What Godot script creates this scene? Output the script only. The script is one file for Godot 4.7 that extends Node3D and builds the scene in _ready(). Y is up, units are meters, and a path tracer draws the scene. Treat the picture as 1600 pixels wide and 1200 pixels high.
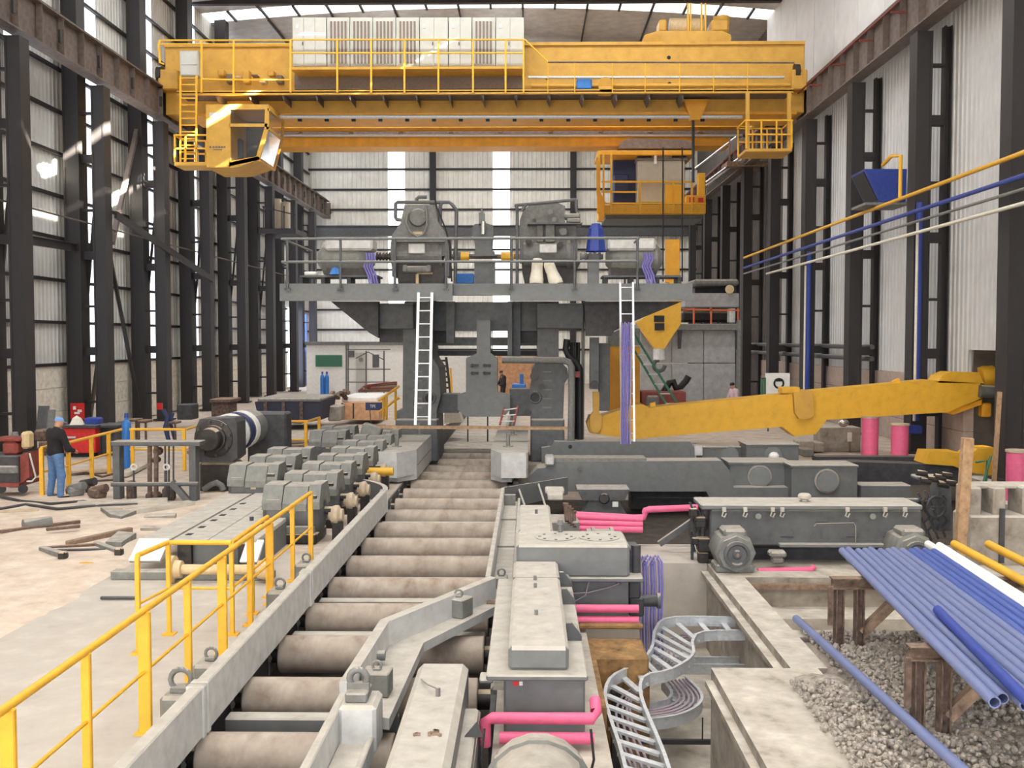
extends Node3D

const F := 1600.0                       # focal length for a frame of 1600 x 1200
const EYE := Vector3(0, 3.4, 0)         # the photographer stands on a platform above the mill floor
var look := Basis()
var M := {}
var DUSTY := {}
var taken := {}
var base := {}
var rng := RandomNumberGenerator.new()


# P: the point at a pixel of the photograph, d metres into the hall; PY: where that ray meets the height y
func ray(px: float, py: float) -> Vector3:
	return look * Vector3((px - 800.0) / F, (600.0 - py) / F, -1.0)

func P(px: float, py: float, d: float) -> Vector3:
	var r := ray(px, py)
	return EYE + r * (d / -r.z)

func PY(px: float, py: float, y: float) -> Vector3:
	var r := ray(px, py)
	return EYE + r * ((y - EYE.y) / r.y)

func V(x: float, y: float, d: float) -> Vector3:
	return Vector3(x, y, -d)


class G:                                # gathers the triangles of one part; upward faces are kept apart because dust lies on them
	var v := PackedVector3Array()
	var n := PackedVector3Array()
	var tv := PackedVector3Array()
	var tn := PackedVector3Array()

	func tri(a: Vector3, b: Vector3, c: Vector3, na: Vector3, nb: Vector3, nc: Vector3) -> G:
		var s := na + nb + nc
		if (b - a).cross(c - a).dot(s) > 0.0:
			var t := b; b = c; c = t
			t = nb; nb = nc; nc = t
		if s.y > 2.1:
			tv.append(a); tv.append(b); tv.append(c); tn.append(na); tn.append(nb); tn.append(nc)
		else:
			v.append(a); v.append(b); v.append(c); n.append(na); n.append(nb); n.append(nc)
		return self

	func quad(a: Vector3, b: Vector3, c: Vector3, d: Vector3, m: Vector3) -> G:
		tri(a, b, c, m, m, m)
		return tri(a, c, d, m, m, m)

	func soft(a: Vector3, b: Vector3, c: Vector3, d: Vector3, na: Vector3, nb: Vector3, nc: Vector3, nd: Vector3) -> G:
		tri(a, b, c, na, nb, nc)
		return tri(a, c, d, na, nc, nd)

	func box(c: Vector3, s: Vector3, e := 0.0, B := Basis()) -> G:
		var h := s * 0.5
		e = minf(e, minf(h.x, minf(h.y, h.z)) * 0.6)
		for ax in 3:
			var u := (ax + 1) % 3
			var w := (ax + 2) % 3
			for sg in [-1.0, 1.0]:
				var m := Vector3.ZERO
				m[ax] = sg
				var q := []
				for k in [[-1, -1], [1, -1], [1, 1], [-1, 1]]:
					var p := Vector3.ZERO
					p[ax] = h[ax] * sg
					p[u] = (h[u] - e) * k[0]
					p[w] = (h[w] - e) * k[1]
					q.append(c + B * p)
				quad(q[0], q[1], q[2], q[3], B * m)
		if e > 0.0:
			for ax in 3:
				var u := (ax + 1) % 3
				var w := (ax + 2) % 3
				for su in [-1.0, 1.0]:
					for sw in [-1.0, 1.0]:
						var q := []
						for k in [[-1, 0], [1, 0], [1, 1], [-1, 1]]:
							var p := Vector3.ZERO
							p[ax] = (h[ax] - e) * k[0]
							p[u] = (h[u] - (e if k[1] == 0 else 0.0)) * su
							p[w] = (h[w] - (0.0 if k[1] == 0 else e)) * sw
							q.append(c + B * p)
						var m := Vector3.ZERO
						m[u] = su; m[w] = sw
						quad(q[0], q[1], q[2], q[3], (B * m).normalized())
			for sx in [-1.0, 1.0]:
				for sy in [-1.0, 1.0]:
					for sz in [-1.0, 1.0]:
						var m := (B * Vector3(sx, sy, sz)).normalized()
						tri(c + B * Vector3(h.x * sx, (h.y - e) * sy, (h.z - e) * sz), c + B * Vector3((h.x - e) * sx, h.y * sy, (h.z - e) * sz), c + B * Vector3((h.x - e) * sx, (h.y - e) * sy, h.z * sz), m, m, m)
		return self

	func span(a: Vector3, b: Vector3, e := 0.0) -> G:        # a box between two opposite corners
		return box((a + b) * 0.5, (b - a).abs(), e)

	func frame_of(ax: Vector3, up := Vector3.UP) -> Basis:
		var z := ax.normalized()
		if absf(z.dot(up)) > 0.99:
			up = Vector3.BACK
		var x := up.cross(z).normalized()
		return Basis(x, z.cross(x), z)

	func bar(a: Vector3, b: Vector3, w: float, h: float, e := 0.0, up := Vector3.UP) -> G:
		return box((a + b) * 0.5, Vector3(w, h, a.distance_to(b)), e, frame_of(b - a, up))

	func ibeam(a: Vector3, b: Vector3, w: float, h: float, t := 0.02, up := Vector3.UP) -> G:
		var B := frame_of(b - a, up)
		var c := (a + b) * 0.5
		var l := a.distance_to(b)
		box(c + B.y * (h - t) * 0.5, Vector3(w, t, l), 0, B)
		box(c - B.y * (h - t) * 0.5, Vector3(w, t, l), 0, B)
		return box(c, Vector3(t, h - 2 * t, l), 0, B)

	func chan(a: Vector3, b: Vector3, w: float, h: float, t := 0.02, up := Vector3.UP) -> G:
		var B := frame_of(b - a, up)
		var c := (a + b) * 0.5
		var l := a.distance_to(b)
		box(c + B.y * (h - t) * 0.5, Vector3(w, t, l), 0, B)
		box(c - B.y * (h - t) * 0.5, Vector3(w, t, l), 0, B)
		return box(c + B.x * (w - t) * 0.5, Vector3(t, h - 2 * t, l), 0, B)

	func lathe(o: Vector3, ax: Vector3, prof: Array, k := 16) -> G:   # prof: pairs of radius and distance along the axis
		var B := frame_of(ax)
		for i in prof.size() - 1:
			var p: Vector2 = prof[i]
			var q: Vector2 = prof[i + 1]
			var sl := Vector2(q.y - p.y, p.x - q.x)
			if sl.length() < 1e-6:
				continue
			sl = sl.normalized()
			for j in k:
				var a0 := TAU * j / k
				var a1 := TAU * (j + 1) / k
				var r0 := B.x * cos(a0) + B.y * sin(a0)
				var r1 := B.x * cos(a1) + B.y * sin(a1)
				var n0 := r0 * sl.x + B.z * sl.y
				var n1 := r1 * sl.x + B.z * sl.y
				var c0 := o + B.z * p.y
				var c1 := o + B.z * q.y
				if p.x > 1e-5:
					tri(c0 + r0 * p.x, c0 + r1 * p.x, c1 + r0 * q.x, n0, n1, n0)
				if q.x > 1e-5:
					tri(c0 + r1 * p.x, c1 + r1 * q.x, c1 + r0 * q.x, n1, n1, n0)
		return self

	func cyl(a: Vector3, b: Vector3, r: float, r2 := -1.0, k := 12) -> G:
		if r2 < 0.0:
			r2 = r
		var l := a.distance_to(b)
		return lathe(a, b - a, [Vector2(0, 0), Vector2(r, 0), Vector2(r2, l), Vector2(0, l)], k)

	func pipe(a: Vector3, b: Vector3, r: float, k := 12) -> G:        # an open-ended hollow pipe
		var l := a.distance_to(b)
		return lathe(a, b - a, [Vector2(r * 0.8, l), Vector2(r * 0.8, 0), Vector2(r, 0), Vector2(r, l), Vector2(r * 0.8, l)], k)

	func tube(pts: Array, r: float, k := 8, shut := false) -> G:
		var c := pts.size()
		var rings := []
		var nors := []
		var prev := Vector3.ZERO
		for i in c:
			var t: Vector3
			if shut:
				t = pts[(i + 1) % c] - pts[(i + c - 1) % c]
			else:
				t = pts[mini(i + 1, c - 1)] - pts[maxi(i - 1, 0)]
			t = t.normalized()
			var x := prev - t * prev.dot(t)
			if x.length() < 0.01:
				x = frame_of(t).x
			x = x.normalized()
			prev = x
			var y := t.cross(x)
			var ring := []
			var nn := []
			for j in k:
				var d := x * cos(TAU * j / k) + y * sin(TAU * j / k)
				nn.append(d)
				ring.append(pts[i] + d * r)
			rings.append(ring)
			nors.append(nn)
		for i in (c if shut else c - 1):
			var q := (i + 1) % c
			for j in k:
				var j2 := (j + 1) % k
				soft(rings[i][j], rings[i][j2], rings[q][j2], rings[q][j], nors[i][j], nors[i][j2], nors[q][j2], nors[q][j])
		if not shut:
			for e in [0, c - 1]:
				var m: Vector3 = (pts[0] - pts[1]).normalized() if e == 0 else (pts[c - 1] - pts[c - 2]).normalized()
				for j in range(1, k - 1):
					tri(rings[e][0], rings[e][j], rings[e][j + 1], m, m, m)
		return self

	func ext(poly: Array, o: Vector3, u: Vector3, w: Vector3, t: Vector3, holes := []) -> G:   # a flat outline given thickness t
		var flat := PackedVector2Array(poly)
		if Geometry2D.is_polygon_clockwise(flat):
			flat.reverse()
		var m := u.cross(w).normalized()
		if m.dot(t) < 0:
			m = -m
		var parts := [flat]
		if holes.size():
			parts = _holed(flat, holes)
		for f in parts:
			var ids := Geometry2D.triangulate_polygon(f)
			for i in range(0, ids.size(), 3):
				var a: Vector3 = o + u * f[ids[i]].x + w * f[ids[i]].y
				var b: Vector3 = o + u * f[ids[i + 1]].x + w * f[ids[i + 1]].y
				var c: Vector3 = o + u * f[ids[i + 2]].x + w * f[ids[i + 2]].y
				tri(a, b, c, -m, -m, -m)
				tri(a + t, b + t, c + t, m, m, m)
		for f in [flat] + holes:
			var out: float = 1.0
			var g := PackedVector2Array(f)
			if Geometry2D.is_polygon_clockwise(g):
				g.reverse()
			if f != flat:
				out = -1.0
			for i in g.size():
				var p := g[i]
				var q := g[(i + 1) % g.size()]
				var e := (q - p).normalized()
				var nn := (u * e.y - w * e.x) * out
				var a := o + u * p.x + w * p.y
				var b := o + u * q.x + w * q.y
				quad(a, b, b + t, a + t, nn.normalized())
		return self

	func _holed(flat: PackedVector2Array, holes: Array) -> Array:     # cut the plate through each hole so that every piece is simple
		var pieces := [flat]
		for h in holes:
			var hp := PackedVector2Array(h)
			var mid := Vector2.ZERO
			for p in hp:
				mid += p / hp.size()
			var nextp := []
			for pc in pieces:
				for side in [-1, 1]:
					var half := PackedVector2Array([Vector2(mid.x, -1e3), Vector2(mid.x + side * 1e3, -1e3), Vector2(mid.x + side * 1e3, 1e3), Vector2(mid.x, 1e3)])
					for a in Geometry2D.intersect_polygons(pc, half):
						for b in Geometry2D.clip_polygons(a, hp):
							nextp.append(b)
			pieces = nextp
		return pieces

	func ball(c: Vector3, r: Vector3, k := 10) -> G:
		for i in k / 2:
			for j in k:
				var q := []
				var m := []
				for e in [[0, 0], [0, 1], [1, 1], [1, 0]]:
					var th: float = PI * (i + e[0]) / (k / 2)
					var ph: float = TAU * (j + e[1]) / k
					var d := Vector3(sin(th) * cos(ph), cos(th), sin(th) * sin(ph))
					q.append(c + d * r)
					m.append((d / r).normalized())
				soft(q[0], q[1], q[2], q[3], m[0], m[1], m[2], m[3])
		return self

	func ring(c: Vector3, ax: Vector3, r: float, t: float, k := 14, part := 1.0, from := 0.0) -> G:
		var B := frame_of(ax)
		var pts := []
		for i in (k if part >= 1.0 else k + 1):
			var a := from + TAU * part * i / k
			pts.append(c + (B.x * cos(a) + B.y * sin(a)) * r)
		return tube(pts, t, 6, part >= 1.0)

	func add(o: G, x: Transform3D) -> G:
		for i in range(0, o.v.size(), 3):
			tri(x * o.v[i], x * o.v[i + 1], x * o.v[i + 2], x.basis * o.n[i], x.basis * o.n[i + 1], x.basis * o.n[i + 2])
		for i in range(0, o.tv.size(), 3):
			tri(x * o.tv[i], x * o.tv[i + 1], x * o.tv[i + 2], x.basis * o.tn[i], x.basis * o.tn[i + 1], x.basis * o.tn[i + 2])
		return self


func g() -> G:
	return G.new()

# fb: adds a box whose front shows between two pixels d metres into the hall and which is th metres deep
func fb(q: G, x0: float, y0: float, x1: float, y1: float, d: float, th: float, e := 0.0) -> G:
	var a := P(x0, (y0 + y1) * 0.5, d)
	var b := P(x1, (y0 + y1) * 0.5, d)
	var t := P((x0 + x1) * 0.5, y0, d)
	var u := P((x0 + x1) * 0.5, y1, d)
	return q.span(Vector3(a.x, t.y, -d), Vector3(b.x, u.y, -d - th), e)

# fp: a flat plate traced at pixels, d metres into the hall, th metres thick
func fp(q: G, pts: Array, d: float, th: float, holes := []) -> G:
	var f := []
	for p in pts:
		var w := P(p[0], p[1], d)
		f.append(Vector2(w.x, w.y))
	var hh := []
	for h in holes:
		var one := []
		for p in h:
			var w := P(p[0], p[1], d)
			one.append(Vector2(w.x, w.y))
		hh.append(PackedVector2Array(one))
	return q.ext(f, Vector3(0, 0, -d), Vector3.RIGHT, Vector3.UP, Vector3(0, 0, -th), hh)

func pts(list: Array, d: float) -> Array:
	var r := []
	for p in list:
		r.append(P(p[0], p[1], d if p.size() < 3 else p[2]))
	return r

func numbered(parent: Node, called: String) -> String:
	var key := [parent, called]
	var k: int = taken.get(key, 0)
	taken[key] = k + 1
	return called if k == 0 else "%s_%03d" % [called, k]

func metas(o: Node, label := "", category := "", group := "", kind := "") -> Node:
	if label: o.set_meta("label", label)
	if category: o.set_meta("category", category)
	if group: o.set_meta("group", group)
	if kind: o.set_meta("kind", kind)
	return o

# ob: one mesh; top-level ones stand on the middle of their own base, parts share the base of their thing
func ob(called: String, q: G, m: String, parent: Node = self, label := "", category := "", group := "", kind := "") -> MeshInstance3D:
	var o := MeshInstance3D.new()
	var at := Vector3.ZERO
	if base.has(parent):
		at = base[parent]
	elif parent == self and kind == "":
		var bb := AABB()
		var first := true
		for arr in [q.v, q.tv]:
			for p in arr:
				if first:
					bb = AABB(p, Vector3.ZERO)
					first = false
				bb = bb.expand(p)
		at = bb.position + bb.size * Vector3(0.5, 0, 0.5)
		o.position = at
	base[o] = at
	var mesh := ArrayMesh.new()
	var sets := [[q.v, q.n, m], [q.tv, q.tn, DUSTY.get(m, m)]]
	if not DUSTY.has(m):
		var av := q.v.duplicate(); av.append_array(q.tv)
		var an := q.n.duplicate(); an.append_array(q.tn)
		sets = [[av, an, m]]
	for s in sets:
		if s[0].size() == 0:
			continue
		var moved := PackedVector3Array(s[0])
		if at != Vector3.ZERO:
			moved = Transform3D(Basis(), -at) * moved
		var a := []
		a.resize(Mesh.ARRAY_MAX)
		a[Mesh.ARRAY_VERTEX] = moved
		a[Mesh.ARRAY_NORMAL] = s[1]
		mesh.add_surface_from_arrays(Mesh.PRIMITIVE_TRIANGLES, a)
		mesh.surface_set_material(mesh.get_surface_count() - 1, M[s[2]])
	o.mesh = mesh
	o.name = numbered(parent, called)
	o.cast_shadow = GeometryInstance3D.SHADOW_CASTING_SETTING_ON
	parent.add_child(o, true)
	metas(o, label, category, group, kind)
	return o

func th(called: String, label: String, category: String, at: Vector3, group := "") -> Node3D:
	var o := Node3D.new()
	o.name = numbered(self, called)
	o.position = at
	base[o] = at
	add_child(o, true)
	metas(o, label, category, group)
	return o

func dup(o: Node3D, shift: Vector3, label: String, group := "", turn := 0.0) -> Node3D:
	var c: Node3D = o.duplicate()
	var nm := String(o.name)
	var k := nm.rfind("_")
	if k > 0 and nm.substr(k + 1).is_valid_int():
		nm = nm.substr(0, k)
	c.name = numbered(self, nm)
	add_child(c, true)
	c.position = o.position + shift
	c.rotation.y = turn
	metas(c, label, "", group)
	return c

func col(r: float, gg: float, b: float) -> Color:
	return Color(r / 255.0, gg / 255.0, b / 255.0)

# mat: a mottled surface; a second, coarser layer of the noise keeps repeats from showing
func mat(called: String, c: Color, rough := 0.7, metal := 0.0, vary := 0.12, size := 2.0, other = null, share := 0.0, rel := 0.0) -> StandardMaterial3D:
	var m := StandardMaterial3D.new()
	m.resource_name = called
	m.roughness = rough
	m.metallic = metal
	if vary > 0.0:
		var nz := FastNoiseLite.new()
		nz.seed = called.hash() % 1000
		nz.noise_type = FastNoiseLite.TYPE_SIMPLEX_SMOOTH
		nz.frequency = 0.012
		nz.fractal_octaves = 5
		nz.fractal_gain = 0.62
		var t := NoiseTexture2D.new()
		t.width = 384; t.height = 384
		t.seamless = true
		t.noise = nz
		var gr := Gradient.new()
		gr.offsets = PackedFloat32Array([0.0, 0.3, 0.62, 1.0])
		var dark := Color(c.r * (1 - vary * 1.6), c.g * (1 - vary * 1.6), c.b * (1 - vary * 1.6))
		var pale := Color(minf(1, c.r * (1 + vary)), minf(1, c.g * (1 + vary)), minf(1, c.b * (1 + vary)))
		if other != null:
			dark = dark.lerp(other, share)
		gr.colors = PackedColorArray([dark, c.lerp(dark, 0.35), c, pale])
		t.color_ramp = gr
		m.albedo_texture = t
		m.uv1_triplanar = true
		m.uv1_world_triplanar = true
		m.uv1_scale = Vector3.ONE / size
		if rel > 0.0:
			var t2 := NoiseTexture2D.new()
			t2.width = 384; t2.height = 384
			t2.seamless = true
			t2.noise = nz
			m.heightmap_enabled = true
			m.heightmap_texture = t2
			m.heightmap_scale = rel
	else:
		m.albedo_color = c
	M[called] = m
	return m

func glow(called: String, c: Color, k: float) -> void:
	var m := StandardMaterial3D.new()
	m.resource_name = called
	m.albedo_color = Color(0.8, 0.8, 0.8)
	m.emission_enabled = true
	m.emission = c
	m.emission_energy_multiplier = k
	M[called] = m


func _ready() -> void:
	rng.seed = 7
	camera_and_light()
	materials()
	hall()
	floors()
	roller_table()
	mill_stand()
	left_side()
	right_side()
	cranes()
	background()


func camera_and_light() -> void:
	var cam := Camera3D.new()
	cam.name = "camera"
	cam.fov = rad_to_deg(2.0 * atan(600.0 / F))
	cam.near = 0.1
	cam.far = 300.0
	cam.position = EYE
	cam.basis = Basis(Vector3.UP, atan(25.0 / F)) * Basis(Vector3.RIGHT, -atan(70.0 / F))
	look = cam.basis
	add_child(cam)
	cam.current = true
	var e := Environment.new()
	e.background_mode = Environment.BG_SKY
	var sm := ProceduralSkyMaterial.new()
	sm.sky_top_color = col(188, 208, 240)
	sm.sky_horizon_color = col(226, 234, 248)
	sm.ground_bottom_color = col(150, 145, 138)
	sm.ground_horizon_color = col(214, 214, 214)
	sm.sky_energy_multiplier = 1.5
	var sky := Sky.new()
	sky.sky_material = sm
	e.sky = sky
	e.tonemap_mode = Environment.TONE_MAPPER_LINEAR
	e.tonemap_exposure = 1.0
	e.sdfgi_enabled = true
	e.ssao_enabled = true
	e.ssil_enabled = true
	var w := WorldEnvironment.new()
	w.name = "environment"
	w.environment = e
	add_child(w)
	# the sun comes from the right, high over the roof; it enters only by two gaps between roof sheets
	var sun := DirectionalLight3D.new()
	sun.name = "sun"
	sun.light_energy = 60.0
	sun.light_color = col(255, 246, 226)
	sun.light_angular_distance = 0.5
	sun.shadow_enabled = true
	add_child(sun)
	sun.look_at_from_position(Vector3(20, 11.2, 12), Vector3.ZERO, Vector3.UP)
	# the open end of the hall behind the camera
	lamp(V(-2.0, 5.5, -17.0), Vector2(21.0, 10.5), Vector3.FORWARD, 1.6, col(248, 249, 250))
	# daylight under each roof-light strip: one lamp the size of the strip
	for d in SKYLIGHTS:
		lamp(V(-2.2, 20.1, d), Vector2(23.0, 1.5), Vector3.DOWN, SKY_POWER, col(253, 252, 250))


const SKYLIGHTS := [-6.0, 6.0, 18.0, 37.2, 54.0, 66.0]

const SKY_POWER := 5.6

func lamp(at: Vector3, size: Vector2, towards: Vector3, power: float, c: Color) -> void:
	var l := AreaLight3D.new()
	l.name = "daylight"
	l.area_size = size
	l.area_range = 100.0
	l.area_attenuation = 2.0
	l.area_normalize_energy = false
	l.light_energy = power
	l.light_color = c
	l.shadow_enabled = true
	add_child(l, true)
	l.position = at
	l.look_at_from_position(at, at + towards, Vector3.FORWARD if absf(towards.y) > 0.9 else Vector3.UP)


func materials() -> void:
	mat("steel_black", col(44, 41, 42), 0.65, 0.0, 0.12, 1.5, col(70, 56, 48), 0.2)
	mat("steel_brown", col(106, 95, 89), 0.7, 0.0, 0.14, 1.5, col(110, 80, 66), 0.3)
	mat("clad_left", col(212, 212, 209), 0.55, 0.0, 0.06, 6.0)
	mat("clad_far", col(240, 237, 226), 0.6, 0.0, 0.05, 6.0)
	mat("clad_right", col(205, 205, 204), 0.6, 0.0, 0.04, 6.0)
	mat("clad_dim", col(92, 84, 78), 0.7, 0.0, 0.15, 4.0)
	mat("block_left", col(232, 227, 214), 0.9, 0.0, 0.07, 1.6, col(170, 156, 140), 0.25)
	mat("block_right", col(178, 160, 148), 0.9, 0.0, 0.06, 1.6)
	mat("roof_sheet", col(186, 184, 182), 0.4, 0.25, 0.1, 4.0)
	mat("concrete", col(190, 183, 171), 0.9, 0.0, 0.13, 2.2, col(140, 122, 100), 0.3)
	mat("concrete_path", col(184, 177, 167), 0.9, 0.0, 0.06, 3.0, col(190, 172, 156), 0.3, 0.4)
	mat("concrete_grey", col(160, 152, 142), 0.9, 0.0, 0.14, 1.8, col(110, 98, 84), 0.3)
	mat("concrete_rust", col(150, 116, 74), 0.9, 0.0, 0.25, 1.2, col(80, 60, 42), 0.4)
	mat("floor_dusty", col(192, 178, 163), 0.92, 0.0, 0.1, 3.0, col(150, 134, 120), 0.35)
	mat("sand", col(208, 193, 176), 0.95, 0.0, 0.1, 2.6, col(196, 160, 136), 0.4, 1.2)
	mat("gravel", col(168, 158, 146), 0.95, 0.0, 0.2, 0.7, col(84, 78, 76), 0.4, 3.0)
	mat("stone", col(176, 167, 156), 0.95, 0.0, 0.3, 0.25, col(96, 90, 88), 0.4)
	mat("dirt_dark", col(74, 66, 60), 0.95, 0.0, 0.2, 1.6)
	mat("dust", col(183, 178, 168), 0.9, 0.0, 0.07, 1.4, col(160, 150, 140), 0.2)
	mat("dust_grey", col(168, 162, 152), 0.9, 0.0, 0.09, 1.2, col(120, 116, 110), 0.3)
	mat("dust_tan", col(190, 172, 148), 0.9, 0.0, 0.09, 1.2, col(130, 116, 100), 0.3)
	mat("grey_paint", col(110, 113, 114), 0.55, 0.0, 0.05, 1.3, col(92, 90, 86), 0.25)
	mat("grey_dark", col(90, 92, 94), 0.6, 0.0, 0.07, 1.3, col(60, 56, 52), 0.3)
	mat("grey_deep", col(64, 64, 67), 0.6, 0.0, 0.16, 1.1, col(40, 36, 32), 0.3)
	mat("grey_pale", col(205, 205, 203), 0.6, 0.0, 0.06, 1.5, col(150, 148, 142), 0.3)
	mat("grey_motor", col(122, 123, 119), 0.65, 0.0, 0.1, 0.9, col(100, 96, 88), 0.3)
	mat("grey_worn", col(114, 115, 114), 0.7, 0.0, 0.16, 0.7, col(140, 108, 90), 0.3)
	mat("roll", col(172, 160, 147), 0.85, 0.0, 0.1, 1.6, col(112, 84, 70), 0.5)
	mat("oily", col(50, 44, 40), 0.5, 0.1, 0.3, 0.6, col(24, 20, 18), 0.4)
	mat("rust", col(104, 86, 76), 0.9, 0.0, 0.3, 0.6, col(50, 38, 34), 0.4)
	mat("rust_light", col(142, 120, 102), 0.85, 0.0, 0.2, 0.8, col(80, 60, 50), 0.4)
	mat("yellow", col(224, 172, 50), 0.5, 0.0, 0.025, 1.8, col(190, 140, 40), 0.3)
	mat("yellow_rail", col(231, 176, 48), 0.5, 0.0, 0.05, 0.8, col(205, 160, 70), 0.3)
	mat("yellow_crane", col(204, 158, 66), 0.55, 0.0, 0.05, 3.0, col(190, 140, 60), 0.3)
	mat("orange_crane", col(222, 158, 40), 0.55, 0.0, 0.06, 3.0)
	mat("cabinet", col(190, 190, 182), 0.5, 0.0, 0.03, 2.0)
	mat("vent_brown", col(122, 108, 98), 0.7, 0.0, 0.08, 0.6)
	mat("pink", col(224, 100, 140), 0.5, 0.0, 0.06, 0.6, col(210, 110, 140), 0.3)
	mat("red", col(206, 40, 40), 0.5, 0.0, 0.08, 0.8, col(130, 40, 40), 0.3)
	mat("red_brown", col(132, 60, 52), 0.6, 0.0, 0.12, 0.8)
	mat("blue", col(44, 66, 150), 0.5, 0.0, 0.1, 0.8)
	mat("blue_bright", col(50, 120, 200), 0.45, 0.0, 0.06, 0.6)
	mat("blue_pipe", col(66, 90, 164), 0.4, 0.0, 0.08, 0.9, col(100, 116, 168), 0.5)
	mat("blue_pipe_dusty", col(106, 118, 160), 0.55, 0.0, 0.08, 0.9, col(150, 150, 180), 0.5)
	mat("white", col(236, 236, 232), 0.5, 0.0, 0.03, 1.0)
	mat("aluminium", col(222, 224, 226), 0.35, 0.6, 0.03, 1.0)
	mat("galvanised", col(206, 210, 212), 0.4, 0.35, 0.08, 0.5)
	mat("cable_lilac", col(170, 156, 166), 0.6, 0.0, 0.06, 0.4)
	mat("cable_violet", col(124, 116, 186), 0.5, 0.0, 0.1, 0.5)
	mat("wood", col(172, 140, 108), 0.85, 0.0, 0.12, 0.7, col(120, 90, 64), 0.3)
	mat("cloth_white", col(226, 220, 204), 0.95, 0.0, 0.05, 0.5)
	mat("black_cloth", col(30, 28, 30), 0.9, 0.0, 0.12, 0.5)
	mat("denim", col(84, 116, 158), 0.9, 0.0, 0.12, 0.4)
	mat("cap_blue", col(120, 160, 215), 0.7, 0.0, 0.04, 0.3)
	mat("shirt_pink", col(196, 170, 178), 0.9, 0.0, 0.06, 0.3)
	mat("grey_panel", col(160, 160, 160), 0.6, 0.0, 0.08, 2.0)
	mat("orange_rail", col(206, 104, 60), 0.6, 0.0, 0.08, 0.8)
	mat("skin", col(190, 140, 112), 0.6, 0.0, 0.04, 0.2)
	mat("green", col(58, 112, 88), 0.55, 0.0, 0.08, 0.6)
	mat("black", col(28, 27, 28), 0.6, 0.0, 0.1, 0.6)
	mat("chrome", col(210, 205, 196), 0.2, 0.9, 0.05, 0.4)
	mat("tan_paint", col(206, 182, 140), 0.6, 0.0, 0.08, 0.8)
	mat("brick_tan", col(206, 160, 122), 0.85, 0.0, 0.1, 1.4, col(180, 130, 96), 0.4)
	mat("blue_door", col(96, 124, 196), 0.5, 0.0, 0.06, 2.0)
	mat("tub_navy", col(44, 48, 68), 0.7, 0.0, 0.15, 1.0, col(84, 66, 56), 0.4)
	mat("print_navy", col(44, 56, 96), 0.6, 0.0, 0.06, 0.8)
	glow("skylight", Color(1, 1, 1), 2.2)
	glow("strip_light", col(236, 242, 255), 2.4)
	var gl := StandardMaterial3D.new()
	gl.resource_name = "glass"
	gl.transparency = BaseMaterial3D.TRANSPARENCY_ALPHA
	gl.albedo_color = Color(0.3, 0.33, 0.35, 0.15)
	gl.roughness = 0.08
	M["glass"] = gl
	DUSTY = {"grey_paint": "dust", "grey_dark": "dust_grey", "grey_motor": "dust_grey", "grey_worn": "dust_grey", "steel_brown": "dust_tan", "oily": "dust_tan", "grey_pale": "dust", "concrete_grey": "concrete", "rust": "rust_light", "grey_deep": "grey_dark"}


const BAY0 := 24.8        # the column lines stand every six metres
const XL := -16.85
const XR := 12.5

# ribbed: trapezoidal wall sheet from a to b along the floor, between two heights, ribs towards "out"
func ribbed(q: G, a: Vector3, b: Vector3, y0: float, y1: float, out: Vector3, pitch := 0.3, deep := 0.04) -> G:
	var l := a.distance_to(b)
	var t := (b - a) / l
	var k := maxi(1, int(round(l / pitch)))
	var st := l / k
	var prof := [Vector2(0, 0)]
	for i in k:
		prof.append(Vector2((i + 0.55) * st, 0))
		prof.append(Vector2((i + 0.65) * st, deep))
		prof.append(Vector2((i + 0.88) * st, deep))
		prof.append(Vector2((i + 0.98) * st, 0))
	prof.append(Vector2(l, 0))
	for i in prof.size() - 1:
		var p: Vector2 = prof[i]
		var r: Vector2 = prof[i + 1]
		var e := r - p
		if e.length() < 1e-4:
			continue
		var m := (out * e.x - t * e.y).normalized()
		var A := a + t * p.x + out * p.y
		var B := a + t * r.x + out * r.y
		q.quad(Vector3(A.x, y0, A.z), Vector3(B.x, y0, B.z), Vector3(B.x, y1, B.z), Vector3(A.x, y1, A.z), m)
	var c := (a + b) * 0.5 - out * 0.06          # the sheet's backing board
	q.box(Vector3(c.x, (y0 + y1) * 0.5, c.z), Vector3(absf(t.x) * l + absf(out.x) * 0.08, y1 - y0, absf(t.z) * l + absf(out.z) * 0.08))
	return q


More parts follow.
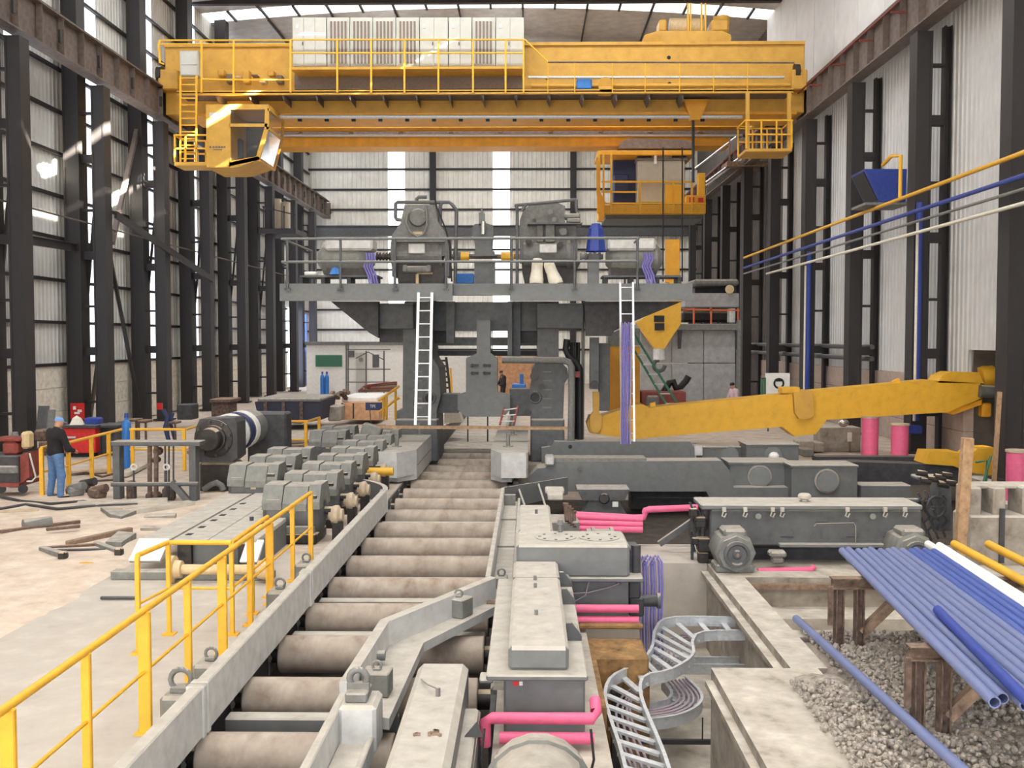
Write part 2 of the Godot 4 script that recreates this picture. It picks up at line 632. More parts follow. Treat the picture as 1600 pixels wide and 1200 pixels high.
func hall() -> void:
	# ---- left wall: a block dado, ribbed sheets on girts, a narrow translucent strip in every bay
	var wl := th("wall_left", "", "", V(XL, 0, 40))
	wl.set_meta("kind", "structure")
	for k in range(-7, 9):
		var d0 := BAY0 + 6.0 * k
		var d1 := d0 + 6.0
		var s0 := d0 + 2.25
		var s1 := s0 + 1.15
		var q := g()
		ribbed(q, V(XL, 0, d0), V(XL, 0, s0), 2.5, 20.6, Vector3.RIGHT)
		ob("cladding_panel", q, "clad_left", wl)
		q = g()
		ribbed(q, V(XL, 0, s1), V(XL, 0, d1), 2.5, 20.6, Vector3.RIGHT)
		ob("cladding_panel", q, "clad_left", wl)
		if k < 0:
			continue
		for r in 3:
			for c in 4:
				var b := g()
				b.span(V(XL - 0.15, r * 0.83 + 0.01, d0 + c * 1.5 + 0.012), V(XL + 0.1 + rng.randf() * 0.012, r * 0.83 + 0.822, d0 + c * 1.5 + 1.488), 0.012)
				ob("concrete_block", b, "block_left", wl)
	var q0 := g()
	q0.span(V(XL - 0.25, 0, -17.2), V(XL + 0.06, 2.5, 78.8))
	ob("dado", q0, "block_left", wl)
	for k in range(0, 9):
		var s0 := BAY0 + 6.0 * k + 2.25
		var q := g()
		q.span(V(XL - 0.05, 2.5, s0), V(XL - 0.01, 20.6, s0 + 1.15))
		ob("window_%d" % (k + 1), q, "strip_light", self, "", "", "", "structure")
		if k > 0:
			lamp(V(XL + 0.15, 11.0, s0 + 0.6), Vector2(1.2, 17.0), Vector3.RIGHT, STRIP_POWER, col(232, 240, 255))
	var girt := g()
	for r in 12:
		var y := 2.5 + r * 1.5
		girt.span(V(XL + 0.06, y - 0.055, 24.8), V(XL + 0.18, y + 0.055, 78.6))
	ob("trim_1", girt, "steel_black", self, "", "", "", "structure")
	# ---- far wall
	var wf := th("wall_far", "", "", V(-2, 0, 78.9))
	wf.set_meta("kind", "structure")
	var lx := P(606, 300, 78.8).x
	var rx := P(770, 300, 78.8).x
	var sw := 1.3
	var ends := [XL, lx, lx + sw, rx, rx + sw, 13.0]
	for i in [0, 2, 4]:
		var steps := 3
		for s in steps:
			var q := g()
			var xa: float = lerpf(ends[i], ends[i + 1], float(s) / steps)
			var xb: float = lerpf(ends[i], ends[i + 1], float(s + 1) / steps)
			ribbed(q, V(xa, 0, 78.9), V(xb, 0, 78.9), 0.0, 21.5, Vector3.BACK, 0.35)
			ob("cladding_panel", q, "clad_far", wf)
	var kk := 10
	for x in [lx, rx]:
		var q := g()
		q.span(V(x, 2.5, 79.0), V(x + sw, 21.5, 78.95))
		var dd := g()
		dd.span(V(x, 0, 79.0), V(x + sw, 2.5, 78.9))
		ob("dado", dd, "clad_far", wf)
		ob("window_%d" % kk, q, "skylight", self, "", "", "", "structure")
		kk += 1
		lamp(V(x + sw * 0.5, 10.0, 78.6), Vector2(1.2, 15.0), Vector3.BACK, STRIP_POWER, Color.WHITE)
	girt = g()
	for r in 11:
		var y := 2.6 + r * 1.53
		girt.span(V(XL, y - 0.07, 78.85), V(13.0, y + 0.07, 78.7))
	ob("trim_2", girt, "steel_black", self, "", "", "", "structure")
	var fb0 := g()
	fb0.ibeam(V(XL, P(800, 360, 78).y, 78.3), V(12.5, P(800, 360, 78).y, 78.3), 0.5, 0.8, 0.05)
	ob("trim_3", fb0, "grey_dark", self, "", "", "", "structure")
	for px in [676, 896]:
		var q := g()
		var x := P(px, 300, 78.2).x
		q.ibeam(V(x, 0, 78.4), V(x, 21, 78.4), 0.45, 0.4, 0.06, Vector3.BACK)
		ob("steel_column", q, "steel_black", self, "dark steel wall post on the far wall " + ("left" if px < 800 else "right") + " of the middle bright strips", "column")
	# ---- right wall
	var wr := th("wall_right", "", "", V(XR, 0, 30))
	wr.set_meta("kind", "structure")
	var door0 := 26.6
	var door1 := 29.3
	for k in range(-7, 5):
		var d0 := BAY0 + 6.0 * k
		var d1 := d0 + 6.0
		if k == 4:
			d1 = 50.8
		var q := g()
		var lo := 2.3
		if k == 0:
			ribbed(q, V(XR, 0, d1), V(XR, 0, door1), lo, 13.6, Vector3.LEFT)
			ribbed(q, V(XR, 0, door1), V(XR, 0, door0), 3.1, 13.6, Vector3.LEFT)
			ribbed(q, V(XR, 0, door0), V(XR, 0, d0), lo, 13.6, Vector3.LEFT)
		else:
			ribbed(q, V(XR, 0, d1), V(XR, 0, d0), lo, 13.6, Vector3.LEFT)
		ob("cladding_panel", q, "clad_right", wr)
		for h in 2:
			q = g()
			q.span(V(XR + 0.05, 13.62, d0 + 3 * h + 0.02), V(XR + 0.13, 20.6, d0 + 3 * h + 2.98), 0.01)
			ob("upper_panel", q, "clad_right", wr)
		if k < 0:
			q = g()
			q.span(V(XR - 0.1, 0, d0), V(XR + 0.2, 2.3, d1))
			ob("dado", q, "block_right", wr)
			continue
		for r in 3:
			for c in 4:
				var a := d0 + c * 1.5
				if k == 0 and a + 1.5 > door0 - 0.1 and a < door1 - 0.2:
					continue
				var b := g()
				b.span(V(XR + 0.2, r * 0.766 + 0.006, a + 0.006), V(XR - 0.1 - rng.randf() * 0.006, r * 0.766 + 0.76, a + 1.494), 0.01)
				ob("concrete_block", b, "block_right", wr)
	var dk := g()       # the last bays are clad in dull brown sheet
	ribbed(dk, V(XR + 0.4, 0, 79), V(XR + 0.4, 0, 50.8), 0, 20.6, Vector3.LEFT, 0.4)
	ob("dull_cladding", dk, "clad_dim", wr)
	var cor := g()      # the dark lobby behind the doorway
	cor.span(V(XR + 0.2, 0, door0 - 0.3), V(XR + 4.5, 3.6, door0 - 0.1))
	cor.span(V(XR + 0.2, 0, door1 + 0.1), V(XR + 4.5, 3.6, door1 + 0.3))
	cor.span(V(XR + 0.2, 3.4, door0 - 0.3), V(XR + 4.5, 3.6, door1 + 0.3))
	cor.span(V(XR + 4.4, 0, door0 - 0.3), V(XR + 4.6, 3.6, door1 + 0.3))
	ob("door_1", cor, "clad_dim", self, "", "", "", "structure")
	# ---- wall behind the camera
	var wn := g()
	wn.span(V(-17.6, 11.0, -17.2), V(18, 21.5, -17.5))      # above the open end of the hall
	wn.span(V(-17.6, -1.6, -17.2), V(-13.0, 11.0, -17.5))
	wn.span(V(9.0, -1.6, -17.2), V(18, 11.0, -17.5))
	wn.span(V(-13.0, -1.6, -17.2), V(9.0, 0.0, -17.5))
	ob("wall_near", wn, "clad_left", self, "", "", "", "structure")
	var wo := g()
	wo.span(V(XL - 0.35, 0, -17.4), V(XL - 0.2, 21, 79.2))
	wo.span(V(XR + 0.25, 3.7, -17.4), V(XR + 0.45, 21, 50.8))
	wo.span(V(XR + 0.55, 0, 50.6), V(XR + 0.7, 21, 79.2))
	wo.span(V(XL - 0.3, 0, 79.3), V(XR + 0.7, 22, 79.1))
	ob("wall_outer", wo, "clad_dim", self, "", "", "", "structure")
	# ---- roof: a low arch of sheets on purlins, pierced by bands of roof lights
	var ends_d := [-17.4]
	for d in SKYLIGHTS:
		ends_d.append(d - 0.8)
		ends_d.append(d + 0.8)
	ends_d.append(79.2)
	var ce := th("ceiling", "", "", V(-2, 20.3, 30))
	ce.set_meta("kind", "structure")
	var cols := 18
	for i in range(0, ends_d.size(), 2):
		if ends_d[i + 1] - ends_d[i] < 0.5:
			continue
		var q := g()
		arch(q, ends_d[i], ends_d[i + 1], cols, [10, 11, 12, 13] if absf(ends_d[i] - 18.8) < 0.1 else [])
		ob("roof_sheet", q, "roof_sheet", ce)
		var lines := g()
		for c in range(0, cols + 1, 2):
			lines.bar(roof(c / 18.0, ends_d[i]) - Vector3(0, 0.08, 0), roof(c / 18.0, ends_d[i + 1]) - Vector3(0, 0.08, 0), 0.07, 0.14)
		ob("purlin", lines, "steel_black", ce)
	for d in [3.0, 15.0, 45.5, 51.6, 60.5, 72.5]:
		var q := g()
		q.span(V(XL, 20.05, d - 0.15), V(XR, 20.5, d + 0.15))
		ob("roof_beam", q, "steel_black", ce)
	var sn := 12
	for d in SKYLIGHTS:
		var wn2 := th("window_%d" % sn, "", "", V(-2, 20, d))
		sn += 1
		wn2.set_meta("kind", "structure")
		for c in cols:
			var q := g()
			q.ext([Vector2(0, -0.8), Vector2(1, -0.8), Vector2(1, 0.8), Vector2(0, 0.8)], roof((c + 0.002) / 18.0, d) + Vector3(0, 0.02, 0), roof((c + 0.998) / 18.0, d) - roof((c + 0.002) / 18.0, d), Vector3.BACK, Vector3(0, 0.04, 0))
			ob("pane", q, "skylight", wn2)
			q = g()
			q.box(roof(float(c) / 18.0, d), Vector3(0.12, 0.14, 1.66))
			ob("glazing_bar", q, "steel_black", wn2)
	# ---- columns in two legs, tied by battens, with the crane runway on the inner leg
	for side in [-1, 1]:
		var xi := -15.3 if side < 0 else 11.6
		var xo := -16.25 if side < 0 else 12.25
		for k in range(-1, 9):
			var d := BAY0 + 6.0 * k
			if side < 0 and k < 0:
				continue
			var t := th("steel_column", "", "", V(xi, 0, d), "crane columns along the " + ("left" if side < 0 else "right") + " wall")
			var pos := ["nearest the camera", "second from the camera", "third from the camera", "fourth from the camera", "fifth from the camera", "sixth from the camera", "seventh from the camera", "eighth from the camera", "ninth from the camera", "tenth from the camera"]
			metas(t, "dark twin-legged steel crane column against the %s wall, %s" % ["left" if side < 0 else "right", pos[k + (0 if side < 0 else 1)]], "column")
			var q := g()
			q.ibeam(V(xi, 0, d), V(xi, 12.4, d), 0.6, 0.46, 0.06, Vector3.RIGHT)
			q.span(V(xi - 0.2, 0.0, d - 0.28), V(xi + 0.2, 12.4, d - 0.24))
			q.span(V(xi - 0.35, 0, d - 0.4), V(xi + 0.35, 0.06, d + 0.4))
			ob("crane_leg", q, "steel_black", t)
			q = g()
			if side < 0:
				q.ibeam(V(xo, 0, d), V(xo, 20.6, d), 0.7, 0.56, 0.07, Vector3.RIGHT)
				q.span(V(xo - 0.25, 0.0, d - 0.33), V(xo + 0.25, 20.6, d - 0.29))
			else:
				q.ibeam(V(xo + 0.1, 0, d), V(xo + 0.1, 12.6, d), 0.3, 0.2, 0.03, Vector3.RIGHT)
			ob("wall_leg", q, "steel_black", t)
			for b in 7:
				q = g()
				q.span(V(minf(xi, xo), 1.1 + b * 1.72, d - 0.12), V(maxf(xi, xo), 1.1 + b * 1.72 + (0.3 if b % 2 else 0.08), d + 0.1))
				ob("batten", q, "steel_black", t)
			q = g()
			if k == -1 or k == 8:
				continue
			q.bar(V(xo, 2.6 + 0.8 * (k % 2), d + 0.3), V(xi, 12.2, d + 0.3), 0.08, 0.1)
			if side < 0:
				ob("brace", q, "steel_black", t)
		var rb := th("runway_beam", "dark riveted crane runway girder along the %s wall, carried on the inner column legs" % ("left" if side < 0 else "right"), "girder", V(xi, 12.5, 40), "crane runway girders")
		var q := g()
		q.ibeam(V(xi, 13.2, 6), V(xi, 13.2, 78), 0.5, 1.3, 0.05)
		ob("girder", q, "steel_brown", rb)
		q = g()
		q.bar(V(xi, 13.94, 6), V(xi, 13.94, 78), 0.09, 0.14)
		ob("rail", q, "steel_black", rb)
		for i in 48:
			q = g()
			var d := 8.0 + i * 1.5
			q.span(V(xi - 0.22, 12.6, d), V(xi + 0.22, 13.8, d + 0.03))
			ob("stiffener", q, "steel_brown", rb)
		q = g()
		if side > 0:
			q.cyl(V(xi - 0.45, 13.55, 8), V(xi - 0.45, 13.55, 76), 0.035, -1, 6)
			for i in 24:
				q.bar(V(xi - 0.5, 13.4, 8 + i * 3), V(xi, 13.4, 8 + i * 3), 0.06, 0.06)
			ob("conductor_bar", q, "red_brown", rb)
		else:
			for i in 24:
				q.span(V(xi + 0.25, 12.9, 9 + i * 3), V(xi + 0.33, 13.3, 9.12 + i * 3))
			ob("hanger", q, "steel_black", rb)
	# long horizontal braces and pipes on the left columns
	var sp := g()
	sp.cyl(V(-15.75, 7.55, 28), V(-15.75, 7.55, 70), 0.03, -1, 6)
	ob("service_pipe", sp, "steel_brown", self, "thin brown service pipe running along the left columns", "pipe")
	var lb := g()
	lb.chan(P(44, 375, 31.4), P(170, 395, 41.0), 0.12, 0.28, 0.02)
	ob("bracing_beam", lb, "steel_black", self, "dark horizontal steel beam tying the nearest left columns together", "beam")
	lb = g()
	lb.bar(V(-14.9, 7.9, 37.0), V(-14.9, 6.2, 48.4), 0.1, 0.26)
	ob("bracing_beam", lb, "steel_black", self, "sloping dark steel beam between the second and fourth left columns", "beam")
	lb = g()
	lb.bar(P(172, 400, 38.2), P(218, 640, 41.5), 0.12, 0.12)
	ob("diagonal_strut", lb, "steel_black", self, "thin dark diagonal strut leaning between the second and third left columns", "strut")
	lb = g()
	lb.bar(P(218, 185, 43.0), P(175, 380, 38.8), 0.16, 0.2)
	ob("diagonal_strut", lb, "steel_brown", self, "pale brown diagonal strut crossing the sunlit sheets of the left wall", "strut")
	lb = g()
	lb.bar(P(140, 660, 38.4), P(166, 470, 38.0), 0.12, 0.1)
	ob("diagonal_strut", lb, "steel_brown", self, "brown strut leaning at the foot of the second left column", "strut")

const STRIP_POWER := 1.0

func roof(t: float, d: float) -> Vector3:
	var x := lerpf(XL - 0.3, XR + 0.7, t)
	return V(x, 20.1 + 0.75 * (1.0 - pow(2.0 * t - 1.0, 2.0)), d)

func arch(q: G, d0: float, d1: float, cols: int, gap := []) -> void:
	if gap.size():                       # here two slipped sheets leave narrow slanting gaps that let the sun in
		var x0 := roof(gap[0] / 18.0, 0).x
		var x1 := roof((gap[-1] + 1) / 18.0, 0).x
		var whole := PackedVector2Array([Vector2(x0, d0), Vector2(x1, d0), Vector2(x1, d1), Vector2(x0, d1)])
		var left := [whole]
		for cut in [[Vector2(3.95, 22.9), Vector2(1.3, 29.2)], [Vector2(4.93, 27.0), Vector2(2.0, 34.2)]]:
			var w := Vector2(0.22, 0.08)
			var hole := PackedVector2Array([cut[0] - w, cut[0] + w, cut[1] + w, cut[1] - w])
			var mid: float = cut[0].y
			var next := []
			for pc in left:
				for half in [PackedVector2Array([Vector2(-99, -99), Vector2(99, -99), Vector2(99, (cut[0].y + cut[1].y) * 0.5), Vector2(-99, (cut[0].y + cut[1].y) * 0.5)]), PackedVector2Array([Vector2(-99, (cut[0].y + cut[1].y) * 0.5), Vector2(99, (cut[0].y + cut[1].y) * 0.5), Vector2(99, 199), Vector2(-99, 199)])]:
					for a in Geometry2D.intersect_polygons(pc, half):
						next.append_array(Geometry2D.clip_polygons(a, hole))
			left = next
		for f in left:
			q.ext(Array(f), V(0, 20.78, 0), Vector3.RIGHT, Vector3.FORWARD, Vector3(0, 0.06, 0))
	for c in cols:
		if c in gap:
			continue
		var a := roof(float(c) / cols, d0)
		var b := roof(float(c + 1) / cols, d0)
		var s := Vector3(0, 0, d0 - d1)
		var up := Vector3(0, 0.15, 0)
		var m := Vector3(-(b - a).y, (b - a).x, 0).normalized()
		q.quad(a, b, b + s, a + s, -m)
		q.quad(a + up, b + up, b + up + s, a + up + s, m)
		q.quad(a, b, b + up, a + up, Vector3.BACK)
		q.quad(a + s, b + s, b + up + s, a + up + s, Vector3.FORWARD)


func slab(called: String, x0: float, x1: float, d0: float, d1: float, top: float, bottom: float, m: String, kind := "structure") -> MeshInstance3D:
	var q := g()
	q.span(V(x0, bottom, d0), V(x1, top, d1))
	return ob(called, q, m, self, "", "", "", kind)


func rough_ground(called: String, x0: float, x1: float, d0: float, d1: float, top: float, bumps: float, step: float, m: String) -> MeshInstance3D:
	var nz := FastNoiseLite.new()
	nz.seed = called.hash() % 500
	nz.frequency = 0.25
	nz.fractal_octaves = 5
	nz.fractal_gain = 0.6
	var q := g()
	var nx := int((x1 - x0) / step)
	var nd := int((d1 - d0) / step)
	var hs := PackedFloat32Array()
	for i in nx + 1:
		for j in nd + 1:
			var edge := minf(minf(i, nx - i), minf(j, nd - j)) * step / 0.7
			edge = clampf(edge + 0.5 * nz.get_noise_2d(i * step * 3.0 + 90.0, j * step * 3.0), 0.0, 1.0)
			if m == "gravel" and x0 + i * step < 3.12 and d0 + j * step > 10.2:     # the pit walls stay clear of gravel
				edge = 0.0
			hs.append(lerpf(-0.06, top + bumps * nz.get_noise_2d(i * step * 2.0, j * step * 2.0), edge * edge * (3.0 - 2.0 * edge)))
	for i in nx:
		for j in nd:
			if m == "gravel" and x0 + i * step < 3.0 and d0 + j * step > 10.3:
				continue
			var c := []
			var m2 := []
			for e in [[0, 0], [1, 0], [1, 1], [0, 1]]:
				var a: int = i + e[0]
				var b: int = j + e[1]
				c.append(V(x0 + a * step, hs[a * (nd + 1) + b], d0 + b * step))
				var hx := hs[mini(a + 1, nx) * (nd + 1) + b] - hs[maxi(a - 1, 0) * (nd + 1) + b]
				var hd := hs[a * (nd + 1) + mini(b + 1, nd)] - hs[a * (nd + 1) + maxi(b - 1, 0)]
				m2.append(Vector3(-hx, 2 * step, hd).normalized())
			q.soft(c[0], c[1], c[2], c[3], m2[0], m2[1], m2[2], m2[3])
	return ob(called, q, m, self, "", "", "", "structure")


func floors() -> void:
	slab("floor", -17.5, -6.0, -17.4, 79.0, -0.03, -1.6, "floor_dusty")
	rough_ground("floor", -16.6, -5.6, 5.0, 23.0, 0.03, 0.05, 0.2, "sand")
	slab("floor", -6.0, -2.98, -17.4, 16.0, 0.0, -1.6, "concrete_path")
	slab("floor", -6.0, -2.98, 16.0, 79.0, 0.0, -1.6, "floor_dusty")
	slab("floor", -2.98, -0.3, -17.4, 31.5, -1.05, -1.6, "dirt_dark")
	slab("floor", -2.98, -0.3, 31.5, 79.0, -0.05, -1.6, "concrete_path")
	slab("floor", -0.3, 0.69, -17.4, 15.46, -0.06, -1.6, "concrete")
	slab("floor", 0.69, 2.9, -17.4, 15.46, -1.3, -1.6, "concrete")
	slab("floor", -0.3, 17.5, 15.46, 16.9, 0.0, -1.6, "concrete_path")
	slab("floor", -0.3, 12.4, 16.9, 27.6, -0.95, -1.6, "dirt_dark")
	slab("floor", 12.4, 17.5, 16.9, 27.6, 0.0, -1.6, "floor_dusty")
	slab("floor", -0.3, 17.5, 27.6, 30.0, 0.0, -1.6, "floor_dusty")
	slab("trim_8", 9.85, 10.8, 21.1, 22.1, 0.0, -0.95, "concrete_grey")
	slab("trim_9", 10.9, 12.4, 23.9, 25.6, 0.0, -0.95, "concrete_grey")
	slab("floor", -0.3, 17.5, 30.0, 79.0, 0.0, -1.6, "floor_dusty")
	slab("floor", 1.9, 3.0, -17.4, 10.5, 0.0, -1.5, "concrete_grey")
	slab("floor", 2.72, 3.1, 10.5, 15.46, 0.0, -1.5, "concrete_grey")
	slab("floor", 3.1, 17.5, 14.55, 15.46, 0.0, -1.5, "concrete_grey")
	slab("floor", 3.1, 17.5, 11.9, 14.55, -0.85, -1.6, "concrete_grey")
	slab("floor", 3.1, 17.5, 11.6, 11.9, 0.0, -1.5, "concrete_grey")
	slab("floor", 3.0, 17.5, -17.4, 11.6, -0.2, -1.6, "dirt_dark")
	rough_ground("floor", 2.35, 14.0, 5.0, 11.9, 0.05, 0.1, 0.1, "gravel")
	slab("trim_4", 3.1, 17.5, 13.9, 14.55, -0.42, -0.9, "concrete")
	slab("trim_5", 3.1, 17.5, 14.47, 14.54, -0.08, -0.16, "rust_light")
	slab("trim_6", 2.62, 2.74, 10.6, 15.4, -0.1, -0.16, "concrete_grey")
	slab("trim_7", 1.82, 1.92, 4.0, 10.4, -0.1, -0.16, "concrete_grey")


const ORD := ["nearest the camera", "second from the camera", "third from the camera", "fourth from the camera", "fifth from the camera", "sixth from the camera", "seventh from the camera", "eighth from the camera", "ninth from the camera", "tenth from the camera", "eleventh from the camera", "twelfth from the camera", "thirteenth from the camera", "fourteenth from the camera", "fifteenth from the camera", "sixteenth from the camera", "seventeenth from the camera", "eighteenth from the camera"]

func eye_lug(q: G, at: Vector3, r: float, t: float, ax := Vector3.BACK) -> G:
	q.ring(at + Vector3(0, r, 0), ax, r, t, 14)
	return q.box(at + Vector3(0, t * 0.6, 0), Vector3(r * 1.6, t * 1.6, r * 1.6))


func roller_table() -> void:
	# ---- rolls
	for k in 17:
		var d := 7.21 + 1.452 * k
		var xr := -1.15 if d < 9.0 else -0.5
		var t := th("table_roll", "dusty brown steel roll of the roller table, " + ORD[k], "roll", V(-1.66, -0.42, d), "roller table rolls")
		var q := g()
		q.lathe(V(-2.83, -0.21, d), Vector3.RIGHT, [Vector2(0.13, -0.0), Vector2(0.2, 0), Vector2(0.21, 0.012), Vector2(0.21, xr + 2.818), Vector2(0.2, xr + 2.83), Vector2(0.12, xr + 2.83)], 36)
		ob("barrel", q, "roll", t)
		for s in [-1, 1]:
			q = g()
			var x := -2.83 if s < 0 else xr
			q.cyl(V(x, -0.21, d), V(x + s * 0.2, -0.21, d), 0.1, -1, 14)
			ob("neck", q, "oily", t)
			q = g()
			var xa: float = x + s * (0.1 if s < 0 else 0.13)
			var xb: float = x + s * (0.13 if s < 0 else 0.31)
			if k > 12: xb = xa + s * 0.1
			q.span(V(xa, -0.42, d - 0.15), V(xb, -0.03, d + 0.15), 0.03)
			q.cyl(V((xa + xb) * 0.5, -0.21, d - 0.17), V((xa + xb) * 0.5, -0.21, d - 0.16), 0.05, -1, 8)
			ob("bearing_block", q, "grey_motor", t)
	# separators lying between some of the rolls
	var n := 0
	for d in [6.5, 9.34, 12.0, 13.58, 19.4]:
		var q := g()
		q.span(V(-2.8, -0.3, d - 0.09), V(-0.5 if d > 9.5 else -1.2, -0.09, d + 0.09), 0.015)
		q.span(V(-2.8, -0.32, d - 0.04), V(-0.5 if d > 9.5 else -1.2, -0.28, d + 0.14))
		ob("cross_beam", q, "grey_paint", self, "dust-topped grey cross beam lying between two table rolls, " + ORD[n], "beam", "cross beams between the rolls")
		n += 1
	for s in 2:
		var q := g()
		var x := -2.97 if s == 0 else -0.36
		if s == 0:
			q.span(V(x, -1.04, 5.0), V(x + 0.03, 0.0, 30.0))
		else:
			q.span(V(x, -1.04, 9.2), V(x + 0.05, -0.1, 30.0))
		ob("side_girder", q, "grey_deep", self, "long dark side frame under the %s ends of the table rolls" % ["left", "right"][s], "girder")
	# ---- left side guard: three plates in a row and a flared end
	var seams := [5.2, 8.58, 12.85, 19.9]
	for i in 3:
		var t := th("side_guard", "pale grey straight side guard plate along the left of the rolls, " + ["nearest piece", "middle piece", "farthest straight piece"][i], "guard plate", V(-2.8, 0.05, (seams[i] + seams[i + 1]) * 0.5), "left side guard plates")
		var q := g()
		q.span(V(-2.87, 0.03, seams[i] + 0.02), V(-2.75, 0.46, seams[i + 1] - 0.02), 0.012)
		ob("plate", q, "grey_pale", t)
		q = g()
		q.span(V(-3.14, 0.02, seams[i] + 0.02), V(-2.872, 0.09, seams[i + 1] - 0.02))
		var k := 6
		for j in k:
			var d := lerpf(seams[i] + 0.4, seams[i + 1] - 0.4, float(j) / (k - 1))
			q.ext([Vector2(0, 0), Vector2(0.22, 0), Vector2(0, 0.3)], V(-2.872, 0.09, d), Vector3.LEFT, Vector3.UP, Vector3(0, 0, -0.03))
		ob("foot_flange", q, "grey_motor", t)
		for e in [seams[i] + 0.02, seams[i + 1] - 0.1]:
			q = g()
			q.span(V(-2.89, 0.02, e), V(-2.735, 0.47, e + 0.08), 0.01)
			ob("joint_strip", q, "grey_pale", t)
	var fl := th("flared_guard", "pale grey curved end of the left side guard, flaring outwards before the mill", "guard plate", V(-3.2, 0, 20.8))
	for part in 2:
		var q := g()
		var line := []
		for i in 9:
			var u := i / 8.0
			line.append(Vector2(-2.8 - 0.1 * u - 0.95 * u * u, 19.92 + 2.0 * u - 0.25 * u * u))
		for i in 8:
			var a: Vector2 = line[i]
			var b: Vector2 = line[i + 1]
			if part == 0:
				q.bar(V(a.x, 0.25, a.y), V(b.x, 0.25, b.y), 0.1, 0.42)
			else:
				q.bar(V(a.x - 0.16, 0.06, a.y + 0.0), V(b.x - 0.16, 0.06, b.y + 0.0), 0.22, 0.06)
		ob(["plate", "foot_flange"][part], q, ["grey_paint", "grey_motor"][part], fl)
	var lugs := [[-3.02, 8.75, 0.09, 0.025], [-3.02, 9.6, 0.055, 0.016], [-3.04, 12.4, 0.06, 0.016], [-3.04, 13.9, 0.055, 0.014]]
	for i in 4:
		var L: Array = lugs[i]
		var t := th("anchor_block", "grey anchor block with a lifting eye behind the left side guard, " + ORD[i], "block", V(L[0], 0.09, L[1]), "anchor blocks with lifting eyes")
		var q := g()
		q.span(V(L[0] - 0.14, 0.09, L[1] - 0.16), V(L[0] + 0.12, 0.34, L[1] + 0.16), 0.03)
		ob("block", q, "grey_motor", t)
		q = g()
		eye_lug(q, V(L[0], 0.35, L[1]), L[2], L[3])
		ob("lifting_eye", q, "grey_worn", t)
	# ---- right side guard, far part
	var rg := th("side_guard", "pale grey side guard plate with a broad dusty flange, right of the far rolls", "guard plate", V(-0.35, 0, 16.4))
	var q := g()
	q.span(V(-0.53, 0.03, 12.65), V(-0.46, 0.46, 20.2), 0.01)
	ob("plate", q, "grey_pale", rg)
	q = g()
	q.span(V(-0.458, 0.1, 12.95), V(-0.2, 0.2, 20.1), 0.01)
	q.span(V(-0.2, 0.08, 13.6), V(-0.15, 0.27, 20.1), 0.01)
	ob("flange", q, "grey_pale", rg)
	q = g()
	q.span(V(-0.46, 0.1, 12.5), V(-0.1, 0.22, 13.3), 0.012)
	ob("end_shoe", q, "grey_pale", rg)
	q = g()
	q.span(V(-0.42, 0.22, 12.9), V(-0.26, 0.36, 13.15), 0.01)
	eye_lug(q, V(-0.34, 0.36, 13.05), 0.045, 0.013)
	ob("lifting_eye", q, "grey_motor", rg)
	for d in [15.2, 17.5]:
		q = g()
		q.cyl(V(-0.46, 0.3, d), V(-0.2, 0.3, d), 0.015, -1, 6)
		ob("tie_rod", q, "grey_motor", rg)
	q = g()
	q.span(V(-0.46, 0.2, 19.6), V(-0.24, 0.4, 19.75))
	ob("stop_block", q, "grey_motor", rg)
	var rf := th("flared_guard", "grey slanting end plate of the right side guard, propped by two stays", "guard plate", V(0.1, 0, 21.2))
	q = g()
	q.ext([Vector2(0, 0.02), Vector2(2.4, 0.02), Vector2(2.4, 0.4), Vector2(0, 0.46)], V(-0.5, 0, 20.22), Vector3(1.35, 0, -2.0).normalized(), Vector3.UP, Vector3(0.03, 0, 0.02))
	ob("plate", q, "grey_paint", rf)
	for i in 2:
		q = g()
		q.cyl(V(-0.2 + 0.42 * i, 0.38, 20.8 + 0.45 * i), V(0.0 + 0.38 * i, 0.1, 19.2), 0.022, -1, 8)
		ob("stay", q, "dust", rf)
	# ---- the cranked guard in the foreground
	var kg := th("cranked_guard", "pale grey cranked side guard bending across the rolls in the foreground", "guard plate", V(-1.0, 0, 10.6))
	var ci := [Vector2(-0.39, 12.6), Vector2(-1.47, 10.56), Vector2(-1.54, 8.66)]
	q = g()
	strip(q, [Vector2(-0.47, 12.6), Vector2(-1.55, 10.6), Vector2(-1.62, 8.66)], [Vector2(-0.39, 12.52), Vector2(-1.45, 10.54), Vector2(-1.52, 8.66)], 0.06, 0.46)
	ob("plate", q, "grey_pale", kg)
	q = g()
	strip(q, [Vector2(-0.385, 12.55), Vector2(-1.445, 10.56), Vector2(-1.515, 8.62)], [Vector2(-0.16, 12.62), Vector2(-1.1, 10.66), Vector2(-1.17, 8.5)], 0.1, 0.2)
	q.ext([Vector2(-0.16, 12.62), Vector2(-0.06, 12.85), Vector2(-0.2, 13.0), Vector2(-0.4, 12.56)], V(0, 0.1, 0), Vector3.RIGHT, Vector3.FORWARD, Vector3(0, 0.1, 0))
	ob("flange", q, "grey_pale", kg)
	var spots := [[-0.8, 11.72, 0.042], [-1.36, 9.1, 0.04]]
	for s in spots:
		q = g()
		q.box(V(s[0], 0.31, s[1]), Vector3(0.25, 0.22, 0.24), 0.012, Basis(Vector3.UP, -0.5 if s[1] > 10 else -0.05))
		eye_lug(q, V(s[0], 0.42, s[1]), s[2], 0.012)
		ob("lug_block", q, "grey_motor", kg)
	q = g()
	q.box(V(-0.42, 0.205, 12.3), Vector3(0.16, 0.03, 0.12), 0.0)
	ob("rusty_pad", q, "rust_light", kg)
	q = g()
	q.cyl(V(-1.48, 0.3, 9.9), V(-1.4, 0.3, 9.9), 0.05, -1, 10)
	q.cyl(V(-1.2, -0.9, 11.8), V(-1.2, 0.1, 11.8), 0.09, -1, 10)
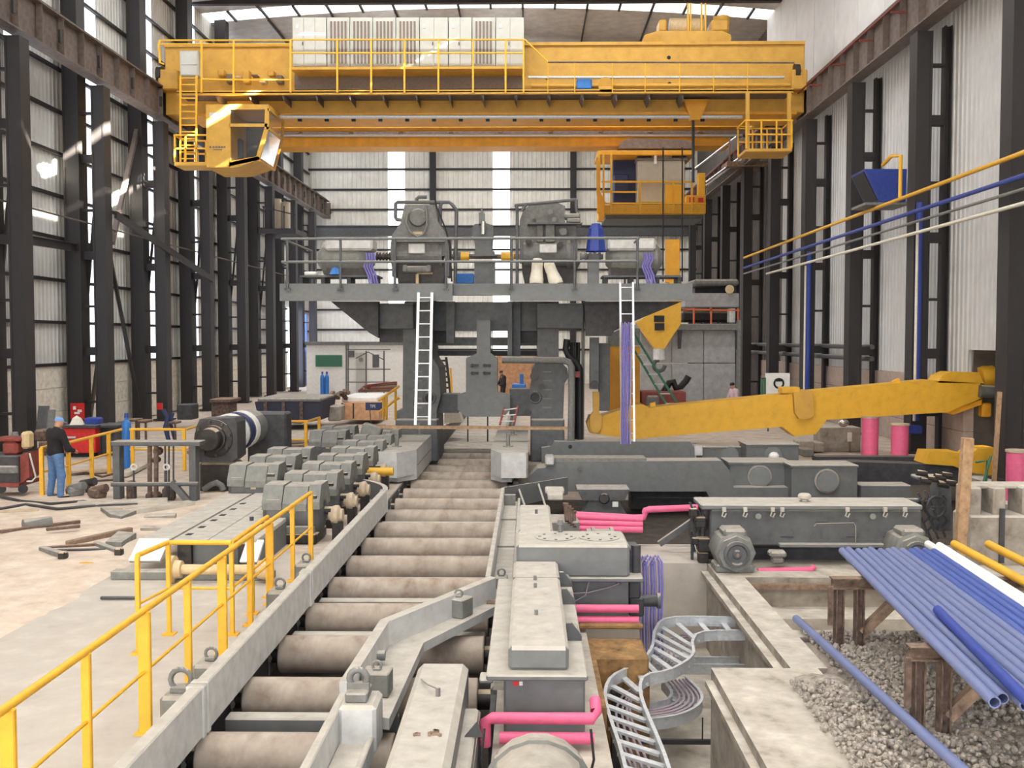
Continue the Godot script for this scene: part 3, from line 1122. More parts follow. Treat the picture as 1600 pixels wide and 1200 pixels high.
	q.cyl(V(-1.25, -0.9, 9.0), V(-1.25, 0.1, 9.0), 0.09, -1, 10)
	ob("support", q, "grey_paint", kg)
	var ng := th("side_guard", "pale grey side guard with a tall lug post, at the bottom of the photograph", "guard plate", V(-1.5, 0, 7.0))
	q = g()
	q.span(V(-1.57, 0.06, 5.0), V(-1.5, 0.46, 8.4), 0.01)
	ob("plate", q, "grey_pale", ng)
	q = g()
	q.span(V(-1.498, 0.1, 5.0), V(-1.25, 0.2, 8.0), 0.01)
	q.span(V(-1.27, 0.1, 5.0), V(-1.22, 0.26, 8.0), 0.01)
	ob("flange", q, "grey_pale", ng)
	q = g()
	q.span(V(-1.5, 0.1, 7.95), V(-1.2, 0.5, 8.35), 0.03)
	ob("post", q, "grey_pale", ng)
	q = g()
	q.span(V(-1.46, 0.5, 8.02), V(-1.28, 0.58, 8.28), 0.012)
	q.ring(V(-1.37, 0.66, 8.15), Vector3.BACK, 0.07, 0.028, 16)
	q.span(V(-1.46, 0.57, 8.12), V(-1.28, 0.63, 8.18))
	ob("lifting_eye", q, "grey_worn", ng)
	# ---- drive boxes along the right of the table
	var gb := th("drive_box", "long dust-covered drive housing with rounded lid at the bottom centre of the photograph", "gearbox", V(-0.75, -0.8, 7.2))
	q = g()
	q.span(V(-0.98, 0.1, 5.0), V(-0.53, 0.5, 9.08), 0.05)
	ob("lid", q, "grey_paint", gb)
	q = g()
	q.span(V(-1.02, -0.9, 5.0), V(-0.42, 0.1, 9.0), 0.02)
	q.span(V(-0.55, 0.1, 5.0), V(-0.42, 0.26, 8.6), 0.02)
	ob("body", q, "grey_paint", gb)
	q = g()
	q.cyl(V(-0.73, 0.5, 8.2), V(-0.73, 0.57, 8.2), 0.02, -1, 8)
	q.tube([V(-0.9, 0.52, 8.55), V(-0.82, 0.56, 8.3), V(-0.75, 0.56, 8.22)], 0.008, 5)
	ob("breather", q, "grey_worn", gb)
	q = g()
	q.ext([Vector2(0, 0), Vector2(0.14, 0), Vector2(0.1, 0.12)], V(-0.5, 0.26, 7.95), Vector3.RIGHT, Vector3.UP, Vector3(0, 0, -0.03))
	ob("lug", q, "grey_dark", gb)
	q = g()
	for i in 9:
		q.box(V(-0.72 + rng.randf_range(-0.1, 0.1), 0.51, 7.4 + rng.randf_range(-0.04, 0.04)), Vector3(0.04, 0.02, 0.02), 0.0, Basis(Vector3.UP, rng.randf() * 3.0))
	ob("metal_scraps", q, "rust_light", gb)
	var g2 := th("drive_box", "tall grey gearbox with a long dusty lid and a small red and white sticker", "gearbox", V(0.12, -0.06, 11.0))
	q = g()
	q.span(V(-0.21, -0.06, 8.8), V(0.5, 0.45, 12.3), 0.02)
	ob("body", q, "grey_paint", g2)
	q = g()
	q.span(V(-0.36, 0.45, 8.72), V(0.52, 0.5, 12.3), 0.012)
	q.span(V(-0.42, 0.42, 8.74), V(-0.3, 0.455, 8.95), 0.01)
	ob("flange", q, "grey_paint", g2)
	q = g()
	q.span(V(-0.17, 0.5, 8.85), V(0.36, 0.71, 12.33), 0.03)
	q.span(V(-0.168, 0.5, 11.46), V(0.358, 0.714, 11.5))
	ob("lid", q, "grey_paint", g2)
	for s in [[9.75, 0.13], [11.1, 0.11], [11.9, 0.1]]:
		q = g()
		q.ext([Vector2(0, 0), Vector2(0.15, 0), Vector2(0.15, 0.04), Vector2(0.05, 0.17), Vector2(0, 0.17)], V(0.37, 0.5, s[0]), Vector3.RIGHT, Vector3.UP, Vector3(0, 0, -0.06))
		q.span(V(0.37, 0.5, s[0] + 0.1), V(0.5, 0.56, s[0] + 0.4), 0.02)
		ob("lifting_lug", q, "grey_dark", g2)
	q = g()
	for d in [9.9, 11.0, 11.35]:
		q.cyl(V(0.08, 0.71, d), V(0.08, 0.76, d), 0.018, -1, 8)
	ob("bolt", q, "grey_worn", g2)
	q = g()
	q.box(P(806, 1068, 8.795), Vector3(0.05, 0.035, 0.004))
	ob("sticker_red", q, "red", g2)
	q = g()
	q.box(P(814, 1068, 8.795), Vector3(0.03, 0.035, 0.004))
	ob("sticker_white", q, "white", g2)
	var g3 := th("drive_box", "grey crosswise gearbox with a dusty bolted lid, reaching right over the cable pit", "gearbox", V(0.55, -0.06, 12.9))
	q = g()
	q.span(V(-0.14, 0.5, 12.36), V(1.24, 0.9, 13.3), 0.03)
	ob("lid", q, "grey_paint", g3)
	q = g()
	q.span(V(0.52, -0.06, 12.5), V(1.24, 0.47, 13.25), 0.02)
	ob("body", q, "grey_paint", g3)
	q = g()
	q.span(V(0.36, 0.46, 12.3), V(1.4, 0.51, 13.4), 0.01)
	ob("flange", q, "grey_paint", g3)
	q = g()
	for i in 8:
		var a := TAU * i / 8
		q.cyl(V(0.35 + cos(a) * 0.2, 0.9, 12.85 + sin(a) * 0.2), V(0.35 + cos(a) * 0.2, 0.92, 12.85 + sin(a) * 0.2), 0.018, -1, 6)
		q.cyl(V(0.9 + cos(a) * 0.2, 0.9, 12.85 + sin(a) * 0.2), V(0.9 + cos(a) * 0.2, 0.92, 12.85 + sin(a) * 0.2), 0.018, -1, 6)
	q.lathe(V(0.35, 0.895, 12.85), Vector3.UP, [Vector2(0.26, 0), Vector2(0.26, 0.012), Vector2(0, 0.012)], 20)
	q.lathe(V(0.9, 0.895, 12.85), Vector3.UP, [Vector2(0.26, 0), Vector2(0.26, 0.012), Vector2(0, 0.012)], 20)
	ob("bolted_cover", q, "grey_paint", g3)
	q = g()
	q.cyl(V(0.42, 0.9, 13.2), V(0.42, 1.0, 13.2), 0.03, -1, 8)
	q.cyl(V(0.42, 1.0, 13.2), V(0.42, 1.06, 13.2), 0.05, 0.03, 8)
	ob("breather", q, "grey_worn", g3)
	for p in [[920, 905], [967, 910]]:
		q = g()
		q.ring(P(p[0], p[1], 12.48), Vector3.BACK, 0.03, 0.01, 10)
		ob("ring_bolt", q, "grey_worn", g3)
	q = g()
	q.tube([P(895, 927, 12.45), P(920, 926, 12.4), P(950, 918, 12.42), P(967, 912, 12.45)], 0.008, 5)
	q.tube([P(897, 940, 12.4), P(915, 930, 12.38), P(920, 908, 12.45)], 0.008, 5)
	ob("loose_wire", q, "cable_lilac", g3)
	var g4 := th("drive_box", "dust-covered drive lid behind the crosswise gearbox, beside the far right guard", "gearbox", V(0.1, -0.06, 14.3))
	q = g()
	q.span(V(-0.13, 0.4, 13.34), V(0.33, 0.9, 15.4), 0.03)
	ob("lid", q, "grey_paint", g4)
	q = g()
	q.span(V(-0.15, -0.06, 13.34), V(0.5, 0.4, 15.4), 0.02)
	q.span(V(0.33, 0.4, 13.5), V(0.5, 0.46, 15.3), 0.01)
	ob("body", q, "grey_paint", g4)
	q = g()
	q.cyl(V(0.12, 0.9, 14.6), V(0.12, 0.96, 14.6), 0.02, -1, 8)
	q.ext([Vector2(0, 0), Vector2(0.1, 0), Vector2(0.03, 0.16), Vector2(0, 0.16)], V(0.35, 0.46, 14.4), Vector3.RIGHT, Vector3.UP, Vector3(0, 0, -0.05))
	q.ext([Vector2(0, 0), Vector2(0.1, 0), Vector2(0.03, 0.16), Vector2(0, 0.16)], V(0.35, 0.46, 13.9), Vector3.RIGHT, Vector3.UP, Vector3(0, 0, -0.05))
	ob("lug", q, "grey_dark", g4)
	var vb := th("valve_block", "small dusty grey valve block beside the flared right guard", "valve", V(0.6, 0.0, 17.4))
	q = g()
	q.span(V(0.36, 0.1, 16.2), V(0.82, 0.5, 16.9), 0.02)
	q.span(V(0.3, 0.0, 15.9), V(0.95, 0.35, 16.2), 0.02)
	ob("body", q, "grey_motor", vb)
	q = g()
	fb(q, 856, 772, 880, 782, 17.0, 0.4, 0.02)
	fb(q, 852, 765, 882, 772, 17.3, 0.4, 0.02)
	ob("cap", q, "dust", vb)
	q = g()
	for i in 4:
		q.cyl(P(884 + i * 4, 790 + i * 4, 16.4), P(886 + i * 4, 815 + i * 3, 16.2), 0.035, -1, 8)
		q.cyl(P(884 + i * 4, 786 + i * 4, 16.4), P(884 + i * 4, 790 + i * 4, 16.4), 0.05, -1, 8)
	ob("hose", q, "rust", vb)
	# ---- drive motors beside the boxes
	var m1 := drum_motor("dusty rounded drive motor at the bottom edge of the photograph, below the pink pipes", V(0.07, 0.32, 6.0), V(0.07, 0.32, 7.1), 0.36)
	var m2 := drum_motor("dusty drive motor lying behind the crosswise gearbox lid", V(0.72, 0.36, 14.6), V(1.35, 0.36, 14.6), 0.32)
	for s in [-1, 1]:
		var wire := g()
		wire.tube([V(0.07 + s * 0.34, 0.2, 7.12), V(0.07 + s * 0.4, 0.42, 7.15), V(0.07 + s * 0.38, 0.62, 7.2)], 0.01, 5)
		ob("loose_wire", wire, "black", m1)
	# small round motor at the end of the crosswise gearbox, over the pit
	var tm := th("cable_inlet", "dark grey cable inlet box at the right end of the crosswise gearbox", "junction box", V(1.4, 0, 12.9))
	q = g()
	q.span(V(1.25, 0.18, 12.6), V(1.4, 0.8, 13.1), 0.02)
	q.cyl(V(1.4, 0.12, 12.75), V(1.62, 0.12, 12.75), 0.075, -1, 12)
	q.cyl(V(1.34, 0.5, 12.62), V(1.34, 0.85, 12.62), 0.06, -1, 10)
	q.span(V(1.26, -0.06, 12.65), V(1.45, 0.18, 13.0), 0.02)
	ob("box", q, "grey_deep", tm)
	q = g()
	q.cyl(V(1.62, 0.12, 12.75), V(1.66, 0.12, 12.75), 0.1, -1, 12)
	ob("cap", q, "grey_dark", tm)
	# the bundle of cables dropping from it into the pit
	var cb := th("cable_bundle", "bundle of lilac and violet cables dropping from the crosswise gearbox into the pit", "cables", V(1.6, -1.2, 13.2))
	for i in 9:
		q = g()
		var x := 1.45 + i * 0.034
		var d := 13.25 + 0.03 * sin(i * 2.0)
		q.tube([V(x - 0.1, 0.45, d), V(x - 0.02, 0.58, d + 0.02), V(x + 0.02, 0.5, d), V(x + 0.03, 0.2, d - 0.02), V(x + 0.02, -0.3, d), V(x + 0.03 + 0.01 * sin(i * 5.0), -0.7, d - 0.05), V(x + 0.06, -0.85, d - 0.25)], 0.016, 6)
		ob("cable", q, "cable_lilac" if i % 3 == 0 else "cable_violet", cb)
	# ---- pink pipes
	pink_pipe([V(-0.36, -0.05, 8.55), V(-0.36, 0.16, 8.55), V(-0.3, 0.19, 8.55), V(0.55, 0.19, 8.55), V(0.58, 0.24, 8.58), V(0.58, 0.3, 8.7)], 0.05, "upper pink pipe bending round the foot of the nearest tall gearbox")
	pink_pipe([V(-0.24, 0.04, 8.5), V(0.56, 0.04, 8.5)], 0.05, "lower pink pipe at the foot of the nearest tall gearbox, half behind the motor")
	for i in 2:
		pink_pipe([V(0.52, 0.19 - 0.14 * i, 12.1), V(1.32, 0.19 - 0.14 * i, 12.1)], 0.05, ["upper", "lower"][i] + " short pink pipe under the crosswise gearbox, over the rusty pit edge")
	var low := g()
	low.tube([P(900, 808, 16.6), P(960, 806, 16.6), P(1000, 800, 16.6), P(1004, 797, 16.6)], 0.055, 8)
	for i in 3:
		pink_pipe([P(898 + i * 2, 808 + i * 9, 16.6 - 0.1 * i), P(1004, 812 + i * 8, 16.6 - 0.1 * i)], 0.05, ["second", "third", "lowest"][i] + " of the stacked pink pipes behind the dusty motor")
	pink_pipe([P(900, 804, 16.8), P(990, 809, 16.8), P(1006, 808, 16.8), P(1008, 800, 16.8), P(1008, 798, 16.8), P(1014, 796, 16.8), P(1090, 793, 16.8)], 0.055, "top pink pipe that steps up and runs right to the big grey gearbox")
	# ---- drain sump with a rusty edge beside the pit
	var rs := g()
	rs.span(V(0.62, -0.34, 11.2), V(1.34, -0.12, 11.95), 0.02)
	rs.span(V(0.6, -0.02, 11.95), V(1.36, 0.04, 12.05), 0.02)
	rs.span(V(0.69, -1.3, 9.6), V(0.75, -0.1, 11.9))
	rs.span(V(0.69, -1.3, 11.2), V(1.35, -0.3, 11.6))
	ob("rusty_ledge", rs, "concrete_rust", self, "rust-stained concrete ledge under the short pink pipes", "ledge")
	trays()


func strip(q: G, a: Array, b: Array, y0: float, y1: float) -> G:
	for i in a.size() - 1:
		q.ext([a[i], a[i + 1], b[i + 1], b[i]], V(0, y0, 0), Vector3.RIGHT, Vector3.FORWARD, Vector3(0, y1 - y0, 0))
	return q

func pink_pipe(line: Array, r: float, label: String) -> void:
	var q := g()
	q.tube(line, r, 12)
	ob("pink_pipe", q, "pink", self, label, "pipe", "pink pipes")

func drum_motor(label: String, a: Vector3, b: Vector3, r: float) -> Node3D:
	var t := th("drive_motor", label, "motor", Vector3((a.x + b.x) * 0.5, a.y - r, (a.z + b.z) * 0.5))
	var l := a.distance_to(b)
	var q := g()
	q.lathe(a, b - a, [Vector2(0, 0), Vector2(r * 0.7, 0), Vector2(r * 0.9, 0.05), Vector2(r * 0.9, 0.12), Vector2(r, 0.12), Vector2(r, l - 0.12), Vector2(r * 0.9, l - 0.12), Vector2(r * 0.9, l - 0.05), Vector2(r * 0.72, l), Vector2(0, l)], 18)
	ob("casing", q, "grey_motor", t)
	for f in [0.3, 0.72]:
		q = g()
		q.lathe(a, b - a, [Vector2(r, l * f), Vector2(r + 0.025, l * f), Vector2(r + 0.025, l * f + 0.05), Vector2(r, l * f + 0.05)], 18)
		ob("band", q, "grey_motor", t)
	q = g()
	var u := (b - a).normalized()
	var c := (a + b) * 0.5
	q.bar(c - u * l * 0.3 + Vector3(0, -r * 0.8, 0), c + u * l * 0.3 + Vector3(0, -r * 0.8, 0), r * 1.7, r * 0.42, 0.02)
	ob("foot", q, "grey_motor", t)
	q = g()
	q.cyl(a - u * 0.12, a, r * 0.3, -1, 12)
	ob("shaft_hub", q, "oily", t)
	return t

func tray(called: String, label: String, left: Array, right: Array, y: float, rungs: int) -> Node3D:
	var t := th(called, label, "cable tray", V(left[0].x, y, left[0].y), "cable trays in the pit")
	for side in [left, right]:
		var q := g()
		for i in side.size() - 1:
			q.bar(V(side[i].x, y, side[i].y), V(side[i + 1].x, y, side[i + 1].y), 0.012, 0.13)
			q.bar(V(side[i].x, y + 0.065, side[i].y), V(side[i + 1].x, y + 0.065, side[i + 1].y), 0.035, 0.008)
		ob("side_rail", q, "galvanised", t)
	for i in rungs:
		var u := (i + 0.5) / rungs
		var a := along(left, u)
		var b := along(right, u)
		var q := g()
		q.bar(V(a.x, y - 0.03, a.y), V(b.x, y - 0.03, b.y), 0.07, 0.025)
		ob("rung", q, "galvanised", t)
	return t

func along(line: Array, u: float) -> Vector2:
	var full := 0.0
	for i in line.size() - 1:
		full += line[i].distance_to(line[i + 1])
	var w := u * full
	for i in line.size() - 1:
		var l: float = line[i].distance_to(line[i + 1])
		if w <= l:
			return line[i].lerp(line[i + 1], w / l)
		w -= l
	return line[-1]

func smooth_line(line: Array, k: int) -> Array:
	var c := Curve3D.new()
	for i in line.size():
		var p: Vector2 = line[i]
		var t: Vector2 = (line[mini(i + 1, line.size() - 1)] - line[maxi(i - 1, 0)]) * 0.2
		c.add_point(Vector3(p.x, 0, p.y), Vector3(-t.x, 0, -t.y), Vector3(t.x, 0, t.y))
	var r := []
	for i in k + 1:
		var s := c.sample_baked(c.get_baked_length() * i / k, true)
		r.append(Vector2(s.x, s.z))
	return r

func trays() -> void:
	var l := smooth_line([Vector2(0.83, 6.5), Vector2(0.83, 8.7), Vector2(0.82, 10.6), Vector2(1.27, 11.45), Vector2(1.47, 12.0), Vector2(1.62, 12.8), Vector2(1.9, 13.3), Vector2(2.72, 13.3)], 40)
	var r := smooth_line([Vector2(1.2, 6.5), Vector2(1.2, 8.7), Vector2(1.19, 10.7), Vector2(1.6, 11.2), Vector2(1.9, 11.7), Vector2(2.0, 12.3), Vector2(2.2, 12.65), Vector2(2.72, 12.7)], 40)
	var t := tray("cable_tray", "galvanised ladder cable tray snaking up the pit in an S towards the right wall", l, r, -0.3, 26)
	for i in 4:
		var q := g()
		var line := []
		for k in 31:
			var u := k / 30.0
			var a := along(l, u).lerp(along(r, u), 0.3 + 0.12 * i + 0.04 * sin(u * 12.0 + i))
			line.append(V(a.x, -0.42, a.y))
		q.tube(line, 0.014, 5)
		ob("cable", q, "cable_lilac", t)
	l = smooth_line([Vector2(1.28, 10.8), Vector2(1.7, 11.0), Vector2(1.98, 11.5), Vector2(1.9, 12.2)], 16)
	r = smooth_line([Vector2(1.28, 11.25), Vector2(1.5, 11.35), Vector2(1.65, 11.6), Vector2(1.6, 12.1)], 16)
	t = tray("cable_tray", "short curved galvanised cable tray hooking round below the S-shaped one", r, l, -0.72, 10)
	for i in 5:
		var q := g()
		var line := []
		for k in 13:
			var u := k / 12.0
			var a := along(l, u).lerp(along(r, u), 0.1 + 0.16 * i)
			line.append(V(a.x, -0.69, a.y))
		q.tube(line, 0.016, 5)
		ob("cable", q, "cable_lilac", t)
	l = [Vector2(1.6, 12.75), Vector2(2.75, 12.75)]
	r = [Vector2(1.6, 13.05), Vector2(2.75, 13.05)]
	tray("cable_tray", "straight galvanised cable tray lying low against the back of the pit", l, r, -0.75, 6)
	var q := g()
	q.tube([V(2.3, -0.5, 11.9), V(2.42, -0.45, 11.75), V(2.5, -0.62, 11.62), V(2.5, -0.85, 11.6)], 0.018, 6)
	ob("green_strap", q, "green", self, "green strap hanging in the pit from the right wall", "strap")
	q = g()
	q.bar(V(1.2, -0.86, 10.7), V(2.1, -0.86, 10.7), 0.04, 0.05)
	q.cyl(V(1.85, -0.86, 10.7), V(1.85, -0.6, 10.7), 0.008, -1, 5)
	ob("tray_support", q, "steel_black", self, "thin dark bar slung under the hooked cable tray", "bar")
	q = g()
	q.span(V(0.92, -1.3, 11.0), V(1.06, -0.45, 11.19))
	ob("steel_stub", q, "steel_black", self, "dark steel stub standing in the rust-stained corner of the pit", "post")


func rail_run(t: Node3D, a: Vector3, b: Vector3, posts: int, h: float, r: float, m: String, mids := 1, drop := 0.0) -> void:
	for i in posts:
		var p := a.lerp(b, float(i) / (posts - 1))
		var q := g()
		q.cyl(p - Vector3(0, drop, 0), p + Vector3(0, h, 0), r, -1, 8)
		ob("post", q, m, t)
	for k in mids + 1:
		var q := g()
		var y := h * (1.0 - float(k) / (mids + 1))
		q.cyl(a + Vector3(0, y, 0), b + Vector3(0, y, 0), r * (1.0 if k == 0 else 0.8), -1, 8)
		ob("top_rail" if k == 0 else "mid_rail", q, m, t)

func ladder(label: String, foot_l: Vector3, foot_r: Vector3, top_l: Vector3, top_r: Vector3, rungs: int, m: String, rm: String, w := 0.07) -> Node3D:
	var t := th("ladder", label, "ladder", (foot_l + foot_r) * 0.5)
	for s in [[foot_l, top_l], [foot_r, top_r]]:
		var q := g()
		q.bar(s[0], s[1], w, 0.03)
		ob("side_rail", q, m, t)
	for i in rungs:
		var u := (i + 0.6) / rungs
		var q := g()
		q.cyl(foot_l.lerp(top_l, u), foot_r.lerp(top_r, u), 0.02, -1, 6)
		ob("rung", q, rm, t)
	return t


func mill_stand() -> void:
	# ---- gantry platform over the mill
	var ga := th("gantry_platform", "dark grey gantry platform with tube railings carried over the rolling mill", "platform", P(760, 470, 27))
	for s in [[437, 707], [797, 1082]]:
		var q := g()
		fb(q, s[0], 443, s[1], 457, 27.0, 0.06)
		ob("fascia", q, "grey_paint", ga)
		q = g()
		fb(q, s[0], 457, s[1], 470, 26.94, 0.1)
		ob("lower_fascia", q, "grey_paint", ga)
		q = g()
		var a := P(s[0], 443, 27)
		var b := P(s[1], 443, 27)
		q.span(Vector3(a.x, a.y - 0.06, -27.05), Vector3(b.x, a.y - 0.02, -31.0))
		ob("deck", q, "grey_dark", ga)
		q = g()
		fb(q, s[0], 446, s[1], 462, 31.0, 0.1)
		ob("rear_beam", q, "grey_deep", ga)
	var q := g()
	fb(q, 705, 443, 799, 461, 27.3, 0.35)
	ob("bridge_beam", q, "grey_paint", ga)
	for px in [449, 532, 617, 697, 799, 898, 996]:
		q = g()
		q.cyl(P(px, 453, 26.9), P(px, 372, 26.9), 0.035, -1, 8)
		q.box(P(px, 452, 26.9), Vector3(0.16, 0.06, 0.05))
		ob("railing_post", q, "grey_dark", ga)
	for y in [372.5, 408.5]:
		q = g()
		q.cyl(P(440, y + 1, 26.9), P(998, y - 0.5, 26.9), 0.035, -1, 8)
		ob("railing_tube", q, "grey_paint", ga)
	for s in [[440, 27.0, 440, 30.8], [998, 27.0, 996, 30.8]]:
		var a := P(s[0], 373, s[1])
		q = g()
		q.cyl(a, Vector3(a.x, a.y, -s[3]), 0.03, -1, 6)
		ob("side_tube", q, "grey_paint", ga)
		q = g()
		q.cyl(Vector3(a.x, a.y, -s[3]), Vector3(a.x, a.y - 1.2, -s[3]), 0.03, -1, 6)
		ob("railing_post", q, "grey_dark", ga)
	# ---- the mill stand
	var ms := th("rolling_mill", "dark grey steel mill stand with two housings and a central slab under the gantry", "machine", P(755, 690, 29))
	q = g()
	fp(q, [[632, 471], [673, 471], [673, 535], [676, 560], [686, 575], [688, 620], [682, 642], [684, 722], [618, 722], [620, 642], [629, 640], [630, 515]], 28.6, 2.2)
	ob("housing", q, "grey_dark", ms)
	q = g()
	fp(q, [[840, 471], [873, 471], [873, 562], [886, 575], [888, 590], [882, 600], [880, 653], [881, 722], [829, 722], [829, 640], [826, 622], [830, 600], [831, 578], [840, 566]], 28.6, 2.2)
	ob("housing", q, "grey_dark", ms)
	for s in [[591, 474, 646, 514], [839, 474, 912, 513]]:
		q = g()
		fb(q, s[0], s[1], s[2], s[3], 28.3, 1.4, 0.02)
		ob("shoulder_block", q, "grey_dark", ms)
	q = g()
	fb(q, 593, 514, 632, 535, 28.9, 1.2)
	ob("cavity_box", q, "grey_deep", ms)
	q = g()
	fp(q, [[517, 471], [591, 471], [591, 528], [577, 520]], 28.0, 0.3)
	ob("bracket", q, "grey_deep", ms)
	q = g()
	fp(q, [[913, 471], [1066, 471], [988, 503], [960, 517], [955, 525], [916, 525]], 28.0, 0.4)
	ob("bracket", q, "grey_deep", ms)
	q = g()
	fb(q, 676, 472, 840, 517, 29.6, 0.3)
	ob("cross_plate", q, "grey_dark", ms)
	for s in [[676, 471, 697, 536, 30.0], [697, 471, 710, 536, 29.2], [800, 471, 813, 560, 29.4], [793, 471, 800, 560, 29.0], [813, 471, 840, 536, 30.0]]:
		q = g()
		fb(q, s[0], s[1], s[2], s[3], s[4], 0.3)
		ob("guide_post", q, "grey_deep" if s[4] > 29.5 else "grey_dark", ms)
	q = g()
	fp(q, [[745, 500], [766, 500], [766, 552], [777, 560], [777, 613], [797, 617], [797, 640], [788, 651], [727, 651], [715, 640], [715, 617], [728, 613], [728, 560], [745, 552]], 28.9, 0.5)
	ob("centre_slab", q, "grey_paint", ms)
	for p in [[738, 571], [757, 571], [738, 583], [757, 583]]:
		q = g()
		q.cyl(P(p[0], p[1], 28.9), P(p[0], p[1], 28.82), 0.05, -1, 8)
		q.box(P(p[0] + 6, p[1], 28.87), Vector3(0.14, 0.07, 0.06))
		ob("clamp", q, "oily", ms)
	for s in [[684, 616, 716, 645], [796, 608, 832, 650]]:
		q = g()
		fb(q, s[0], s[1], s[2], s[3], 29.3, 0.8)
		ob("cross_beam", q, "grey_dark", ms)
	for p in [[671, 622], [836, 621]]:
		q = g()
		q.cyl(P(p[0], p[1], 28.6), P(p[0], p[1], 28.52), 0.1, -1, 14)
		ob("bore", q, "black", ms)
		q = g()
		q.ring(P(p[0], p[1], 28.58), Vector3.BACK, 0.15, 0.04, 16)
		ob("bore_rim", q, "grey_dark", ms)
	for s in [[618, 655, 684, 722], [829, 655, 882, 722]]:
		q = g()
		fb(q, s[0], s[1], s[2], s[3], 28.3, 0.4, 0.03)
		ob("foot_block", q, "grey_dark", ms)
	for i in 5:
		for x in [645, 848]:
			q = g()
			fb(q, x, 580 + i * 14, x + 14, 582 + i * 14, 28.57, 0.1)
			ob("step_bar", q, "grey_paint", ms)
	for s in [[834, 588, 12], [846, 604, 9], [826, 645, 10]]:
		q = g()
		q.cyl(P(s[0], s[1], 28.55), P(s[0], s[1], 28.3), s[2] * 0.009, -1, 10)
		ob("pin_boss", q, "oily", ms)
	for px in [731, 762]:
		q = g()
		q.bar(P(px, 651, 28.8), P(px, 690, 28.8), 0.04, 0.04)
		ob("hanging_rod", q, "black", ms)
	for s in [[922, 936, 527, 608, 28.4], [936, 953, 536, 642, 28.8]]:
		q = g()
		fb(q, s[0], s[2], s[1], s[3], s[4], 0.35, 0.01)
		ob("side_post", q, "grey_dark", ms)
	q = g()
	q.cyl(P(929, 601, 28.4), P(929, 601, 28.25), 0.12, -1, 12)
	ob("pivot_pin", q, "oily", ms)
	# see-through slots show pale machinery behind: two crossbeams
	for s in [[676, 517, 840, 540, 31.0, "grey_motor"], [676, 548, 840, 556, 30.6, "grey_deep"]]:
		q = g()
		fb(q, s[0], s[1] + (10 if s[1] < 530 else 0), s[2], s[3], s[4], 0.2)
		ob("rear_cross_beam", q, s[5], ms)
	# pipes on the right housing
	var pw := g()
	pw.tube(pts([[784, 562], [800, 562], [880, 563], [889, 566], [893, 573], [893, 640], [892, 700]], 28.2), 0.1, 10)
	ob("grey_pipe", pw, "grey_worn", self, "thick worn grey pipe crossing the right mill window and turning down beside the housing", "pipe")
	var hz := th("hose_cluster", "cluster of black hoses and pipes dropping beside the right mill housing", "hoses", P(900, 690, 28.2))
	var lines := [[[886, 530], [884, 545], [888, 556], [900, 566], [906, 576], [906, 690]], [[899, 535], [899, 560], [897, 600], [897, 690]], [[904, 535], [904, 600], [904, 690]], [[911, 470], [911, 545], [910, 690]], [[892, 535], [893, 556], [900, 572], [901, 600], [902, 690]]]
	for i in 5:
		q = g()
		q.tube(pts(lines[i], 28.6 + 0.1 * i), 0.09 if i == 0 else 0.045, 8)
		ob("hose", q, "black" if i != 3 else "grey_motor", hz)
	q = g()
	q.box(P(899, 585, 28.3), Vector3(0.25, 0.16, 0.1))
	ob("red_clamp", q, "red_brown", hz)
	# ---- top drives
	top_drives()
	# ---- white side-guide heads either side of the table, with lifting pins
	for s in 2:
		var x0 := -3.68 if s == 0 else 0.0
		var x1 := -2.68 if s == 0 else -0.89
		var sg := 1.0 if s == 0 else -1.0
		var hd := th("guide_head", ["left", "right"][s] + " pale grey side guide head, a long block with chamfered corners before the mill", "guide", V((x0 + x1) * 0.5, 0, 27))
		q = g()
		var o := []
		for c in [[x0 + sg * 0.04, 23.8], [x0 + sg * 0.62, 23.75], [x1, 24.5], [x1, 29.8], [x0, 29.8], [x0, 24.0]]:
			o.append(Vector2(c[0], c[1]))
		q.ext(o, V(0, 0.16, 0), Vector3.RIGHT, Vector3.FORWARD, Vector3(0, 0.59, 0))
		o[0].y += 0.25; o[1].y += 0.25
		q.ext([o[0] + Vector2(sg * 0.38, 0), o[1], o[2], o[3], o[4], o[5] + Vector2(sg * 0.38, 0)], V(0, 0.03, 0), Vector3.RIGHT, Vector3.FORWARD, Vector3(0, 0.13, 0))
		ob("body", q, "grey_pale", hd)
		q = g()
		q.span(V(x0 - 0.012, 0.3, 24.3), V(x0 + 0.012, 0.31, 29.7))
		q.span(V(x1 - 0.012, 0.36, 24.6), V(x1 + 0.012, 0.375, 29.7))
		ob("weld_seam", q, "grey_motor", hd)
		var pins := [[620, 691, 673, 25.2], [655, 668, 655, 28.3]] if s == 0 else [[794, 690, 676, 25.2], [801, 668, 657, 28.3]]
		for p in pins:
			q = g()
			var a := P(p[0], p[1], p[3])
			q.cyl(Vector3(a.x, 0.74, a.z), Vector3(a.x, 1.08, a.z), 0.05, -1, 10)
			q.cyl(Vector3(a.x, 0.745, a.z), Vector3(a.x, 0.765, a.z), 0.13, -1, 10)
			ob("lifting_pin", q, "grey_motor", hd)
	var pl := g()
	pl.bar(P(588, 667, 26.3), P(887, 669, 26.3), 0.3, 0.06)
	ob("timber_plank", pl, "wood", self, "long rough timber plank laid across the two guide heads before the mill", "plank")
	ladder("tall aluminium ladder leaning on the front edge of the gantry, its foot on the plank", P(649, 664, 26.2), P(671, 664, 26.2), P(654, 457, 26.75), P(675, 457, 26.75), 10, "aluminium", "aluminium")
	ladder("ladder at the right of the gantry, silver above and half behind violet cables", P(971, 690, 26.4), P(991, 690, 26.4), P(969, 441, 26.75), P(989, 441, 26.75), 12, "aluminium", "aluminium", 0.05)
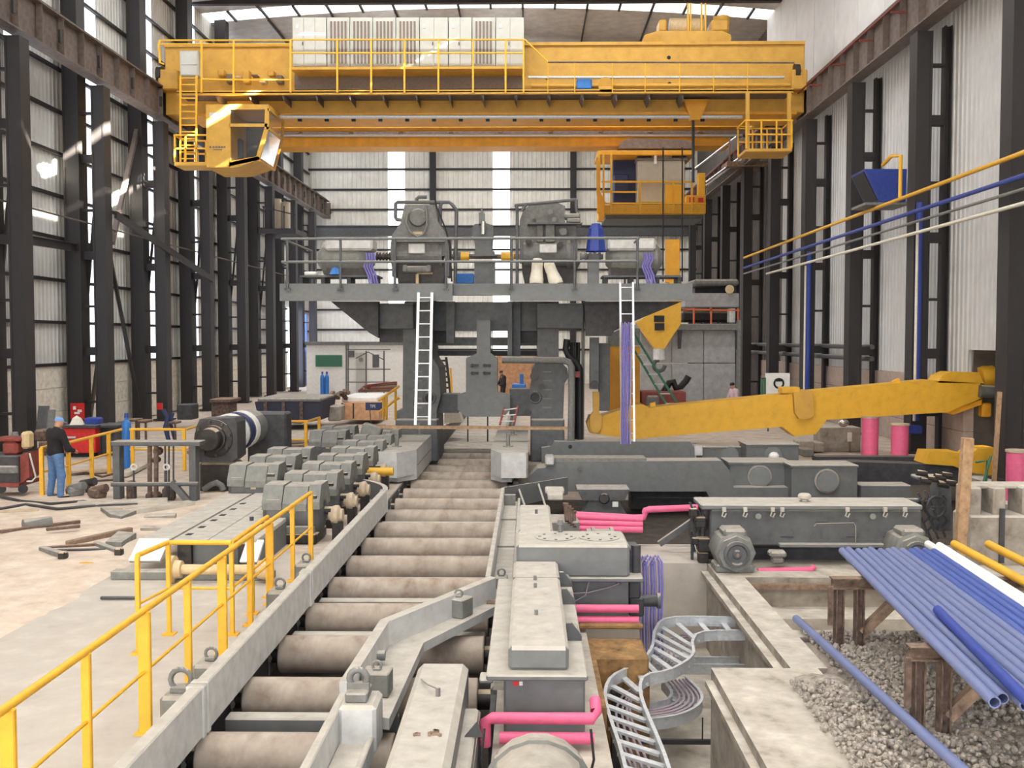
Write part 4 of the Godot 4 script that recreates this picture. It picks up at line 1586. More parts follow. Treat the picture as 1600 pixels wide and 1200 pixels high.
	ladder("short brown ladder with pale rungs leaning in the mill mouth", P(781, 664, 27.2), P(803, 664, 27.2), P(788, 637, 27.6), P(809, 634, 27.6), 3, "red_brown", "grey_pale", 0.05)
	var cc := th("cable_bundle", "flat curtain of violet cables hanging in front of the right gantry ladder", "cables", P(977, 690, 26.1))
	for i in 9:
		q = g()
		var x := 970.0 + i * 1.9
		q.tube(pts([[x + 1, 503 + (i % 3) * 2], [x + 1.5 * sin(i), 540], [x + 0.5, 600], [x + sin(i * 3.0), 650], [x, 694]], 26.15 + 0.03 * sin(i * 2.0)), 0.02, 6)
		ob("cable", q, "cable_violet" if i % 4 else "cable_lilac", cc)
	# ---- exit table behind the stand
	var ex := th("exit_table", "pale dusty plates of the exit table seen through the mouth of the mill", "table", V(-1.7, -0.1, 36))
	for i in 8:
		q = g()
		q.span(V(-2.7, -0.04, 31.6 + i * 2.0), V(-0.8, 0.02, 33.5 + i * 2.0), 0.01)
		ob("plate", q, "concrete", ex)
	for x in [-2.75, -0.7]:
		q = g()
		q.span(V(x - 0.05, -0.05, 31.4), V(x + 0.05, 0.5, 47))
		ob("side_plate", q, "grey_dark", ex)


func top_drives() -> void:
	# left gearbox
	var t := th("drive_gearbox", "grey drive gearbox on the left of the gantry, cables looped round its cover", "gearbox", P(655, 443, 28.4), "gearboxes on the gantry")
	var q := g()
	fp(q, [[632, 320], [680, 320], [684, 345], [698, 370], [698, 378], [612, 378], [612, 368], [626, 348]], 28.4, 1.1)
	ob("tower", q, "grey_worn", t)
	q = g()
	q.lathe(P(613, 396, 28.95), P(698, 396, 28.95) - P(613, 396, 28.95), [Vector2(0, 0), Vector2(0.42, 0), Vector2(0.42, 0.1), Vector2(0.36, 0.1), Vector2(0.36, 1.34), Vector2(0.42, 1.34), Vector2(0.42, 1.43), Vector2(0, 1.43)], 18)
	fb(q, 615, 374, 697, 400, 28.6, 0.8)
	ob("casing", q, "grey_worn", t)
	q = g()
	fb(q, 638, 380, 664, 396, 28.5, 0.1, 0.02)
	ob("inspection_cover", q, "grey_pale", t)
	q = g()
	q.cyl(P(653, 340, 28.4), P(653, 340, 28.2), 0.26, 0.22, 16)
	for i in 6:
		q.box(P(653 + 10 * cos(i * 1.05), 340 + 10 * sin(i * 1.05), 28.2), Vector3(0.06, 0.06, 0.08))
	ob("round_cover", q, "grey_worn", t)
	for line in [[[635, 335], [634, 347], [640, 362], [652, 370], [662, 366], [667, 352], [666, 322]], [[634, 345], [638, 332]]]:
		q = g()
		q.tube(pts(line, 28.25), 0.03, 6)
		ob("cable", q, "grey_motor", t)
	q = g()
	fb(q, 645, 362, 660, 366, 28.38, 0.03)
	ob("worn_lettering_plate", q, "tan_paint", t)
	q = g()
	q.cyl(P(630, 421, 28.5), P(674, 421, 28.5), 0.1, -1, 10)
	fb(q, 630, 414, 635, 424, 28.35, 0.3)
	fb(q, 667, 414, 672, 424, 28.35, 0.3)
	ob("lower_tie", q, "grey_worn", t)
	q = g()
	fp(q, [[618, 408], [698, 408], [692, 443], [622, 443]], 28.8, 0.6)
	ob("base", q, "oily", t)
	q = g()
	q.cyl(P(652, 428, 28.6), P(652, 443, 28.6), 0.05, -1, 6)
	q.cyl(P(652, 427, 28.6), P(676, 427, 28.6), 0.03, -1, 6)
	ob("drain_pipe", q, "tan_paint", t)
	for x in [612, 697]:
		q = g()
		fb(q, x, 370, x + 5, 432, 28.4, 0.9)
		ob("flange", q, "grey_dark", t)
	var pf := th("bent_pipework", "bent grey pipe frame round the left gantry gearbox", "pipe", P(712, 443, 28.5))
	for line in [[[628, 344], [620, 343], [618, 340], [618, 318], [621, 316], [702, 316], [706, 319], [713, 328], [713, 345], [711, 443]], [[690, 317], [688, 322], [688, 352]], [[651, 316], [651, 311], [654, 308], [667, 308]]]:
		q = g()
		q.tube(pts(line, 28.5), 0.05, 8)
		ob("pipe", q, "grey_dark", pf)
	q = g()
	q.tube(pts([[677, 300], [683, 325], [697, 360], [703, 385], [706, 440]], 28.3), 0.025, 6)
	ob("cable", q, "black", pf)
	# right gearbox
	t = th("drive_gearbox", "grey vertical drive gearbox with a curved back on the right half of the gantry", "gearbox", P(858, 443, 28.4), "gearboxes on the gantry")
	q = g()
	fp(q, [[812, 408], [812, 345], [816, 333], [822, 325], [830, 319], [872, 317], [883, 322], [883, 349], [900, 352], [902, 408]], 28.7, 1.0)
	ob("tower", q, "grey_worn", t)
	q = g()
	fb(q, 824, 348, 910, 350, 28.2, 0.8)
	ob("shelf_plate", q, "grey_dark", t)
	q = g()
	fb(q, 852, 350, 867, 378, 28.5, 0.2, 0.02)
	ob("rib_box", q, "grey_motor", t)
	q = g()
	fb(q, 838, 352, 849, 378, 28.55, 0.2, 0.02)
	ob("rib_box", q, "grey_motor", t)
	q = g()
	fb(q, 882, 333, 907, 341, 28.4, 0.5, 0.04)
	fb(q, 886, 341, 907, 347, 28.4, 0.5, 0.02)
	ob("pump_motor", q, "grey_motor", t)
	q = g()
	fb(q, 843, 381, 870, 395, 28.35, 0.1, 0.02)
	ob("inspection_cover", q, "grey_pale", t)
	q = g()
	q.lathe(P(818, 396, 28.9), P(906, 396, 28.9) - P(818, 396, 28.9), [Vector2(0, 0), Vector2(0.36, 0), Vector2(0.36, 1.2), Vector2(0.42, 1.2), Vector2(0.42, 1.3), Vector2(0.3, 1.5), Vector2(0, 1.5)], 18)
	ob("casing", q, "grey_worn", t)
	q = g()
	fp(q, [[815, 408], [908, 408], [902, 420], [895, 443], [820, 443], [816, 425]], 28.9, 0.6)
	ob("base", q, "oily", t)
	for p in [[826, 377, 5], [860, 331, 4], [866, 343, 4], [835, 344, 3], [880, 362, 6], [875, 383, 5]]:
		q = g()
		q.cyl(P(p[0], p[1], 28.75), P(p[0], p[1], 28.4), p[2] * 0.018, -1, 8)
		ob("fitting", q, "oily" if p[2] % 2 else "grey_motor", t)
	pf = th("bent_pipework", "straight grey pipe frame sloping over the right gantry gearbox", "pipe", P(807, 443, 28.4))
	for line in [[[808, 443], [808, 326], [806, 320]], [[804, 321], [900, 312]], [[822, 320], [818, 325], [815, 330]], [[900, 312], [901, 331]]]:
		q = g()
		q.tube(pts(line, 28.4), 0.045, 8)
		ob("pipe", q, "grey_dark", pf)
	# motors at both ends
	for s in 2:
		var x0 := 498.0 if s == 0 else 1034.0
		var x1 := 590.0 if s == 0 else 942.0
		var w := (x1 - x0) / 92.0
		t = th("gantry_motor", "big dusty grey motor on the %s end of the gantry, pale box on top" % ["left", "right"][s], "motor", P((x0 + x1) * 0.5, 443, 28.3), "motors on the gantry")
		q = g()
		var a := P(x0, 404, 28.6)
		var b := P(x1, 404, 28.6)
		q.lathe(a, b - a, [Vector2(0, 0), Vector2(0.2, 0), Vector2(0.38, 0.14), Vector2(0.46, 0.16), Vector2(0.46, 1.2), Vector2(0.36, 1.4), Vector2(0.2, 1.55), Vector2(0, 1.55)], 20)
		ob("casing", q, "grey_motor", t)
		q = g()
		fb(q, minf(x0 + 9 * w, x1 - 8 * w), 372, maxf(x0 + 9 * w, x1 - 8 * w), 391, 28.05, 0.9, 0.06)
		ob("terminal_box", q, "grey_pale", t)
		q = g()
		fb(q, minf(x0 + 12 * w, x1 - 12 * w), 418, maxf(x0 + 12 * w, x1 - 12 * w), 430, 28.25, 0.7)
		ob("base", q, "oily", t)
		q = g()
		fb(q, minf(x0 - 30 * w, x1), 430, maxf(x0 - 30 * w, x1), 433, 28.1, 1.0)
		ob("bed_plate", q, "grey_dark", t)
		for f in [0.0, 0.3, 0.65, 1.0]:
			q = g()
			var x := lerpf(x0 - 28 * w, x1 - 5 * w, f)
			fb(q, x - 3, 433, x + 3, 444, 28.2, 0.8)
			ob("bed_leg", q, "grey_deep", t)
		for i in 4:
			q = g()
			var x := x1 - 18 * w + i * 4.0 * w if s == 0 else 1006.0 + i * 4.0
			q.tube(pts([[x, 395], [x + 2, 404], [x - 3, 416], [x + 3, 430], [x + 6, 445]], 27.95), 0.03, 6)
			ob("cable", q, "cable_violet", t)
	# couplings and shafts between them
	var cps := [[588, 613, "oily", "dark ribbed coupling between the left gantry motor and gearbox"], [906, 942, "grey_worn", "grey flanged coupling between the right gantry gearbox and motor"]]
	for c in cps:
		q = g()
		var a := P(c[0], 401, 28.7)
		var b := P(c[1], 401, 28.7)
		var l := a.distance_to(b)
		var prof := [Vector2(0, 0)]
		for i in 5:
			var u := l * i / 5.0
			prof.append_array([Vector2(0.13, u), Vector2(0.13, u + l * 0.1), Vector2(0.08, u + l * 0.1), Vector2(0.08, u + l * 0.2)])
		prof.append(Vector2(0, l))
		q.lathe(a, b - a, prof, 14)
		ob("shaft_coupling", q, c[2], self, c[3], "coupling")
	t = th("cardan_shaft", "shaft with yellow ends running between the two gantry gearboxes", "shaft", P(760, 402, 28.7))
	q = g()
	q.cyl(P(700, 401, 28.8), P(814, 401, 28.8), 0.07, -1, 12)
	ob("shaft", q, "rust_light", t)
	for s in [[720, 733], [783, 803]]:
		q = g()
		q.cyl(P(s[0], 401, 28.8), P(s[1], 401, 28.8), 0.13, -1, 14)
		ob("yellow_sleeve", q, "yellow", t)
	q = g()
	q.cyl(P(708, 401, 28.8), P(720, 401, 28.8), 0.16, -1, 14)
	ob("flange", q, "grey_worn", t)
	t = th("clamp_unit", "grey upright clamp unit with a shiny rod at the middle of the gantry", "machine", P(755, 443, 28.2))
	q = g()
	fp(q, [[742, 350], [738, 355], [738, 366], [741, 378], [743, 392], [768, 392], [769, 378], [771, 366], [770, 352], [760, 349]], 28.2, 0.5)
	ob("body", q, "grey_dark", t)
	q = g()
	fb(q, 748, 332, 757, 352, 28.2, 0.3)
	fb(q, 751, 325, 754, 333, 28.2, 0.1)
	ob("upper_arm", q, "grey_paint", t)
	q = g()
	q.cyl(P(755, 346, 28.1), P(755, 366, 28.1), 0.07, -1, 10)
	ob("shiny_rod", q, "chrome", t)
	q = g()
	fb(q, 741, 392, 772, 399, 28.1, 0.6)
	fb(q, 741, 408, 773, 444, 28.2, 0.5)
	fb(q, 734, 397, 776, 400, 28.0, 0.8)
	ob("pedestal", q, "grey_dark", t)
	# draped cloths and oddments
	var sup := g()
	fb(sup, 919, 396, 936, 444, 28.5, 0.4)
	ob("support_post", sup, "grey_paint", self, "grey square post under the blue draped cloth on the gantry", "post")
	q = g()
	var prof := [Vector2(0, 0.76), Vector2(0.12, 0.74), Vector2(0.2, 0.6), Vector2(0.24, 0.3), Vector2(0.27, 0.0), Vector2(0.3, -0.02)]
	folds(q, P(931, 392, 28.3), prof, 14, 0.04)
	ob("draped_cloth", q, "blue", self, "bright blue cloth draped over the coupling post on the gantry", "cloth")
	var wc := th("white_trousers", "two white cloth-wrapped bundles splayed like legs behind the gantry railing", "cloth", P(850, 443, 27.4))
	for s in [[840, 404, 838, 444], [856, 409, 870, 445]]:
		q = g()
		var a := P(s[0], s[1], 27.5)
		var b := P(s[2], s[3], 27.4)
		var l := a.distance_to(b)
		q.lathe(a, b - a, [Vector2(0, 0), Vector2(0.12, 0.01), Vector2(0.15, 0.1), Vector2(0.155, l * 0.5), Vector2(0.19, l * 0.8), Vector2(0.19, l), Vector2(0, l)], 12)
		ob("bundle", q, "cloth_white", wc)
	wc.name = "cloth_bundle"
	q = g()
	fb(q, 712, 427, 740, 443, 30.5, 0.5, 0.02)
	ob("blue_chest", q, "blue_bright", self, "light blue metal chest behind the pipe frame on the gantry", "chest")
	q = g()
	folds(q, P(524, 429, 28.1), [Vector2(0, 0.22), Vector2(0.1, 0.17), Vector2(0.16, 0.05), Vector2(0.2, 0.0)], 9, 0.05)
	ob("rag", q, "blue_bright", self, "crumpled turquoise rag on the bed plate of the left gantry motor", "rag")
	q = g()
	fb(q, 475, 424, 494, 430, 28.1, 0.3, 0.03)
	ob("white_tool_box", q, "white", self, "small white box at the left end of the gantry motor bed", "box")


func folds(q: G, at: Vector3, prof: Array, k: int, amp: float) -> G:
	for i in prof.size() - 1:
		for j in k:
			var c := []
			for e in [[0, 0], [0, 1], [1, 1], [1, 0]]:
				var p: Vector2 = prof[i + e[0]]
				var jj: int = (j + e[1]) % k
				var a: float = TAU * jj / k
				var r: float = p.x * (1.0 + amp * 4.0 * sin(jj * 2.6) * float(i + e[0]) / prof.size())
				c.append(at + Vector3(cos(a) * r, p.y, sin(a) * r))
			var m: Vector3 = (c[1] - c[0]).cross(c[3] - c[0])
			if m.length() < 1e-9:
				m = (c[2] - c[1]).cross(c[3] - c[1])
			m = m.normalized()
			var mid: Vector3 = (c[0] + c[2]) * 0.5 - at
			if m.dot(Vector3(mid.x, 0.05, mid.z)) < 0:
				m = -m
			q.quad(c[0], c[1], c[2], c[3], m)
	return q


# nets: meshes the smooth union of tapered capsules as surface nets; bones are [from, to, radius, radius]
func nets(bones: Array, cell: float, k: float) -> G:
	var lo := Vector3.INF
	var hi := -Vector3.INF
	for b in bones:
		var r: float = maxf(b[2], b[3]) + cell * 2.0
		for e in [b[0], b[1]]:
			lo = lo.min(e - Vector3.ONE * r)
			hi = hi.max(e + Vector3.ONE * r)
	var nx := int((hi.x - lo.x) / cell) + 2
	var ny := int((hi.y - lo.y) / cell) + 2
	var nz := int((hi.z - lo.z) / cell) + 2
	var f := PackedFloat32Array()
	f.resize(nx * ny * nz)
	f.fill(1.0)
	for b in bones:
		var a: Vector3 = b[0]
		var ab: Vector3 = b[1] - a
		var l2 := maxf(ab.length_squared(), 1e-9)
		var r: float = maxf(b[2], b[3]) + k + cell * 2.0
		var p0 := ((a.min(b[1]) - Vector3.ONE * r - lo) / cell).max(Vector3.ZERO)
		var p1 := (a.max(b[1]) + Vector3.ONE * r - lo) / cell
		for x in range(int(p0.x), mini(nx, int(p1.x) + 2)):
			for y in range(int(p0.y), mini(ny, int(p1.y) + 2)):
				for z in range(int(p0.z), mini(nz, int(p1.z) + 2)):
					var p := lo + Vector3(x, y, z) * cell
					var t := clampf((p - a).dot(ab) / l2, 0.0, 1.0)
					var d: float = p.distance_to(a + ab * t) - lerpf(b[2], b[3], t)
					var i := (x * ny + y) * nz + z
					var o := f[i]
					var h := maxf(k - absf(o - d), 0.0) / k
					f[i] = minf(o, d) - h * h * k * 0.25
	var vert := {}
	var nor := {}
	for x in nx - 1:
		for y in ny - 1:
			for z in nz - 1:
				var s := Vector3.ZERO
				var c := 0
				var inside := 0
				var val := []
				for j in 8:
					val.append(f[((x + (j & 1)) * ny + y + ((j >> 1) & 1)) * nz + z + ((j >> 2) & 1)])
					if val[j] < 0.0: inside += 1
				if inside == 0 or inside == 8:
					continue
				for j in 8:
					for ax in 3:
						var q := j | (1 << ax)
						if q != j and (val[j] < 0.0) != (val[q] < 0.0):
							var u: float = val[j] / (val[j] - val[q])
							var p := Vector3(j & 1, (j >> 1) & 1, (j >> 2) & 1)
							p[ax] = u
							s += p
							c += 1
				var id := (x * ny + y) * nz + z
				vert[id] = lo + (Vector3(x, y, z) + s / c) * cell
				var m := Vector3(val[1] + val[3] + val[5] + val[7] - val[0] - val[2] - val[4] - val[6], val[2] + val[3] + val[6] + val[7] - val[0] - val[1] - val[4] - val[5], val[4] + val[5] + val[6] + val[7] - val[0] - val[1] - val[2] - val[3])
				nor[id] = m.normalized() if m.length() > 1e-9 else Vector3.UP
	var q := g()
	var step := [ny * nz, nz, 1]
	for id in vert:
		for ax in 3:
			if id + step[ax] >= f.size():
				continue
			if (f[id] < 0.0) != (f[id + step[ax]] < 0.0):
				var u: int = step[(ax + 1) % 3]
				var w: int = step[(ax + 2) % 3]
				if vert.has(id - u) and vert.has(id - w) and vert.has(id - u - w):
					q.soft(vert[id], vert[id - u], vert[id - u - w], vert[id - w], nor[id], nor[id - u], nor[id - u - w], nor[id - w])
	return q


# person: a standing figure 1.72 m tall; "face" is the way the body looks, "bow" how far the head bends
func person(label: String, at: Vector3, face: float, cell: float, jumper: String, trousers: String, cap: String, tall := 1.72, arms := [Vector3(0.22, 0.98, 0.3), Vector3(-0.16, 1.0, 0.34)]) -> Node3D:
	var t := th("person", label, "person", at)
	var k := tall / 1.72
	var B := Basis(Vector3.UP, face) * k
	var pt := func(x: float, y: float, z: float) -> Vector3: return at + B * Vector3(x, y, z)
	var legs := []
	var body := []
	var top := []
	for s in [-1.0, 1.0]:
		var hip: Vector3 = pt.call(s * 0.1, 0.9, 0.0)
		var knee: Vector3 = pt.call(s * 0.15, 0.5, 0.03)
		var ank: Vector3 = pt.call(s * 0.18, 0.09, -0.02)
		legs.append([hip, knee, 0.105 * k, 0.08 * k])
		legs.append([knee, ank, 0.08 * k, 0.068 * k])
		body.append([hip, knee, 0.09 * k, 0.058 * k])
		body.append([knee, ank, 0.058 * k, 0.04 * k])
		body.append([ank, pt.call(s * 0.2, 0.04, 0.15), 0.045 * k, 0.035 * k])
		var sh: Vector3 = pt.call(s * 0.2, 1.42, 0.02)
		var h: Vector3 = arms[0] if s > 0 else arms[1]
		var hand: Vector3 = pt.call(h.x, h.y, h.z)
		var el: Vector3 = (sh + hand) * 0.5 + B * Vector3(s * 0.1, -0.14, -0.06)
		top.append([sh, el, 0.08 * k, 0.065 * k])
		top.append([el, el.lerp(hand, 0.85), 0.065 * k, 0.05 * k])
		body.append([sh, el, 0.055 * k, 0.042 * k])
		body.append([el, hand, 0.042 * k, 0.03 * k])
		var dir := (hand - el).normalized()
		var side := dir.cross(Vector3.UP).normalized()
		body.append([hand, hand + dir * 0.07 * k, 0.032 * k, 0.036 * k])
		for i in 4:
			var r: Vector3 = hand + dir * 0.09 * k + side * (0.022 * (i - 1.5)) * k
			var tip: Vector3 = r + (dir * 0.045 + Vector3(0, -0.03, 0)) * k * [0.9, 1.05, 1.0, 0.8][i]
			body.append([r, tip, 0.0095 * k, 0.0085 * k])
		body.append([hand + side * 0.03 * k, hand + (side * 0.055 + dir * 0.06) * k, 0.011 * k, 0.009 * k])
	legs.append([pt.call(-0.07, 0.95, 0), pt.call(0.07, 0.95, 0), 0.125 * k, 0.125 * k])
	body.append([pt.call(0, 0.95, 0), pt.call(0, 1.2, 0), 0.12 * k, 0.13 * k])
	body.append([pt.call(-0.09, 1.36, 0.02), pt.call(0.09, 1.36, 0.02), 0.12 * k, 0.12 * k])
	body.append([pt.call(0, 1.4, 0.02), pt.call(0, 1.56, 0.06), 0.06 * k, 0.055 * k])
	top.append([pt.call(-0.06, 1.0, 0.0), pt.call(0.06, 1.0, 0), 0.14 * k, 0.14 * k])
	top.append([pt.call(0, 1.05, 0), pt.call(0, 1.3, 0.0), 0.15 * k, 0.165 * k])
	top.append([pt.call(-0.11, 1.36, 0.0), pt.call(0.11, 1.36, 0.0), 0.125 * k, 0.125 * k])
	top.append([pt.call(0, 1.42, 0.02), pt.call(0, 1.49, 0.04), 0.075 * k, 0.068 * k])
	var hc: Vector3 = pt.call(0.0, 1.62, 0.1)
	var fw: Vector3 = (B * Vector3(0.25, -0.25, 1.0)).normalized()
	var rt := Vector3.UP.cross(fw).normalized()
	var up := fw.cross(rt)
	body.append([hc + up * 0.03 * k, hc - up * 0.02 * k + fw * 0.015 * k, 0.088 * k, 0.078 * k])
	body.append([hc - up * 0.06 * k + fw * 0.04 * k, hc - up * 0.085 * k + fw * 0.055 * k, 0.052 * k, 0.036 * k])
	body.append([hc + fw * 0.09 * k + up * 0.01 * k, hc + fw * 0.115 * k - up * 0.025 * k, 0.012 * k, 0.017 * k])
	body.append([hc + fw * 0.08 * k - up * 0.06 * k - rt * 0.02 * k, hc + fw * 0.08 * k - up * 0.06 * k + rt * 0.02 * k, 0.014 * k, 0.014 * k])
	for s in [-1.0, 1.0]:
		body.append([hc + rt * s * 0.088 * k + up * 0.02 * k, hc + rt * s * 0.088 * k - up * 0.03 * k, 0.018 * k, 0.014 * k])
	ob("body", nets(body, cell, 0.03), "skin", t)
	for s in [-1.0, 1.0]:
		var ey := g()
		ey.ball(hc + fw * 0.083 * k + rt * s * 0.032 * k + up * 0.018 * k, Vector3.ONE * 0.012 * k, 8)
		ob("eye", ey, "black", t)
	ob("trousers", nets(legs, cell, 0.06), trousers, t)
	ob("jumper", nets(top, cell, 0.06), jumper, t)
	var q := g()
	for s in [-1.0, 1.0]:
		q = g()
		var a: Vector3 = pt.call(s * 0.18, 0.05, -0.06)
		var b: Vector3 = pt.call(s * 0.205, 0.045, 0.17)
		q.bar(a, b, 0.1 * k, 0.09 * k, 0.03)
		ob("boot", q, "oily", t)
	q = g()
	q.lathe(hc + up * 0.02 * k, up, [Vector2(0.096, 0.0), Vector2(0.1, 0.02), Vector2(0.092, 0.06), Vector2(0.06, 0.09), Vector2(0, 0.1)], 14)
	if cap != "black":
		q.box(hc + up * 0.03 * k + fw * 0.12 * k, Vector3(0.15, 0.012, 0.1) * k, 0.0, Basis(rt, up, fw))
	ob("cap" if cap != "black" else "hair", q, cap, t)
	return t


func one(called: String, label: String, category: String, q: G, m: String, group := "") -> MeshInstance3D:
	return ob(called, q, m, self, label, category, group)


func right_side() -> void:
	# ---- pipe rack over the gravel: rusty trestles, blue and white pipes
	for k in 2:
		var d: float = [11.1, 8.62][k]
		var x: float = [3.5, 3.42][k]
		var t := th("pipe_trestle", ["far", "near"][k] + " rusty steel trestle standing in the gravel under the blue pipes", "trestle", V(x, 0, d), "rusty trestles")
		for s in [-0.11, 0.11]:
			var q := g()
			q.ibeam(V(x + s, 0.02, d), V(x + s, 0.7, d), 0.12, 0.09, 0.014, Vector3.RIGHT)
			ob("post", q, "rust", t)
		var q := g()
		q.span(V(x - 0.22, 0.0, d - 0.15), V(x + 0.3, 0.035, d + 0.15))
		ob("base_plate", q, "rust", t)
		q = g()
		q.ibeam(V(x - 0.2, 0.75, d), V(6.4, 0.75, d), 0.14, 0.12, 0.014)
		ob("cross_beam", q, "rust", t)
		q = g()
		q.bar(V(x + 0.14, 0.2, d), V(x + 0.62, 0.68, d), 0.09, 0.1)
		ob("brace", q, "rust_light", t)
		q = g()
		q.span(V(x - 0.24, 0.3, d - 0.07), V(x - 0.19, 0.72, d - 0.03))
		ob("splice_plate", q, "rust", t)
		q = g()
		q.ibeam(V(6.2, 0.02, d), V(6.2, 0.7, d), 0.12, 0.09, 0.014, Vector3.RIGHT)
		ob("post", q, "rust", t)
	var shade := ["first", "second", "third", "fourth", "fifth", "sixth", "seventh", "eighth", "ninth", "tenth", "eleventh", "twelfth", "thirteenth"]
	var nd := [7.12, 7.2, 7.06, 7.18, 7.05, 7.1, 6.95, 7.0, 6.9, 7.15, 7.0, 6.9, 7.05]
	for i in 13:
		var q := g()
		q.pipe(V(3.27 + 0.094 * i, 0.858, nd[i]), V(3.78 + 0.09 * i, 0.858, 12.28 + 0.05 * sin(i * 2.0)), 0.043, 14)
		one("blue_pipe", "%s blue pipe on the trestles, counted from the side nearest the pit, %s" % [shade[i], "dull with dust" if i < 9 else "clean and bright"], "pipe", q, "blue_pipe_dusty" if i < 9 else "blue_pipe", "blue pipes on the trestles")
	for i in 2:
		var q := g()
		q.pipe(V(4.52 + 0.1 * i, 0.858, 7.0), V(4.97 + 0.1 * i, 0.858, 12.7 - 0.1 * i), 0.046, 14)
		one("white_pipe", ["white pipe lying directly beside the blue pipes", "white pipe on the outer side of the row, nearest the yellow pipes"][i], "pipe", q, "white", "white pipes on the trestles")
	for i in 2:
		var q := g()
		q.pipe(V(5.05 + 0.38 * i, 0.875, 8.0), V(5.26 + 0.42 * i, 0.875, 12.62), 0.05, 14)
		one("yellow_pipe", ["yellow pipe lying next to the white pipes", "yellow pipe farthest right on the trestles"][i], "pipe", q, "yellow", "yellow pipes on the trestles")
	var lp := g()
	lp.pipe(PY(1465, 953, 0.94), PY(1625, 1115, 0.94), 0.043, 14)
	one("loose_pipe", "bright blue pipe lying askew on top of the row of blue pipes", "pipe", lp, "blue")
	lp = g()
	lp.pipe(V(3.19, 0.08, 12.1), V(3.06, 0.4, 6.3), 0.045, 14)
	one("loose_pipe", "single blue pipe slanting over the gravel in front of the trestle feet", "pipe", lp, "blue_pipe_dusty")
	# scattered stones over the gravel, far past counting
	var stone := g()
	stone.box(Vector3.ZERO, Vector3(0.05, 0.032, 0.042), 0.012, Basis.from_euler(Vector3(0.3, 0.4, 0.2)))
	var am := ArrayMesh.new()
	var a := []
	a.resize(Mesh.ARRAY_MAX)
	var vv := stone.v.duplicate(); vv.append_array(stone.tv)
	var nn := stone.n.duplicate(); nn.append_array(stone.tn)
	a[Mesh.ARRAY_VERTEX] = vv
	a[Mesh.ARRAY_NORMAL] = nn
	am.add_surface_from_arrays(Mesh.PRIMITIVE_TRIANGLES, a)
	am.surface_set_material(0, M["stone"])
	var mm := MultiMesh.new()
	mm.transform_format = MultiMesh.TRANSFORM_3D
	mm.mesh = am
	mm.instance_count = 15000
	for i in 15000:
		var x := rng.randf_range(2.55, 8.0)
		var d := rng.randf_range(6.3, 11.6)
		if x < 3.15 and d > 9.9: x += 0.7
		var B := Basis.from_euler(Vector3(rng.randf() * 6, rng.randf() * 6, rng.randf() * 6)).scaled(Vector3.ONE * rng.randf_range(0.25, 1.25))
		mm.set_instance_transform(i, Transform3D(B, V(x, 0.05 + rng.randf_range(-0.02, 0.04), d)))
	var mi := MultiMeshInstance3D.new()
	mi.name = "gravel_stones"
	mi.multimesh = mm
	add_child(mi)
	metas(mi, "loose grey crushed stones covering the ground under the pipe trestles", "gravel", "", "stuff")
	# ---- the long grey gearbox beyond the pit with motors in front
	var t := th("long_gearbox", "long grey gearbox with a dusty clamped lid standing behind the cable pit", "gearbox", P(1270, 885, 15.8))
	var q := g()
	fb(q, 1110, 797, 1440, 853, 15.35, 0.75, 0.02)
	ob("body", q, "grey_dark", t)
	q = g()
	fb(q, 1096, 789, 1442, 797, 15.25, 0.75, 0.015)
	ob("lid", q, "grey_paint", t)
	q = g()
	fb(q, 1108, 779, 1436, 784, 16.3, 0.1, 0.01)
	ob("rear_ledge", q, "grey_dark", t)
	q = g()
	fb(q, 1218, 850, 1440, 856, 15.25, 0.5, 0.01)
	ob("lower_ledge", q, "grey_paint", t)
	q = g()
	fb(q, 1100, 856, 1445, 886, 15.75, 0.6)
	ob("plinth", q, "grey_deep", t)
	for x in [1132, 1165, 1208, 1223, 1325, 1384, 1415]:
		q = g()
		fb(q, x - 3, 793, x + 3, 800, 15.2, 0.05, 0.005)
		q.tube(pts([[x - 2, 800], [x - 4, 806], [x, 808], [x + 3, 802]], 15.22), 0.012, 5)
		ob("clamp", q, "dust", t)
	for x in [1185, 1364]:
		q = g()
		q.cyl(P(x, 807, 15.35), P(x, 807, 15.28), 0.045, -1, 10)
		ob("plug", q, "grey_motor", t)
	q = g()
	q.cyl(P(1257, 791, 15.6), P(1257, 779, 15.6), 0.05, -1, 10)
	q.lathe(P(1257, 780, 15.6), Vector3.UP, [Vector2(0.06, 0), Vector2(0.1, 0.02), Vector2(0.1, 0.06), Vector2(0.07, 0.09), Vector2(0, 0.095)], 14)
	ob("breather", q, "dust", t)
	q = g()
	q.tube(pts([[1272, 822], [1276, 818], [1334, 817], [1337, 822], [1337, 852]], 15.3), 0.008, 5)
	ob("wire", q, "dust_grey", t)
	for f in [[1120, 825], [1220, 838], [1322, 838], [1380, 838], [1275, 815]]:
		q = g()
		fb(q, f[0], f[1], f[0] + 20, f[1] + 2, 15.34, 0.03)
		ob("label_bar", q, "grey_deep", t)
	for i in 2:
		var cx: float = [1151, 1432][i]
		var m := th("flange_motor", ["dusty round motor facing the camera at the left foot of the long gearbox", "dusty round motor at the right end of the long gearbox, half behind the pipes"][i], "motor", P(cx, 893, 14.8), "motors before the long gearbox")
		q = g()
		var o := P(cx, 866, 14.72)
		q.lathe(o, Vector3.BACK, [Vector2(0, -0.62), Vector2(0.3, -0.62), Vector2(0.3, -0.1), Vector2(0.26, -0.06), Vector2(0.26, 0), Vector2(0, 0)], 8)
		ob("casing", q, "grey_motor", m)
		q = g()
		q.lathe(o, Vector3.BACK, [Vector2(0.19, 0), Vector2(0.19, 0.05), Vector2(0.15, 0.06), Vector2(0.13, 0.03), Vector2(0.07, 0.03), Vector2(0.05, 0.06), Vector2(0, 0.06)], 18)
		ob("end_bell", q, "grey_dark", m)
		q = g()
